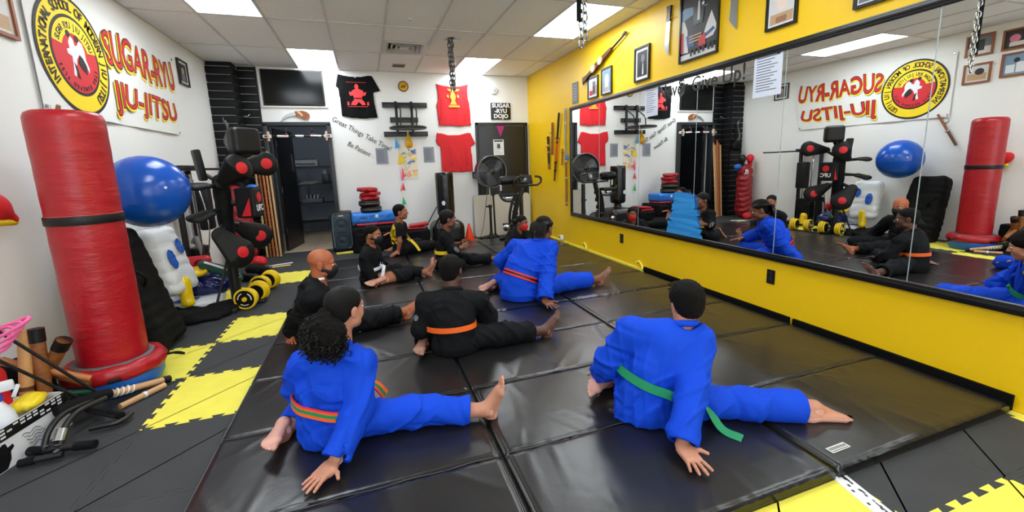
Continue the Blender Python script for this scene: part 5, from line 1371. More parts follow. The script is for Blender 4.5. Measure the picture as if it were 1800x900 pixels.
# rifle
t = thing('wall_rifle', 'wooden rifle with two oval plates hung slanting on the yellow wall', 'rifle', (XR, 5.1, 2.6))
p0, p1 = Vector((XR-.03, 5.61, 2.462)), Vector((XR-.03, 4.548, 2.818)); dR = (p1-p0).normalized(); nR = Vector((-1, 0, 0)); uR = nR.cross(dR)
def rp(s, v=0): q = p0+(p1-p0)*s+uR*v; return q
MB().tube([rp(.45, .0), rp(1.0, .0)], [.014, .01], 10).build('barrel', M_black, t, 60)
MB().box(rp(.955, .012), (.014, .06, .03), Matrix((nR, dR, uR)).transposed(), .003).build('front_sight', M_black, t, 35)
def rpoly(pts, th, xo):
    M = Matrix(((nR.x, 0, 0, 0), (0, 0, 0, 0), (0, 0, 0, 0), (0, 0, 0, 1)))
    mb = MB(); L = (p1-p0).length
    MM = Matrix.Translation(p0+nR*xo) @ Matrix((dR, uR, dR.cross(uR))).transposed().to_4x4()
    mb.prism([(a*L, b_) for a, b_ in pts], th, MM); return mb
rpoly([(.0, -.03), (.02, .04), (.12, .02), (.2, .022), (.3, .04), (.4, .04), (.62, .028), (.7, .02), (.7, -.015), (.5, -.025), (.34, -.035), (.22, -.025), (.14, -.02), (.06, -.04)], .03, -.012).build('stock', M_dwood, t)
for s in (.3, .47):
    rpoly([(s+.052*math.cos(a), .052*math.sin(a)) for a in np.linspace(0, 2*math.pi, 25)[:-1]], .012, -.028 if False else .02).build('oval_plate', mat('oval_tan', (196, 158, 116), .4), t)
    rpoly([(s+.032*math.cos(a), .032*math.sin(a)) for a in np.linspace(0, 2*math.pi, 25)[:-1]], .014, .021).build('oval_centre', c_lt, t)
for s, v in ((.005, -.05), (.03, -.055)): MB().tube([rp(s), rp(s-.02, v)], .006, 6).build('mount_prong', M_black, t)
# machetes
def machete(label, yt, zt, yh, zh, handle, wd=.055):
    t = thing('machete', label, 'machete', (XR, yt, zt))
    a, b_ = Vector((XR-.012, yt, zt)), Vector((XR-.012, yh, zh)); d = (b_-a).normalized(); u = Vector((-1, 0, 0)).cross(d); L = (b_-a).length
    MM = Matrix.Translation(a) @ Matrix((d, u, d.cross(u))).transposed().to_4x4()
    MB().prism([(0, -wd*.5), (.09, wd*.5), (L*.72, wd*.36), (L*.72, -wd*.36)], .004, MM).build('blade', M_steel, t)
    if handle:
        MB().prism([(L*.7, -.03), (L*.7, .028), (L*.86, .024), (L, .034), (L, -.034), (L*.9, -.026)], .022, MM @ T_(0, 0, -.009)).build('handle', M_black, t)
        MB().prism([(L*.75, .0), (L*.75, .022), (L*.95, .022), (L*.95, .0)], .024, MM @ T_(0, 0, -.01)).build('handle_scale', M_wood, t)
    MB().tube([b_+Vector((.01, 0, -L*.26)), b_+Vector((-.02, -.06, -L*.26))], .005, 6).build('wall_peg', M_gold, t)
    return t
machete('machete with black and brown handle hanging left of the poster', 3.85, 2.385, 3.815, 2.86, True, .075)
machete('wide machete blade hanging right of the poster', 3.0, 2.392, 2.985, 2.93, True, .085)
# staffs, swords and nunchaku by the corner
t = thing('short_staff', 'short black stick with wooden tip on the yellow wall by the corner', 'stick', (XR, 6.87, 1.2))
MB().tube([(XR-.03, 6.88, 1.79), (XR-.03, 6.862, 1.33)], .02, 10).build('shaft', M_black, t, 60); MB().tube([(XR-.03, 6.862, 1.33), (XR-.03, 6.857, 1.23)], .018, 10).build('tip', M_wood, t, 60)
for z in (1.5, 1.62): MB().tube([(XR-.03, 6.872, z), (XR-.03, 6.87, z+.04)], .0215, 10).build('grip_band', M_wood2, t, 60)
MB().tube([(XR, 6.9, 1.62), (XR-.045, 6.93, 1.62)], .008, 6).build('wall_peg', M_black, t)
t = thing('wooden_stick', 'plain brown stick hung upright above the black one', 'stick', (XR, 6.7, 1.48))
MB().tube([(XR-.03, 6.685, 2.005), (XR-.03, 6.72, 1.475)], .019, 10).build('shaft', M_wood, t, 60); MB().tube([(XR, 6.74, 1.84), (XR-.045, 6.77, 1.84)], .008, 6).build('wall_peg', M_print, t)
t = thing('wall_sword', 'slanting sword with black grip and orange sheath', 'sword', (XR, 6.5, 1.05))
a, b_ = Vector((XR-.035, 6.41, 2.13)), Vector((XR-.035, 6.63, 1.04)); q = lambda s: a.lerp(b_, s)
MB().tube([q(0), q(.36)], .018, 10).build('grip', M_black, t, 60); MB().tube([q(.36), q(.7)], .022, 10).build('sheath', mat('orange_lacquer', (206, 92, 20), .3), t, 60); MB().tube([q(.7), q(1)], [.021, .014], 10).build('sheath_end', M_dwood, t, 60)
MB().lathe([(.034, -.006), (.034, .006)], M=Matrix.Translation(q(.36)) @ frame(b_-a).to_4x4(), n=18).build('guard', M_black, t, 40)
for s in (.42, .72, .84): MB().lathe([(.026, -.01), (.026, .01)], M=Matrix.Translation(q(s)) @ frame(b_-a).to_4x4(), n=14).build('sheath_ring', M_black, t, 40)
t = thing('long_staff', 'long silver and wood staff hung upright beside the mirror', 'staff', (XR, 6.185, .65))
MB().tube([(XR-.03, 6.19, 2.17), (XR-.03, 6.187, 1.35)], .018, 10).build('upper_shaft', mat('pewter', (150, 140, 124), .35, metal=.5), t, 60); MB().tube([(XR-.03, 6.187, 1.35), (XR-.03, 6.186, .65)], .018, 10).build('lower_shaft', M_wood, t, 60)
for z in (2.15, 1.95, 1.36, 1.1, .7): MB().tube([(XR-.03, 6.187, z-.015), (XR-.03, 6.187, z+.015)], .021, 10).build('ferrule', M_steel, t, 60)
MB().box((XR-.03, 6.16, 1.42), (.04, .05, .07), bev=.01).build('blue_tie', mat('tie_blue', (60, 130, 200), .6), t, 40)
t = thing('small_stick', 'short brown stick between the sword and the long staff', 'stick', (XR, 6.33, 1.3))
MB().tube([(XR-.028, 6.32, 1.56), (XR-.028, 6.34, 1.3)], .014, 8).build('shaft', M_wood, t, 60); MB().tube([(XR, 6.32, 1.5), (XR-.04, 6.31, 1.5)], .006, 6).build('wall_peg', M_print, t)
# outlets
for (y, z, lb) in ((4.648, .35, 'black wall outlet under the mirror near the back'), (2.485, .365, 'black wall outlet under the mirror near the front')):
    t = thing('wall_outlet', lb, 'outlet', (XR, y, z))
    M0 = right_M(y, z, 0); MB().box((XR-.004, y, z), (.008, .072, .118), bev=.003).build('cover_plate', M_black, t, 35)
    for dz in (-.027, .027):
        MB().box((XR-.009, y, z+dz), (.004, .034, .03), bev=.001).build('socket', mat('socket_black', (34, 34, 36), .4), t, 35)
    MB().lathe([(.004, 0), (.003, .002)], M=off(M0, .008), n=10).build('screw', M_chrome, t)
t = thing('plug_adapter', 'small white plug box at the foot of the yellow wall', 'adapter', (XR-.03, 6.4, .07))
MB().box((XR-.03, 6.41, .1), (.05, .09, .07), bev=.008).build('adapter_body', M_wp, t, 35); MB().box((XR-.057, 6.43, .11), (.006, .03, .03), bev=.002).build('adapter_face', M_print, t, 35)
for y, lb in ((5.6, 'curled scrap of yellow foam lying against the yellow wall'), (4.22, 'bent yellow foam hook sticking up at the mat edge')):
    t = thing('foam_scrap', lb, 'scrap', (XR-.04, y, .05))
    MB().tube([Vector(p) for p in spline([(XR-.03, y-.06, .055), (XR-.02, y-.03, .1), (XR-.02, y+.03, .13), (XR-.03, y+.07, .1)], 6)], [.012]*18+[.008], 8).build('scrap_strip', M_fty, t, 60)
# taped sheets and lettering on the mirror
MX = -.016+XR
def mir_M(y, z, o=0): return right_M(y, z, .0155+o)
t = sheet('taped_sheet', 'white letter sheet taped at the top of the mirror', mir_M(2.63, 1.975), .25, .345, mat('paper_blueish', (206, 212, 226), .6), 13); flat('seal', circ(.09, .135, .014), off(mir_M(2.63, 1.975), .002), M_print, t, .001)
for x in (-.12, .12): flat('tape', rect(x-.02, x+.02, .15, .185), off(mir_M(2.63, 1.975), .002), M_wp, t, .001)
sheet('taped_sheet', 'pale sheet taped on the mirror left of the lettering', mir_M(4.075, 1.985), .22, .345, mat('paper_blueish', (206, 212, 226), .6), 12)
t = thing('mirror_slogan', 'black lettering reading Never Give Up across the mirror', 'lettering', (MX, 3.4, 1.97))
text('lettering', 'Never Give Up!', .2, mir_M(3.395, 2.03, 0), M_black, t, sx=.87, sy=.95, bold=.002)
t = thing('blue_reflection_strips', 'bright blue strips added on the mirror glass, imitating a reflected blue stack', 'strips', (MX, 3.45, .55))  # added strips, standing in for a blue stack seen only as reflection
rs = random.Random(11); M_bs = [mat('blue_reflection', (58, 156, 226), .45), mat('blue_reflection_shaded', (40, 138, 214), .45)]  # the deeper tint alternates to paint shading between the strips
for k in range(12):
    z = .575+.036*k; sh = .25-.011*k; y = 3.5+.01*math.sin(k*1.7)
    M0 = mir_M(y, z, .002*k) @ Matrix.Rotation(rs.uniform(-.09, .07), 4, 'Z') @ Matrix.Rotation(rs.uniform(.0, .12), 4, 'X')
    flat('strip', [(-sh-rs.uniform(0, .02), -.026), (sh+rs.uniform(0, .025), -.022), (sh+rs.uniform(-.02, .02), .02), (sh*.3, .028), (-sh-rs.uniform(-.03, .03), .022)], M0, M_bs[k % 2], t, .0015)

# ================================================================== left wall
t = thing('painted_banner', 'white cloth banner with round emblem and red brush lettering on the left wall', 'banner', (XL, 5.1, 1.82))
B0 = left_M(0, 0, .004)
y0, y1, z0, z1 = 3.93, 6.36, 1.815, 2.72
N = 40; vs = []; fs = []
for i in range(N+1):
    for j in range(13):
        u, v = i/N, j/12; y = y0+(y1-y0)*u-.12*(1-v)*u*.9; z = z0+(z1-z0)*v-.02*math.sin(math.pi*u)*v
        bow = .02+.006*math.sin(9*u+2*v)*math.sin(math.pi*u)+.006*math.sin(23*u)*(1-v)
        vs.append((XL+bow, y, z))
for i in range(N):
    for j in range(12): a = i*13+j; fs.append((a, a+13, a+14, a+1))
n_ = len(vs); vs += [(x-.003, y, z) for x, y, z in vs]; fs += [tuple(q+n_ for q in f)[::-1] for f in fs]
MB().add(vs, fs).build('banner_cloth', mat('banner_white', (232, 232, 230), .7, bump=.1, bscale=30), t, 60)
M_e1 = mat('emblem_yellow', (246, 214, 20), .6); M_e2 = mat('emblem_red', (206, 34, 44), .6); M_ek = mat('emblem_black', (22, 20, 20), .6)
LB = left_M(4.405, 2.275, .026); em = flat('emblem', circ(0, 0, .44, 64), LB, M_ek, t, .002)
def dec(poly, m, d, parent=em, name='emblem_shape'): return flat(name, poly, off(LB, d), m, parent, .0012)
dec(circ(0, 0, .415, 64), M_e1, .0022); dec(circ(0, 0, .295, 56), M_ek, .0034); dec(circ(0, 0, .272, 56), M_e2, .0046)
arc = [(.272*math.cos(a), .272*math.sin(a)) for a in np.linspace(.25, math.pi-.25, 24)]+[(.165*math.cos(a), .165*math.sin(a)) for a in np.linspace(math.pi-.35, .35, 20)]
dec(arc, M_e1, .0058)
def arc_text(s, R, size, a0, a1, m, flip=False, d=.007, sx=1):
    for i, ch in enumerate(s):
        if ch == ' ': continue
        a = a0+(a1-a0)*i/(len(s)-1)
        M = off(LB, d) @ T_(R*math.cos(a), R*math.sin(a), 0) @ Matrix.Rotation(a-math.pi/2, 4, 'Z')
        text('emblem_letter', ch, size, M, m, em, extrude=.0006, bold=.002, sx=sx)
arc_text('INTERNATIONAL SCHOOL OF MODERN JIU JITSU', .355, .1, math.pi*1.22, -math.pi*.3, M_ek, sx=.8)
arc_text('SUGAR RYU JIU JITSU', .218, .066, math.pi-.42, .42, M_ek, sx=.8)
arc_text('SELF DEFENSE ARTS', .238, .045, math.pi*1.14, math.pi*1.9, M_ek, sx=.8)
dec([(-.075, .09), (-.04, .14), (-.01, .12), (.0, .075), (.03, .085), (.06, .13), (.1, .115), (.12, .06), (.115, .0), (.145, -.06), (.135, -.1), (.11, -.05), (.075, -.0), (.04, .02), (-.0, -.02), (-.03, -.1), (-.05, -.16), (-.075, -.15), (-.06, -.08), (-.055, -.01), (-.1, .0), (-.11, .03), (-.07, .045)], M_wp, .0058)
dec([(.04, .02), (.075, -.0), (.11, -.05), (.1, -.12), (.05, -.09), (.01, -.05)], M_ek, .007); dec([(-.05, -.05), (-.02, -.08), (.0, -.17), (-.03, -.16)], M_ek, .007)
dec(circ(-.065, .15, .026, 14), M_ek, .007); dec(circ(.035, .135, .026, 14), M_ek, .007)
M_l1 = mat('letter_red', (208, 30, 36), .6); M_l2 = mat('letter_yellow', (250, 214, 30), .6)
def brush(s, ya, yb, za, zb, size):
    M = left_M((ya+yb)/2, (za+zb)/2, .028)
    def warp(c): return Vector((c.x+.02*math.sin(c.y*14+c.x*3), c.y*(1+.09*math.sin(c.x*9))-.01*math.sin(c.x*5), c.z))
    me = text_mesh(s, size); xs_ = [v.co.x for v in me.vertices]; zs_ = [v.co.y for v in me.vertices]; w0, h0 = max(xs_)-min(xs_), max(zs_)-min(zs_)
    sx, sy = (yb-ya)/w0, (zb-za)/h0
    text('lettering_glow', s, size, M @ T_(-.012, -.02, 0), M_l2, t, extrude=.0004, bold=.012*size/.3, sx=sx, sy=sy, warp=warp)
    text('lettering_outline', s, size, off(M, .0012), M_ek, t, extrude=.0004, bold=.009*size/.3, sx=sx, sy=sy, warp=warp)
    text('lettering', s, size, off(M, .0024), M_l1, t, extrude=.0004, bold=.001*size/.3, sx=sx, sy=sy, warp=warp)
brush('SUGAR-RYU', 4.86, 6.27, 2.31, 2.6, .3); brush('JIU-JITSU', 4.9, 6.2, 1.925, 2.2, .3)
for (y, z) in ((y0+.03, z1-.03), (y1-.03, z1-.03), (y0+.02, z0+.03), (y1-.14, z0+.03)): MB().lathe([(.014, 0), (.012, .004), (0, .005)], M=left_M(y, z, .022), n=12).build('grommet', M_chrome, t)
picture('framed_photo', 'small black framed photo beside the banner near the slatted corner', 6.52, 6.83, 2.455, 2.76, M_mf, [(R_(.12, .88, .1, .9), c_dk), (R_(.3, .7, .12, .5), c_grey), (circ(.5, .6, .14), c_tan)], wall='l', matte=c_lt)
M_wf = mat('photo_frame_wood', (142, 78, 40), .45)
ims = [[(R_(0, 1, 0, 1), c_grey), (R_(0, 1, 0, .4), c_lt), (R_(.3, .6, .2, .8), c_dk)], [(R_(0, 1, 0, 1), c_lt), (R_(.1, .9, .1, .5), c_tan), (circ(.4, .6, .2), c_dk)], [(R_(0, 1, 0, 1), c_dk), (circ(.6, .55, .22), mat('photo_pink', (214, 120, 150), .5)), (R_(.2, .8, .1, .35), c_lt)], [(R_(0, 1, 0, 1), c_sky), (R_(.1, .5, .1, .6), M_wp), (R_(.55, .9, .1, .5), M_wp), (circ(.5, .7, .12), c_dk)]]
for k, (a, b_, c, d, lb) in enumerate(((3.56, 3.85, 2.6, 2.88, 'wooden framed photo nearest the banner, upper one'), (3.55, 3.84, 2.235, 2.5, 'wooden framed photo nearest the banner, lower one'),
                                    (3.2, 3.48, 2.6, 2.86, 'upper wooden framed photo farther from the banner'), (3.17, 3.46, 2.26, 2.56, 'lower wooden framed photo farther from the banner'))):
    picture('wood_framed_photo', lb, a, b_, c, d, M_wf, ims[k], wall='l', fw=.022)
# wall hung short weapon and red-yellow mitt
t = thing('wall_short_sword', 'short wooden weapon with hook hanging slanted on the left wall', 'weapon', (XL, 3.9, 1.4))
a, b_ = Vector((XL+.03, 4.06, 1.86)), Vector((XL+.03, 3.8, 1.4)); q = lambda s: a.lerp(b_, s)
MB().tube([q(0), q(.55)], .016, 8).build('grip', M_wood, t, 60); MB().tube([q(.55), q(1)], .018, 8).build('sheath', M_dwood, t, 60)
MB().tube([Vector(p) for p in spline([q(.3), q(.3)+Vector((.02, -.07, .02)), q(.2)+Vector((.02, -.08, .08))], 5)], .008, 6).build('hook', M_steel, t, 60)
MB().lathe([(.03, -.006), (.03, .006)], M=Matrix.Translation(q(.55)) @ frame(b_-a).to_4x4(), n=16).build('guard', M_steel, t, 40)
t = thing('red_mitt', 'red and yellow padded mitt hanging on the left wall', 'mitt', (XL, 3.36, 1.15))
F = Field((XL+.002, 3.1, 1.05), (XL+.12, 3.45, 1.33), .006); F.ell((XL+.055, 3.27, 1.2), (.045, .1, .075), np.array(Matrix.Rotation(-.5, 3, 'X'))); F.cap((XL+.05, 3.34, 1.15), (XL+.05, 3.37, 1.12), .03); soft('mitt_body', F, M_red, t)
F = Field((XL+.002, 3.2, 1.05), (XL+.12, 3.5, 1.36), .006); F.cap((XL+.05, 3.24, 1.11), (XL+.05, 3.38, 1.1), .022); soft('mitt_edge', F, M_e1, t)

# ================================================================== chains from the ceiling
def chain(name, label, x, y, ztop, zbot, strands_=1, link_=.05, r=.005, m=M_chrome):
    t = thing(name, label, 'chain', (x, y, zbot))
    lk = MB(); a, b_ = link_*.5, link_*.3
    lk.tube([((b_-.004)*math.cos(q_), 0, (a)*math.sin(q_)) for q_ in [2*math.pi*i/12 for i in range(12)]], r, 6, closed=True)
    me = lk.mesh('chain_link', m, smooth=60)
    for s in range(strands_):
        n = int((ztop-zbot)/(link_*.78)); ph = s*2.1
        for k in range(n):
            o = bpy.data.objects.new('chain_link', me); COL.objects.link(o); o.parent = t
            dx = (.024*math.cos(ph+k*.25), .024*math.sin(ph+k*.25)) if strands_ > 1 else (0, 0)
            o.location = (dx[0], dx[1], ztop-zbot-link_*.5-k*link_*.78); o.rotation_euler = (0, .12*math.sin(k+s), (k % 2)*math.pi/2+.3*s)
    return t
t = chain('ceiling_chain', 'bunched grey chain hanging through a hole in the ceiling', 1.195, 5.79, ZC+.08, 2.31, 3, .075, .008, mat('dull_chain', (120, 122, 126), .35, metal=.9))
t = chain('ceiling_chain', 'silver chain with black strap hanging near the mirror', 1.209, 2.257, ZC, 1.965, 1, .06, .0055)
lk = [o for o in t.children]
MB().tube([(1.195, 2.25, ZC), (1.19, 2.25, 2.11)], .014, 8).build('black_strap', M_kc, t, 60)
for k in range(9): 
    o = bpy.data.objects.new('chain_link', lk[0].data); COL.objects.link(o); o.parent = t; o.location = (.022, 0, ZC-1.965-.55-.047*k); o.rotation_euler = (0, .1, (k % 2)*math.pi/2)
# ================================================================== training gear along the left wall
M_rv = mat('red_vinyl', (166, 14, 28), .36, bump=.25, bscale=9, bdist=.02, var=.08, vscale=5, stretch=(1, 1, 3))
M_bv = mat('blue_plastic', (28, 104, 196), .4); M_kv = mat('black_leather', (15, 15, 17), .42, spec=.35, bump=.15, bscale=50); M_kn = mat('black_nylon', (11, 11, 13), .75, spec=.2, bump=.25, bscale=40)
M_grey = mat('grey_rubber', (96, 98, 102), .6)
# ---- red standing bag
bx, by = -1.63, 3.30
t = thing('standing_bag', 'tall red freestanding punching bag with black band on red and blue base', 'punching bag', (bx, by, 0))
def lathe_sdf(prof): return prof
prof = [(.0, .19), (.168, .19), (.173, .22)]+[(.173+.0007*math.sin(z*21)+.0005*math.sin(z*47), z) for z in np.linspace(.26, 1.66, 60)]+[(.172, 1.69), (.162, 1.715), (.14, 1.728), (.08, 1.735), (0, 1.737)]
MB().lathe(prof, (bx, by, 0), 48).build('bag_cylinder', M_rv, t, 60)
MB().lathe([(.1785, 1.075), (.18, 1.08), (.18, 1.12), (.1785, 1.125)], (bx, by, 0), 48, cap=False).build('black_band', M_kv, t, 60)
MB().lathe([(.17, 1.127), (.177, 1.129), (.17, 1.131)], (bx, by, 0), 48).build('stitched_seam', mat('seam_pale', (190, 120, 110), .6), t, 60)
N = 72; vs = []; fs = []
pf = [(.19, .2), (.215, .205), (.243, .196), (.258, .17), (.262, .14), (.25, .115), (.22, .105)]
for k in range(N):
    a = 2*math.pi*k/N; rp_ = 1+.006*math.sin(18*a)+.004*math.sin(31*a)
    for (r_, z) in pf: vs.append((bx+r_*rp_*math.cos(a), by+r_*rp_*math.sin(a), z+.003*math.sin(9*a)))
for k in range(N):
    for j in range(len(pf)-1): a = k*len(pf)+j; b_ = ((k+1) % N)*len(pf)+j; fs.append((a, b_, b_+1, a+1))
MB().add(vs, fs).build('padded_rim', M_rv, t, 60)
MB().lathe([(.17, .185), (.2, .19), (.202, .203), (.196, .208), (.172, .206)], (bx, by, 0), 48, cap=False).build('rim_collar', M_grey, t, 60)
MB().lathe([(.2, .0), (.215, .01), (.238, .06), (.24, .11), (.2, .13)], (bx, by, 0), 48).build('base_bowl', M_bv, t, 60)
MB().lathe([(.215, .02), (.222, .03), (.226, .035)], (bx, by, 0), 48).build('base_lip', mat('base_green', (40, 140, 90), .5), t, 60)
for a in (-1.2, .6, 2.2): MB().box((bx+.256*math.cos(a), by+.256*math.sin(a), .135), (.03, .06, .025), rotz(a), .006).build('rim_buckle', M_kv, t, 35)
MB().tube([Vector(p) for p in spline([(bx+.24, by+.05, .15), (bx+.31, by+.06, .15), (bx+.33, by+.1, .12), (bx+.26, by+.14, .12)], 5)], .008, 6).build('handle_strap', M_kn, t, 60)
# ---- exercise ball
t = thing('exercise_ball', 'large glossy blue exercise ball resting above the gear', 'ball', (-1.68, 4.27, .93))
MB().lathe([(max(.29*math.sin(a)*(1-.004*(k % 3 == 0)), 0), -.29*math.cos(a)) for k, a in enumerate(np.linspace(0, math.pi, 49))], (-1.69, 4.29, 1.218), 64).build('ball_skin', mat('ball_blue', (18, 84, 188), .22, spec=.5), t, 80)
MB().lathe([(.012, 0), (.01, .006), (0, .007)], M=T_(-1.69+.2, 4.29-.205, 1.25) @ frame((.7, -.7, .1)).to_4x4(), n=12).build('ball_plug', M_wp, t)
# ---- tall black bag leaning on the wall, carries the ball
t = thing('leaning_bag', 'tall soft black bag leaning on the wall behind the red bag', 'bag', (-1.7, 4.0, 0))
F = Field((-2.05, 3.5, 0), (-1.35, 4.4, .98), .011)
for k in range(10):
    s_ = k/9; c = Vector((-1.68, 3.96, .08)).lerp(Vector((-1.84, 3.93, .86)), s_)
    F.rbox(c, (.14-.02*s_, .23-.02*s_, .09), .07, np.array(Matrix.Rotation(-.26, 3, 'Y')), .04)
F.wrinkle(.012, 18, 4); F.plane((0, 0, .002), (0, 0, -1)); F.plane((XL+.004, 0, 0), (-1, 0, 0))
F.ell((-1.69, 4.29, 1.218), (.292,)*3, None, 0, 'd')
soft('bag_body', F, M_kn, t)
MB().tube([Vector(p) for p in spline([(-1.66, 3.86, .5), (-1.6, 3.8, .6), (-1.68, 3.8, .68)], 5)], .012, 6).build('bag_handle', M_kn, t, 60)
# ---- white body shields with blue targets
M_ws = mat('shield_white', (224, 226, 230), .45, bump=.15, bscale=30); M_bd = mat('target_blue', (24, 92, 190), .4)
def shield(label, c, half, R, dots, seed):
    t = thing('body_shield', label, 'shield', (c[0], c[1], max(0, c[2]-half[2])))
    rad = max(half)*1.5; F = Field(np.array(c)-rad, np.array(c)+rad, .01)
    Rm = np.array(R); F.rbox(c, half, min(half)*.8, Rm, .02); F.wrinkle(.008, 24, seed); F.plane((0, 0, .003), (0, 0, -1)); F.plane((XL+.003, 0, 0), (-1, 0, 0)); soft('shield_body', F, M_ws, t)
    for (u, v, r1, r2) in dots:
        ax = Rm @ np.array([0, 1, 0]); az = Rm @ np.array([0, 0, 1]); n = Rm @ np.array([1, 0, 0])
        decal(F, np.array(c)+ax*u+az*v+n*half[0], n, az, r1, 'blue_target', M_bd, t, ry=r2, off=.014)
    p = np.array(c)+Rm @ np.array([half[0]*.2, half[1]*.7, half[2]*1.0])
    MB().tube([Vector(q) for q in spline([p, p+np.array([.02, .02, .07]), p+np.array([.03, -.1, .06]), p+np.array([0, -.12, -.01])], 5)], .01, 6).build('shield_strap', M_ws, t, 60)
    return t
Rs = (Matrix.Rotation(-.2, 3, 'Z') @ Matrix.Rotation(-.28, 3, 'Y'))
shield('white padded shield with two blue ovals leaning on the wall', (-1.83, 4.78, .55), (.085, .2, .32), Rs, [(-.07, .0, .05, .095), (.1, .1, .045, .075)], 3)
shield('white shield lying flat with one blue oval', (-1.77, 5.02, .06), (.055, .24, .27), Matrix.Rotation(-math.pi/2, 3, 'Y') @ Matrix.Rotation(.2, 3, 'X'), [(-.12, .03, .07, .11)], 5)
# ---- pile of sparring gear
def blob(name, label, cat, m, lo, hi, prims, wr=.008, fq=30, seed=0, h=.008, parts=()):
    t = thing(name, label, cat, ((lo[0]+hi[0])/2, (lo[1]+hi[1])/2, max(lo[2], 0)))
    F = Field(lo, hi, h)
    for p in prims:
        if p[0] == 'e': F.ell(p[1], p[2], None if len(p) < 4 else np.array(p[3]), .02)
        elif p[0] == 'c': F.cap(p[1], p[2], p[3], p[4] if len(p) > 4 else None, k=.02)
        elif p[0] == 'b': F.rbox(p[1], p[2], p[3], None if len(p) < 5 else np.array(p[4]), .015)
        elif p[0] == 'd': F.ell(p[1], p[2], None, .01, 'd')
    if wr: F.wrinkle(wr, fq, seed)
    F.plane((0, 0, .002), (0, 0, -1)); F.plane((XL+.003, 0, 0), (-1, 0, 0)); soft(cat.replace(' ', '_')+'_body', F, m, t)
    return t
blob('shin_guard', 'glossy yellow shin guard standing against the white shield', 'guard', mat('gloss_yellow', (244, 206, 20), .2), (-1.82, 4.6, .09), (-1.58, 4.84, .42), [('c', (-1.7, 4.72, .16), (-1.72, 4.74, .34), .05, .06), ('e', (-1.7, 4.72, .14), (.055, .05, .04))], .002)
blob('gear_bag', 'shiny navy blue gear bag crumpled on the floor', 'bag', mat('navy_shine', (22, 30, 92), .22), (-2.0, 4.95, .1), (-1.4, 5.45, .42), [('e', (-1.68, 5.2, .2), (.26, .2, .12)), ('e', (-1.8, 5.25, .26), (.14, .12, .1))], .022, 26, 2)
blob('head_guard', 'red padded headgear on top of the navy bag', 'headgear', mat('gear_red', (196, 24, 40), .35), (-2.0, 5.1, .28), (-1.55, 5.45, .58), [('c', (-1.9, 5.3, .42), (-1.68, 5.25, .44), .07, .06), ('e', (-1.75, 5.28, .4), (.09, .1, .07)), ('d', (-1.72, 5.18, .42), (.05, .06, .04))], .006)
blob('foot_guard', 'yellow cupped foot guard on the navy bag', 'guard', mat('gloss_yellow', (244, 206, 20), .2), (-1.85, 4.9, .26), (-1.52, 5.2, .48), [('e', (-1.7, 5.05, .37), (.1, .08, .055)), ('d', (-1.68, 5.0, .4), (.07, .06, .045))], .002)
blob('shin_guard', 'black and green shin guard lying over the navy bag', 'guard', mat('gear_green', (20, 70, 58), .3), (-1.78, 4.85, .22), (-1.25, 5.3, .52), [('c', (-1.66, 5.1, .42), (-1.4, 5.0, .34), .05, .06), ('c', (-1.45, 5.02, .35), (-1.33, 4.98, .28), .055, .045)], .003)
MB().tube([(-1.62, 5.04, .46), (-1.5, 4.98, .42), (-1.38, 4.94, .37)], .012, 8).build('white_stripe', M_wp, [o for o in COL.objects if o.name.startswith('shin_guard')][-1], 60)
blob('black_uniform', 'crumpled black uniform lying on the foam floor', 'uniform', M_kn, (-2.05, 4.25, 0), (-1.2, 5.0, .16), [('e', (-1.65, 4.62, .03), (.3, .2, .06)), ('c', (-1.75, 4.55, .035), (-1.35, 4.72, .03), .06, .045), ('c', (-1.85, 4.8, .03), (-1.6, 4.5, .03), .06, .05), ('e', (-1.45, 4.82, .03), (.16, .1, .06))], .018, 24, 6, .009)
# ---- striking machine with padded arms
t = thing('striking_machine', 'black multi-arm striking machine with red target dots on its pads', 'training machine', (-1.36, 4.95, 0))
M_pad = mat('pad_black', (15, 15, 17), .5, spec=.3, bump=.12, bscale=60); M_dot = mat('dot_red', (216, 22, 34), .5); M_st = mat('machine_steel', (36, 37, 40), .35, metal=.4)
post = Vector((-1.36, 4.95, 0))
MB().tube([post, post+Vector((0, 0, .7)), post+Vector((.02, -.01, 1.3))], [.05, .045, .035], 14).build('post', M_st, t, 60)
MB().box(post+Vector((.1, 0, .02)), (.32, .12, .04), None, .008).build('foot_beam', M_st, t, 35); MB().box(post+Vector((0, 0, .022)), (.12, .62, .044), None, .008).build('foot_beam', M_st, t, 35)
F = Field((-1.6, 4.7, .5), (-1.15, 5.2, 1.35), .009); F.cap(post+Vector((0, 0, .58)), post+Vector((.01, 0, 1.25)), .075, .09, flat=((1, 0, 0), .8)); F.wrinkle(.008, 16, 2); soft('post_cover', F, M_kn, t)
hc_ = (-1.09, 4.90, 1.648); F = Field(np.array(hc_)-.2, np.array(hc_)+.2, .006); F.rbox(hc_, (.08, .135, .132), .05, np.array(rotz(-.85)), .01); soft('head_pad', F, M_kv, t)
MB().tube([Vector(p) for p in spline([post+Vector((.02, -.01, 1.28)), (-1.26, 4.94, 1.42), (-1.15, 4.93, 1.54), (-1.12, 4.92, 1.6)], 5)], .026, 10).build('neck_arm', M_st, t, 60)
MB().lathe([(.11, -.004), (.118, 0), (.11, .004)], M=Matrix.Translation(Vector(hc_)+Vector((-.04, .03, 0))) @ frame((.66, -.75, 0)).to_4x4(), n=28).build('head_seam', M_print, t, 60)
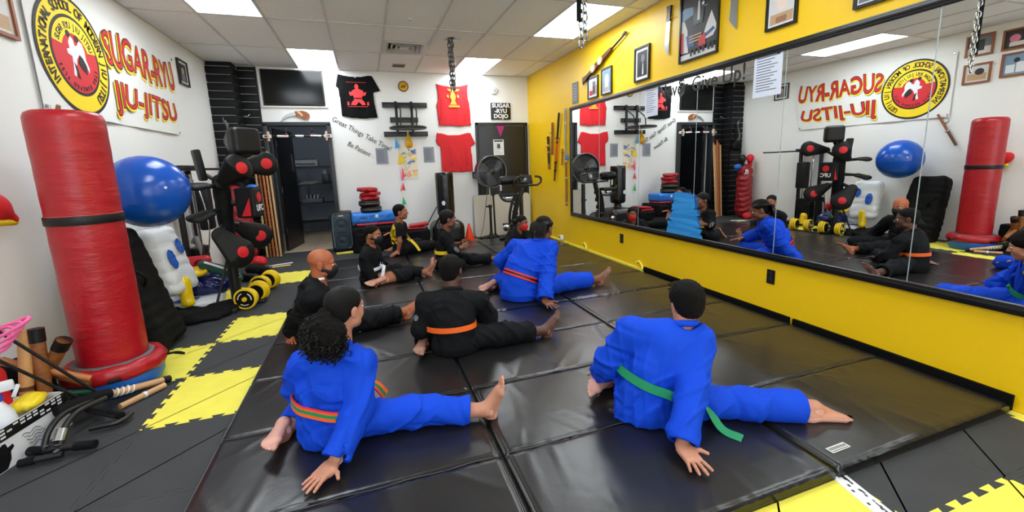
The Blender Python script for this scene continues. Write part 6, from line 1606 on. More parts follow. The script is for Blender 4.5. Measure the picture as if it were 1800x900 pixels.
def paddle(joint, c, n, r=.115, th=.42, dots=(1, -1), r0=.05, hang=None):
    joint, c, n = np.array(joint), np.array(c), nv(n)
    F = Field(np.minimum(joint, c)-r-.03, np.maximum(joint, c)+r+.03, .007); F.cap(joint, c, r0, r, k=.01, flat=(n, th))
    o = soft('paddle', F, M_pad, t)
    for s in dots:
        M4 = Matrix.Translation(Vector(c+n*s*(r*th-.006))) @ frame(n*s).to_4x4()
        MB().lathe([(.056, 0), (.056, .009), (.05, .012), (0, .012)], M=M4, n=28).build('red_dot', M_dot, o, 40)
    return o
def arm(a, b_, r=.022): MB().tube([Vector(a), Vector(b_)], r, 10).build('arm', M_st, t, 60)
nf = (.5, -.86, .05)
paddle((-1.32, 4.80, 1.25), (-1.145, 4.78, 1.387), (.75, -.65, .1), .145, .36); arm(post+Vector((0, -.02, 1.2)), (-1.33, 4.81, 1.24))
paddle((-1.22, 5.08, 1.40), (-1.0, 5.23, 1.432), nf, .13, .36); arm(post+Vector((.02, .02, 1.27)), (-1.2, 5.1, 1.4))
paddle((-1.36, 4.72, .76), (-1.235, 4.78, .575), (.75, -.65, .1), .155, .34, r0=.08); arm(post+Vector((0, -.02, .86)), (-1.37, 4.74, .78), .026)
paddle((-1.28, 5.06, .8), (-1.145, 5.21, .672), nf, .14, .36, r0=.06); arm(post+Vector((0, .02, .85)), (-1.28, 5.05, .82), .026)
paddle((-1.4, 4.66, 1.24), (-1.46, 4.62, 1.235), (.2, -.2, 1), .08, dots=(), r0=.06); arm(post+Vector((0, -.02, 1.22)), (-1.41, 4.68, 1.24), .024)
paddle((-1.42, 4.68, .98), (-1.49, 4.62, .945), (.2, -.2, 1), .085, dots=(), r0=.07); arm(post+Vector((0, -.02, 1.0)), (-1.42, 4.7, .985), .024)
F = Field((-1.45, 4.75, .8), (-.9, 5.2, 1.3), .007); Rb = np.array(rotz(-.15)); F.rbox((-1.13, 4.96, 1.05), (.09, .11, .15), .02, Rb, .005); soft('torso_box', F, M_pad, t)
arm(post+Vector((0, 0, 1.05)), (-1.2, 4.96, 1.05), .03)
bxo = Matrix.Translation((-1.13, 4.96, 1.05)) @ rotz(-.15).to_4x4()
MB().lathe([(.05, 0), (.05, .008), (0, .01)], M=bxo @ Matrix.Translation((.087, 0, .05)) @ Matrix.Rotation(math.pi/2, 4, 'Y'), n=24).build('red_dot', M_dot, t, 40)
MB().prism([(-.04, -.13), (.045, -.13), (.045, .05)], .004, bxo @ Matrix.Translation((0, -.111, 0)) @ Matrix.Rotation(math.pi/2, 4, 'X')).build('red_flash', M_dot, t)
text('machine_lettering', 'UFC', .085, bxo @ Matrix.Translation((.091, 0, -.06)) @ Matrix.Rotation(math.pi/2, 4, 'Z') @ Matrix.Rotation(math.pi/2, 4, 'X'), M_wp, t, bold=.003)
MB().box((-1.5, 4.93, 1.43), (.06, .13, .3), Euler((0, -.1, .5)).to_matrix(), .02).build('side_pad', M_pad, t, 40)
MB().tube([(-1.38, 4.93, 1.28), (-1.48, 4.93, 1.35)], .02, 8).build('arm', M_st, t, 60)
MB().tube([(-1.34, 4.9, .62), (-1.5, 4.75, .03)], .012, 8).build('brace_rod', M_st, t, 60)
# ---- cable weight machine behind it
t = thing('cable_machine', 'black cable weight machine standing against the left wall', 'exercise machine', (-1.85, 5.9, 0))
for (x, y) in ((-1.98, 5.7), (-1.98, 6.1)): MB().box((x, y, .7), (.05, .05, 1.4), None, .006).build('upright', M_st, t, 35)
for y in (5.82, 5.98): MB().tube([(-1.93, y, .1), (-1.93, y, 1.35)], .012, 10).build('guide_rod', M_chrome, t, 60)
for k in range(9): MB().box((-1.93, 5.9, .12+.045*k), (.12, .28, .04), None, .004).build('weight_plate', M_kv, t, 35)
MB().box((-1.95, 5.9, 1.42), (.14, .5, .06), None, .008).build('top_beam', M_st, t, 35); MB().box((-1.85, 5.9, .03), (.38, .52, .06), None, .01).build('base_beam', M_st, t, 35)
MB().tube([(-1.98, 6.05, 1.41), (-1.6, 6.35, 1.4), (-1.45, 6.5, 1.4)], .014, 8).build('pull_bar', M_st, t, 60); MB().box((-1.8, 5.9, .95), (.12, .2, .5), None, .03).build('back_pad', M_kv, t, 40)
MB().tube([Vector(p) for p in spline([(-1.93, 5.82, 1.38), (-1.78, 5.7, 1.2), (-1.72, 5.66, .8), (-1.76, 5.68, .5)], 6)], .007, 6).build('cable', M_chrome, t, 60)
MB().box((-1.97, 5.45, 1.1), (.1, .12, .16), None, .01).build('meter_box', M_grey, t, 35); MB().box((-1.916, 5.45, 1.12), (.006, .08, .07)).build('meter_face', M_kv, t)
MB().box((-1.975, 5.52, .98), (.05, .05, .14), None, .005).build('meter_arm', M_st, t)
t = thing('folded_bench', 'grey folded bench frame leaning beside the striking machine', 'bench', (-1.68, 5.41, 0))
MB().tube([Vector(p) for p in spline([(-1.62, 5.31, .01), (-1.7, 5.38, .3), (-1.78, 5.46, .6), (-1.82, 5.52, .66), (-1.86, 5.54, .6)], 6)], .022, 10).build('bench_rail', mat('bench_grey', (110, 112, 108), .4), t, 60)
MB().box((-1.8, 5.48, .33), (.03, .2, .5), Euler((0, .25, .3)).to_matrix(), .015).build('bench_pad', M_kv, t, 40)
# ---- red bag in the corner with gloves
cx_, cy_ = -1.80, 7.22
t = thing('corner_bag', 'slumped red heavy bag standing in front of the slatted corner', 'punching bag', (cx_, cy_, 0))
F = Field((cx_-.25, cy_-.25, 0), (cx_+.25, cy_+.25, 1.25), .012)
F.cap((cx_, cy_, .17), (cx_+.01, cy_, .85), .165, .15); F.cap((cx_+.01, cy_, .85), (cx_+.0, cy_+.01, 1.08), .15, .1)
Pz = F.ax[2][None, None, :]; F.D = F.D+.006*np.sin(Pz*55+2*np.sin(F.ax[0][:, None, None]*18)); F.wrinkle(.012, 20, 8); F.plane((0, 0, .002), (0, 0, -1)); soft('bag_body', F, mat('red_leather', (150, 26, 34), .42, bump=.2, bscale=30), t)
F = Field((cx_-.2, cy_-.2, .85), (cx_+.2, cy_+.2, 1.2), .01); F.cap((cx_-.07, cy_, 1.02), (cx_+.08, cy_, 1.02), .1, .1); F.wrinkle(.014, 26, 9); soft('bag_collar', F, mat('red_leather', (150, 26, 34), .42), t)
for a in np.linspace(-1, 1, 4): MB().tube([Vector(p) for p in spline([(cx_+.08+.03*a, cy_-.11, 1.06), (cx_+.09+.04*a, cy_-.13, 1.0), (cx_+.1+.06*a, cy_-.12, .96)], 4)], .006, 5).build('lace', M_wp, t, 60)
for dx, dy, c, lb in ((-.1, -.02, M_red, 'red boxing glove on top of the corner bag'), (.07, .03, M_kv, 'black boxing glove on top of the corner bag')):
    g_ = blob('boxing_glove', lb, 'glove', c, (cx_+dx-.13, cy_+dy-.13, 1.1), (cx_+dx+.13, cy_+dy+.13, 1.42), [('e', (cx_+dx, cy_+dy, 1.3), (.07, .08, .085)), ('c', (cx_+dx, cy_+dy, 1.24), (cx_+dx, cy_+dy, 1.15), .05, .045), ('e', (cx_+dx+.05, cy_+dy-.05, 1.26), (.035, .04, .05))], .004)
blob('focus_mitt', 'small blue mitt tucked beside the corner bag', 'mitt', M_bv, (cx_+.1, cy_-.13, 1.02), (cx_+.34, cy_+.12, 1.22), [('e', (cx_+.22, cy_, 1.12), (.085, .06, .06))], .004)
t = thing('hanging_straps', 'black harness straps hanging on the slatted corner', 'straps', (-1.85, 7.55, 1.5))
MB().tube([Vector(p) for p in spline([(-1.9, 7.57, 2.12), (-1.86, 7.55, 2.0), (-1.92, 7.54, 1.8), (-1.82, 7.53, 1.6), (-1.76, 7.54, 1.5)], 6)], .022, 8).build('strap', M_grey, t, 60)
MB().tube([Vector(p) for p in spline([(-1.9, 7.57, 2.12), (-1.82, 7.54, 1.95), (-1.78, 7.53, 1.75), (-1.86, 7.52, 1.5)], 6)], .018, 8).build('strap', M_kn, t, 60)
MB().tube([(-1.9, 7.6, 2.12), (-1.9, 7.53, 2.13), (-1.9, 7.52, 2.16)], .007, 6).build('hook', M_chrome, t)
F = Field((-2.0, 7.35, 1.4), (-1.6, 7.58, 1.75), .01); F.ell((-1.82, 7.5, 1.58), (.12, .06, .11)); F.wrinkle(.015, 30, 4); soft('harness_pad', F, M_kn, t)
for (y, x, lb) in ((7.86, -1.6, 'small chrome hook on the narrow slatted panel'),):
    t = thing('slat_hook', lb, 'hook', (x, y, 2.2)); MB().tube([(x, YB-.02, 2.24), (x, YB-.1, 2.24), (x-.03, YB-.13, 2.2), (x-.08, YB-.13, 2.21)], .006, 6).build('hook_wire', M_chrome, t, 60)
# ---- wooden staffs leaning in the corner
cols = [mat('staff_pale', (214, 170, 118), .5), M_wood, mat('staff_orange', (190, 104, 50), .45), mat('staff_tan', (196, 146, 96), .5)]
for k in range(5):
    x0 = -1.61+.05*k; lb = ['pale wooden staff, leftmost of the five in the corner', 'brown wooden staff, second from the left in the corner', 'orange wooden staff in the middle of the corner bundle', 'tan wooden staff, second from the doorway', 'pale wooden staff nearest the doorway'][k]
    o = MB().tube([(x0+.02, 7.62-.01*k, .004), (x0-.03, 7.8, 1.62+.05*(k % 3))], .017, 10).build('wooden_staff', cols[k % 4], None, 60); setp(o, lb, 'staff', 'wooden staffs in the corner')
# ---- dumbbells
M_dy = mat('dumbbell_yellow', (246, 206, 24), .4)
def dumbbell(label, a, b_):
    a, b_ = Vector(a), Vector(b_); d = (b_-a).normalized(); t = thing('dumbbell', label, 'dumbbell', ((a+b_)/2)-Vector((0, 0, .109)), 'yellow and black dumbbells')
    MB().tube([a, b_], .016, 12).build('handle', M_kv, t, 60); L = (b_-a).length; R4 = frame(d).to_4x4()
    for e, s in ((a, 1), (b_, -1)):
        for k in range(3):
            p = e+d*s*(.012+.032*k); r = .108-.006*k
            MB().lathe([(r-.02, -.013), (r-.004, -.013), (r, -.008), (r, .008), (r-.004, .013), (r-.02, .013), (r-.02, -.013)], M=Matrix.Translation(p) @ R4, n=32, cap=False).build('plate_rim', M_dy, t, 40)
            MB().lathe([(.0, -.011), (r-.018, -.011), (r-.018, .011), (0, .011)], M=Matrix.Translation(p) @ R4, n=32).build('plate_face', M_kv, t, 40)
        p = e-d*s*.004
        MB().lathe([(.022, -.012), (.022, .01), (.016, .012)], M=Matrix.Translation(p) @ R4, n=20).build('end_nut', M_dy, t, 40)
        for q in range(3):
            arcp = [p+(R4.to_3x3() @ Vector((.062*math.cos(q*2.1+w_), .062*math.sin(q*2.1+w_), -.001*s))) for w_ in np.linspace(0, 1.2, 7)]
            MB().tube(arcp, .0055, 5).build('face_marking', M_wp, t, 60)
    return t
dumbbell('yellow and black dumbbell lying nearest the seated group', (-1.235, 4.72, .1095), (-1.17, 5.04, .1095)); dumbbell('yellow and black dumbbell behind the nearest dumbbell', (-1.215, 5.24, .1095), (-1.15, 5.54, .1095))
# ---- odds and ends on the floor past the dumbbells
t = thing('steel_bracket', 'grey steel bar bracket lying on the floor behind the dumbbells', 'bracket', (-1.4, 6.6, 0))
MB().box((-1.38, 6.55, .022), (.05, .5, .04), rotz(.25), .006).build('bar_rail', mat('bar_grey', (120, 124, 128), .35, metal=.6), t, 35); MB().box((-1.5, 6.7, .022), (.3, .05, .04), rotz(-.35), .006).build('bar_cross', mat('bar_grey', (120, 124, 128), .35, metal=.6), t, 35)
for k in range(2):
    o = MB().tube([(-1.46, 6.78-.12*k, .012), (-1.13, 6.9-.16*k, .012)], .011, 8).build('eskrima_stick', mat('stick_cream', (226, 200, 120), .5) if k else M_wp, None, 60); setp(o, ['cream stick on the floor behind the steel bracket', 'yellowish stick on the floor beside the steel bracket'][k], 'stick')
blob('sparring_shoe', 'black and white sparring shoe heaped behind the dumbbells', 'shoe', M_kv, (-1.72, 5.85, 0), (-1.3, 6.25, .2), [('c', (-1.62, 6.1, .05), (-1.42, 5.98, .045), .055, .05), ('e', (-1.62, 6.1, .09), (.06, .05, .07))], .006)
blob('sparring_glove', 'dark padded glove heaped beside the sparring shoe', 'glove', M_kn, (-1.66, 6.25, 0), (-1.28, 6.55, .2), [('e', (-1.5, 6.4, .07), (.12, .09, .07)), ('c', (-1.45, 6.4, .06), (-1.36, 6.36, .05), .05, .04)], .008)
blob('chest_guard', 'red and white padded guard at the foot of the corner bag', 'guard', M_red, (-1.72, 6.72, 0), (-1.4, 7.02, .2), [('e', (-1.56, 6.87, .08), (.11, .1, .08))], .01)
blob('yellow_glove', 'small yellow padded glove behind the striking machine', 'glove', M_dy, (-1.72, 5.55, 0), (-1.5, 5.8, .3), [('c', (-1.61, 5.68, .06), (-1.62, 5.68, .2), .055, .06)], .006)

# ================================================================== bottom left clutter
t = thing('glove_carton', 'open white carton with black band and a black glove printed on its side', 'box', (-1.8, 2.6, 0))
Rc_ = rotz(-.16); Mc = Matrix.Translation((-1.825, 2.62, 0)) @ Rc_.to_4x4(); cw, cl_, chh = .26, .52, .2
M_cart = mat('carton_white', (222, 224, 228), .6)
for (c, s) in (((cw/2, 0, chh/2), (.006, cl_, chh)), ((-cw/2, 0, chh/2), (.006, cl_, chh)), ((0, cl_/2, chh/2), (cw, .006, chh)), ((0, -cl_/2, chh/2), (cw, .006, chh)), ((0, 0, .003), (cw, cl_, .006))):
    mb = MB(); mb.box((0, 0, 0), s); 
    for v in mb.v: v += Vector(c)
    mb.v = [Mc @ v for v in mb.v]; mb.build('carton_side', M_cart, t)
Mf = Mc @ Matrix.Translation((cw/2+.0035, 0, 0)) @ Matrix(((0, 0, 1, 0), (1, 0, 0, 0), (0, 1, 0, 0), (0, 0, 0, 1)))
flat('black_band', rect(-cl_/2, cl_/2, .14, .2), Mf, M_black, t, .001)
for r in range(3):
    for k in range(14):
        if (k*7+r*3) % 5 and not (r == 2 and 4 < k < 10): flat('band_print', rect(-.24+.034*k, -.24+.034*k+.024, .186-.017*r, .195-.017*r), off(Mf, .001), M_cart, t, .0006)
flat('printed_glove', [(-.15, .005), (-.105, .005), (-.08, .04), (-.075, .075), (-.055, .09), (-.06, .105), (-.085, .1), (-.09, .125), (-.105, .128), (-.115, .122), (-.125, .12), (-.14, .1), (-.155, .06)], off(Mf, .001), M_black, t, .0008)
for k in range(5):
    y_ = .11-.018*k; MB().tube([Mf @ Vector((-.01+.012*i+.03*k*.3, y_+.008*math.sin(i*1.4+k), .002)) for i in range(9)], .0015, 4).build('printed_scribble', M_print, t)
flat('carton_flap', [(-cl_/2, 0), (cl_/2, 0), (cl_/2-.05, .09), (-cl_/2+.03, .08)], Mc @ Matrix.Translation((-cw/2, 0, chh)) @ Matrix(((0, 0, 1, 0), (1, 0, 0, 0), (0, 1, 0, 0), (0, 0, 0, 1))) @ Matrix.Rotation(.5, 4, 'X'), M_cart, t, .004)
t = thing('spray_bottle', 'translucent white spray bottle with blue collar in the carton', 'bottle', (-1.78, 2.62, .01))
q0 = Vector((-1.775, 2.62, .01)); M_pl = mat('plastic_white', (226, 230, 236), .35)
MB().lathe([(.05, 0), (.056, .01), (.056, .17), (.05, .22), (.022, .275), (.018, .29)], q0, 24).build('bottle_body', M_pl, t, 50)
MB().lathe([(.024, .285), (.024, .315), (.018, .32)], q0, 20).build('bottle_collar', mat('collar_blue', (30, 80, 190), .4), t, 50)
MB().box(q0+Vector((.015, .01, .35)), (.1, .035, .05), rotz(.5), .012).build('spray_head', M_pl, t, 40); MB().box(q0+Vector((.06, .03, .315)), (.016, .02, .06), Euler((0, .4, .5)).to_matrix(), .004).build('trigger', M_pl, t, 40)
blob('rubber_gloves', 'yellow rubber gloves hanging over the carton edge', 'gloves', mat('glove_yellow', (240, 212, 40), .4), (-1.85, 2.66, .12), (-1.66, 2.86, .29), [('e', (-1.75, 2.76, .21), (.06, .07, .035)), ('c', (-1.73, 2.79, .21), (-1.725, 2.82, .2), .02, .014), ('c', (-1.77, 2.72, .21), (-1.79, 2.69, .2), .02, .016)], .008, 40, h=.005)
blob('plastic_tub', 'pale plastic tub in the carton behind the spray bottle', 'tub', mat('tub_cream', (232, 228, 212), .45), (-1.93, 2.7, .01), (-1.74, 2.95, .26), [('e', (-1.83, 2.8, .14), (.075, .08, .1)), ('d', (-1.83, 2.8, .25), (.065, .07, .05))], 0, h=.006)
blob('spray_nozzle', 'blue and yellow bottle top at the left edge in the carton', 'bottle', mat('collar_blue', (30, 80, 190), .4), (-1.9, 2.45, .01), (-1.72, 2.6, .36), [('c', (-1.8, 2.52, .06), (-1.8, 2.52, .2), .045), ('c', (-1.8, 2.52, .2), (-1.8, 2.52, .3), .02), ('b', (-1.79, 2.52, .31), (.045, .02, .025), .01)], 0, h=.005)
# push-up frame of black tubes
t = thing('exercise_stand', 'black folded tube frame with foam grips lying on the foam floor', 'frame', (-1.55, 2.65, 0))
def tb(name, pts, r, m): return MB().tube([Vector(p) for p in (spline(pts, 6) if len(pts) > 2 else pts)], r, 10).build(name, m, t, 60)
M_tube = mat('tube_black', (20, 21, 23), .35)
tb('cross_tube', [(-1.66, 2.555, .035), (-1.4, 2.52, .035)], .018, M_tube); tb('cross_tube', [(-1.62, 2.48, .03), (-1.5, 2.485, .03)], .016, M_tube)
tb('foam_grip', [(-1.47, 2.525, .037), (-1.385, 2.51, .037)], .022, M_kn); tb('foam_grip', [(-1.665, 2.565, .037), (-1.6, 2.545, .037)], .022, M_kn); tb('foam_grip', [(-1.655, 2.475, .03), (-1.6, 2.48, .03)], .019, M_kn)
for dx in (0, .06): tb('curved_tube', [(-1.6+dx, 2.54, .04), (-1.61+dx, 2.62, .1), (-1.6+dx, 2.72, .13), (-1.55+dx, 2.86, .12)], .014, M_tube)
tb('long_pad', [(-1.64, 2.74, .135), (-1.58, 2.84, .13), (-1.52, 2.96, .1)], .03, M_kn)
tb('cross_tube', [(-1.6, 2.9, .05), (-1.4, 2.76, .045)], .017, M_tube); tb('foam_grip', [(-1.46, 2.81, .05), (-1.385, 2.755, .047)], .021, M_kn); tb('cross_tube', [(-1.5, 2.7, .03), (-1.38, 2.72, .03), (-1.36, 2.8, .03)], .014, M_tube)
for p in ((-1.585, 2.545, .055), (-1.54, 2.535, .055), (-1.52, 2.485, .048)): MB().lathe([(.012, 0), (.012, .006), (0, .008)], p, 12).build('bolt', M_chrome, t)
MB().lathe([(.024, 0), (.024, .06)], M=T_(-1.55, 2.56, .06) @ Matrix.Rotation(-.8, 4, 'X'), n=14).build('clamp', M_chrome, t, 40)
# sticks and wooden weapons
def stick(name, label, a, b_, r, m, bands=(), cat='stick', tip=None):
    t = thing(name, label, cat, ((Vector(a)+Vector(b_))/2)); a, b_ = Vector(a), Vector(b_)
    MB().tube([a, b_], r, 10).build('shaft', m, t, 60)
    for (s0, s1, bm) in bands: MB().tube([a.lerp(b_, s0), a.lerp(b_, s1)], (r if not isinstance(r, list) else r[0])*1.12, 10).build('band', bm, t, 60)
    return t
M_bam = mat('bamboo', (196, 152, 108), .45, var=.12, vscale=12)
t = stick('wrapped_staff', 'light wooden staff wrapped with white cord and a black tip', (-1.59, 2.92, .1), (-1.335, 3.23, .022), .02, M_bam, [(.9, 1.0, M_kv)])
a, b_ = Vector((-1.59, 2.92, .1)), Vector((-1.335, 3.23, .022)); d = (b_-a).normalized(); x_ = d.cross(Vector((0, 0, 1))).normalized(); y_ = x_.cross(d)
MB().tube([a.lerp(b_, .1+.4*k/60)+(x_*math.cos(k*.65)+y_*math.sin(k*.65))*.023 for k in range(61)], .0045, 6).build('white_cord', M_wp, t, 60)
stick('short_staff', 'short pale stick with white tape beside the wrapped staff', (-1.47, 2.93, .02), (-1.33, 3.14, .02), .018, M_bam, [(.5, .56, M_wp)])
stick('white_stick', 'white stick lying behind the black tube frame, nearer one', (-1.9, 3.1, .018), (-1.66, 3.13, .018), .016, M_wp, [(.9, 1., mat('tape_green', (90, 110, 70), .6))]); stick('white_stick', 'white stick lying behind the black tube frame, farther one', (-1.93, 3.2, .05), (-1.68, 3.2, .05), .016, M_wp)
stick('green_staff', 'staff with green painted end lying under the red bag base', (-2.0, 3.02, .13), (-1.56, 3.09, .075), .017, M_wood2, [(.55, 1., mat('paint_green', (30, 100, 66), .4))])
for k, (a, b_, m, lb, r) in enumerate((((-1.84, 2.86, .012), (-1.8, 2.93, .55), M_wood2, 'upright pale wooden club at the left edge', .03), ((-1.77, 2.9, .012), (-1.755, 2.93, .55), M_wood, 'upright brown wooden club with black top', .03),
       ((-1.9, 3.0, .1), (-1.66, 2.95, .46), M_wood, 'slanting dark wooden weapon beside the red bag', .034), ((-1.97, 2.92, .42), (-1.6, 2.98, .2), mat('amber_wood', (176, 108, 52), .4), 'amber wooden stick slanting across the clubs', .02), ((-2.0, 3.05, .36), (-1.62, 3.0, .16), M_wood, 'brown wooden stick slanting behind the amber one', .02))):
    stick('wooden_club' if k < 3 else 'wooden_stick', lb, a, b_, r, m, [(.86, 1.0, M_kv)] if k in (1, 2) else [(.4, .44, M_dwood)])
stick('thin_pole', 'thin black pole leaning across the clutter, upper one', (-1.95, 2.7, .86), (-1.55, 2.93, .12), .008, M_kv); stick('thin_pole', 'thin black pole leaning across the clutter, lower one', (-1.95, 2.62, .72), (-1.6, 2.9, .1), .008, M_kv)
t = thing('pink_rope', 'coils of bright pink rope at the left edge', 'rope', (-1.85, 2.78, .45)); M_pr = mat('rope_pink', (246, 110, 170), .5)
for k in range(4): MB().tube([(-1.84+.02*k+(.07+.01*k)*math.cos(a), 2.78+.03*math.sin(a), .54+.02*k+(.05)*math.sin(a+.4*k)) for a in np.linspace(0, 2*math.pi, 25)[:-1]], .009, 6, closed=True).build('rope_coil', M_pr, t, 60)
blob('red_canister', 'red canister standing among the wooden clubs', 'canister', M_red, (-1.98, 2.7, 0), (-1.8, 2.9, .48), [('c', (-1.89, 2.8, .06), (-1.89, 2.8, .36), .05), ('c', (-1.89, 2.8, .36), (-1.89, 2.8, .44), .02)], 0, h=.006)
blob('black_case', 'dark case standing behind the wooden clubs by the wall', 'case', M_kn, (-2.05, 2.95, 0), (-1.75, 3.2, .36), [('b', (-1.92, 3.06, .17), (.08, .09, .17), .02)], .004)
# ================================================================== things along the back wall
# ---- loudspeaker
t = thing('loudspeaker', 'tall dark party loudspeaker beside the left doorway', 'loudspeaker', (-.44, 7.62, 0))
M_sp = mat('speaker_grille', (40, 62, 74), .45, bump=.5, bscale=220, bdist=.003)
MB().box((-.44, 7.64, .335), (.33, .3, .66), None, .035).build('cabinet', mat('speaker_black', (18, 19, 21), .4), t, 40)
MB().box((-.44, 7.486, .33), (.25, .012, .56), None, .02).build('grille', M_sp, t, 40)
mb = MB(); ln = [(-.57, 7.482, .08), (-.575, 7.482, .3), (-.57, 7.482, .57), (-.54, 7.482, .62)]
mb.tube([Vector(p) for p in spline(ln, 5)], .008, 6); mb.build('light_strip', mat('strip_silver', (120, 150, 165), .3, metal=.4), t, 60)
MB().tube([Vector(p) for p in spline([(-.34, 7.482, .62), (-.305, 7.482, .57), (-.3, 7.482, .3), (-.305, 7.482, .1), (-.36, 7.482, .05)], 5)], .008, 6).build('light_strip', mat('strip_silver', (120, 150, 165), .3, metal=.4), t, 60)
for z in (.2, .46): 
    MB().lathe([(.1, 0), (.095, .006), (.06, .0), (.03, .006), (0, .008)], M=T_(-.44, 7.479, z) @ Matrix.Rotation(math.pi/2, 4, 'X'), n=32).build('driver', mat('driver_dark', (28, 46, 56), .4), t, 40)
MB().box((-.44, 7.479, .33), (.15, .008, .022), None, .004).build('slot', M_black, t, 40); MB().box((-.44, 7.477, .6), (.08, .008, .02), None, .003).build('badge', mat('badge_silver', (190, 195, 200), .3, metal=.5), t, 40)
MB().box((-.615, 7.62, .6), (.05, .1, .06), None, .015).build('side_handle', M_black, t, 40)
o = MB().box((-.33, 7.33, .012), (.44, .07, .024), rotz(.1), .004).build('foam_edge_strip', M_fty, None, 35); setp(o, 'short yellow foam edge strip in front of the loudspeaker', 'strip')
t = thing('wire_basket', 'small white wire basket beside the loudspeaker', 'basket', (-.2, 7.5, 0))
for z in (.06, .12, .18): MB().box((-.2, 7.5, z), (.12, .12, .03), None, .004).build('basket_tier', M_gp, t, 35)
for dx in (-.055, .055): MB().box((-.2+dx, 7.44, .1), (.008, .008, .2)).build('basket_post', M_gp, t)
# ---- pile: black chest, pink and blue pads, round pads, red pads
t = thing('gear_chest', 'black padded chest carrying the stacked kick pads', 'chest', (.1, 7.45, 0))
F = Field((-.35, 7.1, 0), (.6, 7.86, .47), .012); F.rbox((.1, 7.5, .2), (.38, .3, .222), .05, None, .01); F.wrinkle(.012, 14, 3); F.plane((0, 0, .002), (0, 0, -1)); F.plane((0, YB-.004, 0), (0, 1, 0)); soft('chest_body', F, M_kn, t)
MB().box((.1, 7.19, .3), (.6, .012, .03), None, .005).build('chest_zip', M_kv, t, 35); MB().tube([(.2, 7.185, .26), (.28, 7.16, .3), (.4, 7.185, .28)], .014, 8).build('chest_strap', mat('strap_salmon', (214, 120, 96), .6), t, 60)
def padd(name, label, c, half, r, m, R=None, seed=0, wr=.004, extra=None):
    t = thing(name, label, 'pad', (c[0], c[1], c[2]-half[2])); F = Field(np.array(c)-np.array(half)*1.35-.03, np.array(c)+np.array(half)*1.35+.03, .008); F.rbox(c, half, r, None if R is None else np.array(R), .01)
    if wr: F.wrinkle(wr, 30, seed)
    soft('pad_body', F, m, t); return t
Ry = Matrix.Rotation(-.04, 3, 'Y')
padd('kick_pad', 'thin pink pad under the long blue pad', (.1, 7.46, .455), (.3, .18, .02), .018, mat('pad_pink', (214, 62, 92), .5), None, 1)
tb_ = padd('kick_pad', 'long blue kick pad lying under the round black pads', (.08, 7.45, .555), (.35, .19, .08), .045, mat('pad_blue', (32, 120, 214), .4), None, 2, .006)
MB().lathe([(.026, 0), (.026, .006), (.018, .009), (0, .009)], M=T_(.12, 7.262, .58) @ Matrix.Rotation(math.pi/2, 4, 'X'), n=20).build('round_logo', M_wp, tb_, 40)
MB().box((-.12, 7.262, .56), (.2, .006, .02), None, .003).build('pad_slot', mat('pad_navy', (14, 60, 130), .5), tb_, 35)
for k, (z, lb) in enumerate(((.685, 'round black pad resting on the blue pad'), (.785, 'upper round black pad under the red pads'))):
    t = thing('round_pad', lb, 'pad', (.04, 7.45, z-.05)); MB().lathe([(0, -.048), (.15, -.048), (.168, -.03), (.17, 0), (.168, .03), (.15, .048), (0, .048)], (.045-.02*k, 7.45, z), 40).build('pad_disc', M_kv, t, 50)
    MB().lathe([(.171, -.006), (.173, 0), (.171, .006)], (.045-.02*k, 7.45, z), 40).build('pad_piping', mat('piping_tan', (120, 108, 84), .5), t, 60)
for k, (z, dx, a, lb) in enumerate(((.868, .0, .1, 'lowest of the three folded red pads'), (.935, .02, -.15, 'middle of the three folded red pads'), (1.01, -.02, .12, 'topmost of the three folded red pads'))):
    padd('red_pad', lb, (.03+dx, 7.45, z), (.135, .12, .033), .03, M_rv, Matrix.Rotation(a*.3, 3, 'Y') @ rotz(a*3), k, .008)
t = thing('equipment_box', 'black fabric box with red pads on top behind the seated child', 'box', (.82, 7.25, 0))
F = Field((.5, 7.05, 0), (1.05, 7.6, .36), .011); F.rbox((.77, 7.33, .15), (.18, .18, .16), .03, None, .01); F.wrinkle(.008, 16, 5); F.plane((0, 0, .002), (0, 0, -1)); soft('box_body', F, M_kn, t)
padd('red_target', 'flat red target pad on the black fabric box, upper one', (.79, 7.32, .385), (.16, .12, .022), .02, M_rv, Matrix.Rotation(-.08, 3, 'Y'), 8, .003); padd('red_target', 'flat red target pad on the black fabric box, lower one', (.74, 7.31, .336), (.15, .12, .02), .018, M_rv, None, 9, .003)
stick('lean_pole', 'thin black pole leaning by the black standing bag', (.8, 7.75, .01), (1.22, 7.84, .66), .009, M_kv)
t = thing('yellow_chain_bag', 'small heap of yellow and white cord by the fabric box', 'cord', (1.08, 7.3, 0))
for k in range(4): MB().tube([(1.1+.045*math.cos(a+k), 7.3+.04*math.sin(a), .015+.04*k+.01*math.sin(2*a)) for a in np.linspace(0, 6.28, 16)[:-1]], .009, 6, closed=True).build('cord_loop', M_dy if k % 2 else M_wp, t, 60)
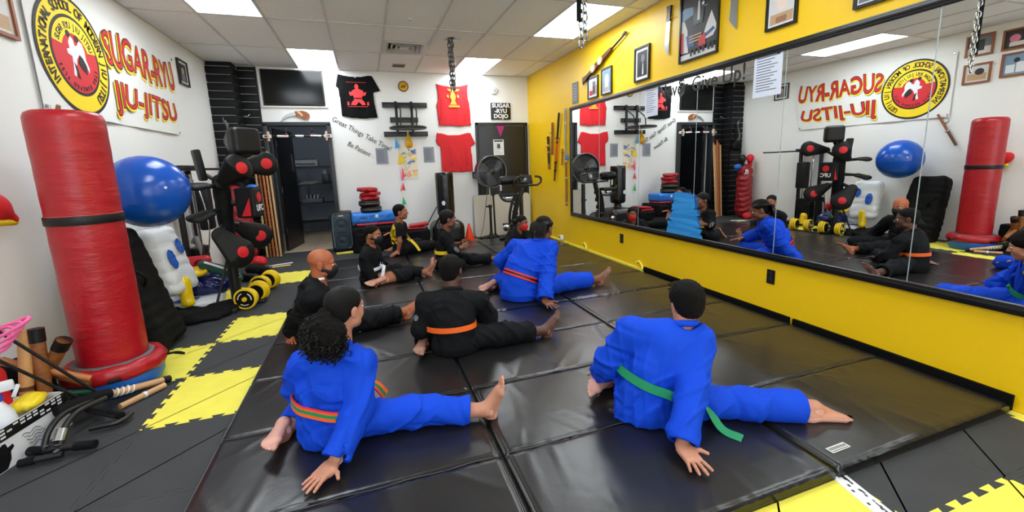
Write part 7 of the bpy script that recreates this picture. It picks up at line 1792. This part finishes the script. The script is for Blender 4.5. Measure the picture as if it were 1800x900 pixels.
# ---- black freestanding bag
cx_, cy_ = 1.29, 7.45
t = thing('standing_bag', 'black freestanding punching bag in front of the red shirts', 'punching bag', (cx_, cy_, 0))
MB().lathe([(0, .5), (.13, .5), (.15, .52), (.155, .56)]+[(.155+.001*math.sin(z*40), z) for z in np.linspace(.6, 1.18, 12)]+[(.153, 1.225), (.14, 1.24), (0, 1.242)], (cx_, cy_, 0), 40).build('bag_cylinder', mat('gloss_black', (16, 16, 18), .22), t, 60)
MB().lathe([(.07, .36), (.07, .52)], (cx_, cy_, 0), 24).build('neck', M_kv, t, 60)
F = Field((cx_-.36, cy_-.36, 0), (cx_+.36, cy_+.36, .48), .012); F.rbox((cx_+.0, cy_, .2), (.28, .26, .2), .12, None, .01); F.cap((cx_, cy_, .36), (cx_, cy_, .42), .11, .08); F.plane((0, 0, .002), (0, 0, -1)); soft('base_tank', F, mat('tank_black', (26, 24, 24), .35), t)
flat('round_logo', circ(0, 0, .03, 20, .04), T_(cx_-.06, cy_-.146, .72) @ Matrix.Rotation(math.pi/2, 4, 'X') @ T_(0, 0, -.004), M_wp, t, .01)
MB().tube([(cx_-.02, cy_, 1.24), (cx_, cy_, 1.262), (cx_+.02, cy_, 1.24)], .006, 6).build('top_loop', M_chrome, t)
# ---- cone
t = thing('traffic_cone', 'small orange cone standing near the back wall', 'cone', (1.66, 7.3, 0)); M_or = mat('cone_orange', (255, 70, 22), .45)
MB().lathe([(.082, .02), (.078, .06), (.02, .3), (.016, .315), (0, .318)], (1.68, 7.42, 0), 28).build('cone_body', M_or, t, 50); MB().box((1.68, 7.42, .012), (.21, .21, .024), rotz(.1), .008).build('cone_base', M_or, t, 40)
o = MB().box((1.68, 7.42+.0, .0045+.0), (.3, .16, .005), rotz(.15)).build('yellow_mat_scrap', M_fty); setp(o, 'yellow foam scrap under the orange cone', 'scrap'); o.location = (0, 0, -.0055+.003)
# ---- leaning white panels (folded table)
for k, (x0, x1, lb) in enumerate(((1.875, 2.25, 'left pale folding table leaf leaning on the back wall'), (2.29, 2.7, 'middle pale folding table leaf leaning on the back wall'), (2.74, 3.0, 'narrow pale table leaf in the corner'))):
    t = thing('table_leaf', lb, 'table leaf', ((x0+x1)/2, YB-.1, 0), 'pale folding table leaves')
    Rl = Matrix.Rotation(-.06, 3, 'X'); pol = []; r_ = .05
    for (cx0, cz0, a0) in ((x1-r_, .78-r_, 0), (x0+r_, .78-r_, 90), (x0+r_, r_, 180), (x1-r_, r_, 270)):
        for q in range(5): a = math.radians(a0+22.5*q); pol.append((cx0+r_*math.cos(a), cz0+r_*math.sin(a)))
    MB().prism(pol, .028, Matrix.Translation((0, YB-.098, .0)) @ Matrix.Rotation(math.pi/2-.06, 4, 'X')).build('leaf_board', mat('table_beige', (206, 202, 192), .5), t)
    MB().tube([(x, YB-.108-.0+.06*z, z) for x, z in pol]+[(pol[0][0], YB-.108+.06*pol[0][1], pol[0][1])], .008, 6).build('leaf_edging', mat('edge_grey', (150, 148, 140), .5), t, 60)
# ---- pedestal fan
fx, fy, fz = 2.105, 7.33, 1.222
t = thing('pedestal_fan', 'large black pedestal fan in front of the corner door', 'fan', (fx, fy, 0))
Mf_ = T_(fx, fy, fz) @ Matrix.Rotation(math.radians(90), 4, 'X') @ Matrix.Rotation(math.radians(8), 4, 'Y')
M_fan = mat('fan_black', (26, 27, 29), .4); M_wire = mat('fan_wire', (110, 112, 116), .35, metal=.5)
MB().tube([(Mf_ @ Vector((.275*math.cos(a), .275*math.sin(a), .06))) for a in np.linspace(0, 2*math.pi, 49)[:-1]], .012, 8, closed=True).build('front_ring', M_wire, t, 60)
MB().lathe([(.27, -.08), (.282, -.07), (.282, .05), (.272, .055), (.27, .05), (.27, -.078)], M=Mf_, n=48, cap=False).build('drum', M_fan, t, 60)
wires = MB()
for k in range(72):
    a = 2*math.pi*k/72; wires.tube([Mf_ @ Vector((.05*math.cos(a), .05*math.sin(a), .085)), Mf_ @ Vector((.17*math.cos(a+.05), .17*math.sin(a+.05), .082)), Mf_ @ Vector((.275*math.cos(a+.1), .275*math.sin(a+.1), .06))], .0016, 4)
for r_ in (.12, .2): wires.tube([(Mf_ @ Vector((r_*math.cos(a), r_*math.sin(a), .083))) for a in np.linspace(0, 2*math.pi, 33)[:-1]], .002, 5, closed=True)
o = wires.build('guard_wires', M_wire, t); o['kind'] = 'stuff'
MB().lathe([(.05, .06), (.052, .085), (.04, .094), (0, .097)], M=Mf_, n=24).build('guard_hub', M_fan, t, 50)
for k in range(3):
    mb = MB(); a0 = 2*math.pi*k/3+.4; vs = []; fs = []
    for i in range(8):
        r_ = .05+.2*i/7
        for j in range(5):
            a = a0+(j/4-.5)*(1.1-.35*i/7)+.25*i/7; vs.append(Mf_ @ Vector((r_*math.cos(a), r_*math.sin(a), .03*(j/4-.5)*2)))
    for i in range(7):
        for j in range(4): q = i*5+j; fs.append((q, q+1, q+6, q+5))
    n_ = len(vs); fs += [tuple(x+n_ for x in f)[::-1] for f in fs]; vs += [v+Vector((0, .004, 0)) for v in vs]
    mb.add(vs, fs).build('fan_blade', mat('blade_grey', (88, 92, 98), .45), t, 60)
MB().lathe([(0, -.14), (.06, -.13), (.075, -.08), (.075, -.04)], M=Mf_, n=28).build('motor', M_fan, t, 50); MB().lathe([(.0, -.085), (.27, -.083), (.272, -.079), (0, -.08)], M=Mf_, n=40).build('rear_guard', mat('fan_rear', (34, 36, 40), .6), t, 50)
MB().tube([(fx-.005, fy+.1, fz-.02), (fx-.01, fy+.1, .55)], .016, 12).build('upper_pole', mat('pole_cream', (200, 196, 186), .35, metal=.3), t, 60); MB().tube([(fx-.01, fy+.1, .6), (fx-.01, fy+.1, .05)], .024, 12).build('lower_pole', M_fan, t, 60)
MB().lathe([(.034, 0), (.034, .06)], (fx-.01, fy+.1, .57), 16).build('height_clamp', M_fan, t, 40); MB().box((fx-.06, fy+.1, .6), (.06, .03, .03), None, .008).build('clamp_knob', M_fan, t, 40)
MB().lathe([(.06, .0), (.055, .05), (.028, .12)], (fx-.01, fy+.1, .0), 24).build('base_cone', M_fan, t, 50)
for k in range(4):
    a = .5+k*math.pi/2; MB().tube([(fx-.01, fy+.1, .05), (fx-.01+.2*math.cos(a), fy+.1+.2*math.sin(a), .022)], [.03, .016], 8).build('base_foot', M_fan, t, 60)
t = thing('power_cord', 'black power cord hanging down from the fan to a floor box', 'cord', (1.95, 7.4, 0))
MB().tube([Vector(p) for p in spline([(2.06, 7.42, .95), (2.03, 7.5, .6), (1.97, 7.5, .25), (1.9, 7.46, .06), (1.86, 7.42, .012), (1.8, 7.46, .012)], 7)], .007, 6).build('cord_line', mat('cord_grey', (120, 120, 120), .5), t, 60)
for k in range(3): MB().box((1.9+.06*k, 7.42-.03*(k % 2), .03), (.07, .06, .05), rotz(.3*k), .01).build('plug_block', M_kv, t, 40)
# ---- exercise bike
bx_, by_ = 2.28, 6.62
t = thing('exercise_bike', 'black exercise bike with handlebars and console by the yellow wall', 'exercise bike', (bx_, by_, 0)); M_bk = mat('bike_black', (22, 22, 24), .38)
def tk(name, pts, r, m=M_bk): return MB().tube([Vector(p) for p in (spline(pts, 6) if len(pts) > 2 else pts)], r, 10).build(name, m, t, 60)
tk('main_post', [(2.36, 6.6, .06), (2.24, 6.55, .35), (2.27, 6.5, .65), (2.36, 6.46, .9), (2.4, 6.45, 1.06)], .04)
tk('side_rail', [(2.3, 6.6, .08), (2.17, 6.55, .4), (2.2, 6.52, .7), (2.28, 6.5, .88)], .022)
for k in range(5): MB().lathe([(.05, -.03), (.05, .03)], M=T_(2.22+.02*k, 6.53, .3+.13*k) @ Matrix.Rotation(1.2, 4, 'Y'), n=12).build('adjust_knob', M_kv, t, 40)
tk('rear_post', [(2.45, 6.75, .05), (2.45, 6.75, .95)], .035); tk('rear_post', [(2.02, 6.5, .93), (2.02, 6.5, 1.08)], .02, M_chrome)
MB().lathe([(0, -.14), (.06, -.135), (.07, -.11), (.07, .11), (.06, .135), (0, .14)], M=T_(2.13, 6.46, 1.09) @ Matrix.Rotation(math.pi/2, 4, 'Y'), n=24).build('back_roll', M_kv, t, 50)
tk('handlebar', [(2.2, 6.36, 1.0), (2.2, 6.34, 1.08), (2.27, 6.33, 1.14), (2.36, 6.36, 1.13)], .017); tk('handlebar', [(2.18, 6.36, 1.01), (2.4, 6.4, 1.0), (2.62, 6.42, 1.0)], .017)
tk('handlebar', [(2.62, 6.42, 1.0), (2.68, 6.42, 1.05), (2.67, 6.42, 1.12), (2.58, 6.42, 1.14)], .018)
MB().box((2.42, 6.42, 1.1), (.22, .04, .15), Euler((-.5, .1, .1)).to_matrix(), .015).build('console', M_bk, t, 40); MB().box((2.425, 6.396, 1.105), (.16, .006, .09), Euler((-.5, .1, .1)).to_matrix(), .002).build('console_screen', mat('console_glass', (40, 44, 48), .15), t, 40)
tk('seat_bar', [(1.97, 6.44, .92), (2.02, 6.42, .8), (2.12, 6.42, .76), (2.25, 6.46, .77)], .018); MB().box((2.12, 6.46, .865), (.26, .17, .05), None, .022).build('seat', M_kv, t, 40); MB().box((2.12, 6.46, .81), (.1, .09, .05), None, .01).build('seat_clamp', M_chrome, t, 40)
MB().lathe([(0, -.04), (.14, -.04), (.17, -.02), (.17, .02), (.14, .04), (0, .04)], M=T_(2.3, 6.56, .3) @ Matrix.Rotation(math.pi/2, 4, 'X'), n=36).build('flywheel_cover', M_bk, t, 50)
for s in (-1, 1):
    tk('crank', [(2.3, 6.56+.06*s, .3), (2.3-.14*s, 6.56+.07*s, .3+.05*s)], .012, M_chrome); MB().box((2.3-.15*s, 6.56+.13*s, .3+.055*s), (.1, .1, .03), None, .008).build('pedal', M_kv, t, 40)
for (y) in (6.3, 6.95): tk('floor_foot', [(2.1, y, .074), (2.62, y, .074)], .022)
tk('floor_beam', [(2.36, 6.3, .08), (2.36, 6.95, .08)], .025); tk('frame_brace', [(2.36, 6.4, .08), (2.3, 6.53, .5)], .016)
MB().lathe([(.03, -.02), (.055, -.012), (.055, .012), (.03, .02)], M=T_(2.06, 6.4, .34) @ Matrix.Rotation(math.pi/2, 4, 'X'), n=24).build('tension_wheel', M_chrome, t, 50); tk('wheel_arm', [(2.06, 6.42, .34), (2.2, 6.52, .36)], .012)
# ---- things on the mat
t = thing('mobile_phone', 'black phone in a flip case lying on the mat by the yellow wall', 'phone', (2.8, 3.34, MT))
MB().box((2.86, 3.38, MT+.006), (.15, .08, .008), rotz(.35), .003).build('phone_body', M_black, t, 35); MB().box((2.87, 3.4, MT+.03), (.16, .085, .006), Euler((.5, 0, .35)).to_matrix(), .002).build('case_flap', M_kv, t, 35)
blob('toy_heap', 'yellow, red and blue small toy behind the adult in blue', 'toy', M_dy, (2.42, 5.98, .055), (2.66, 6.16, .26), [('c', (2.54, 6.08, .12), (2.54, 6.08, .2), .05)], .008)
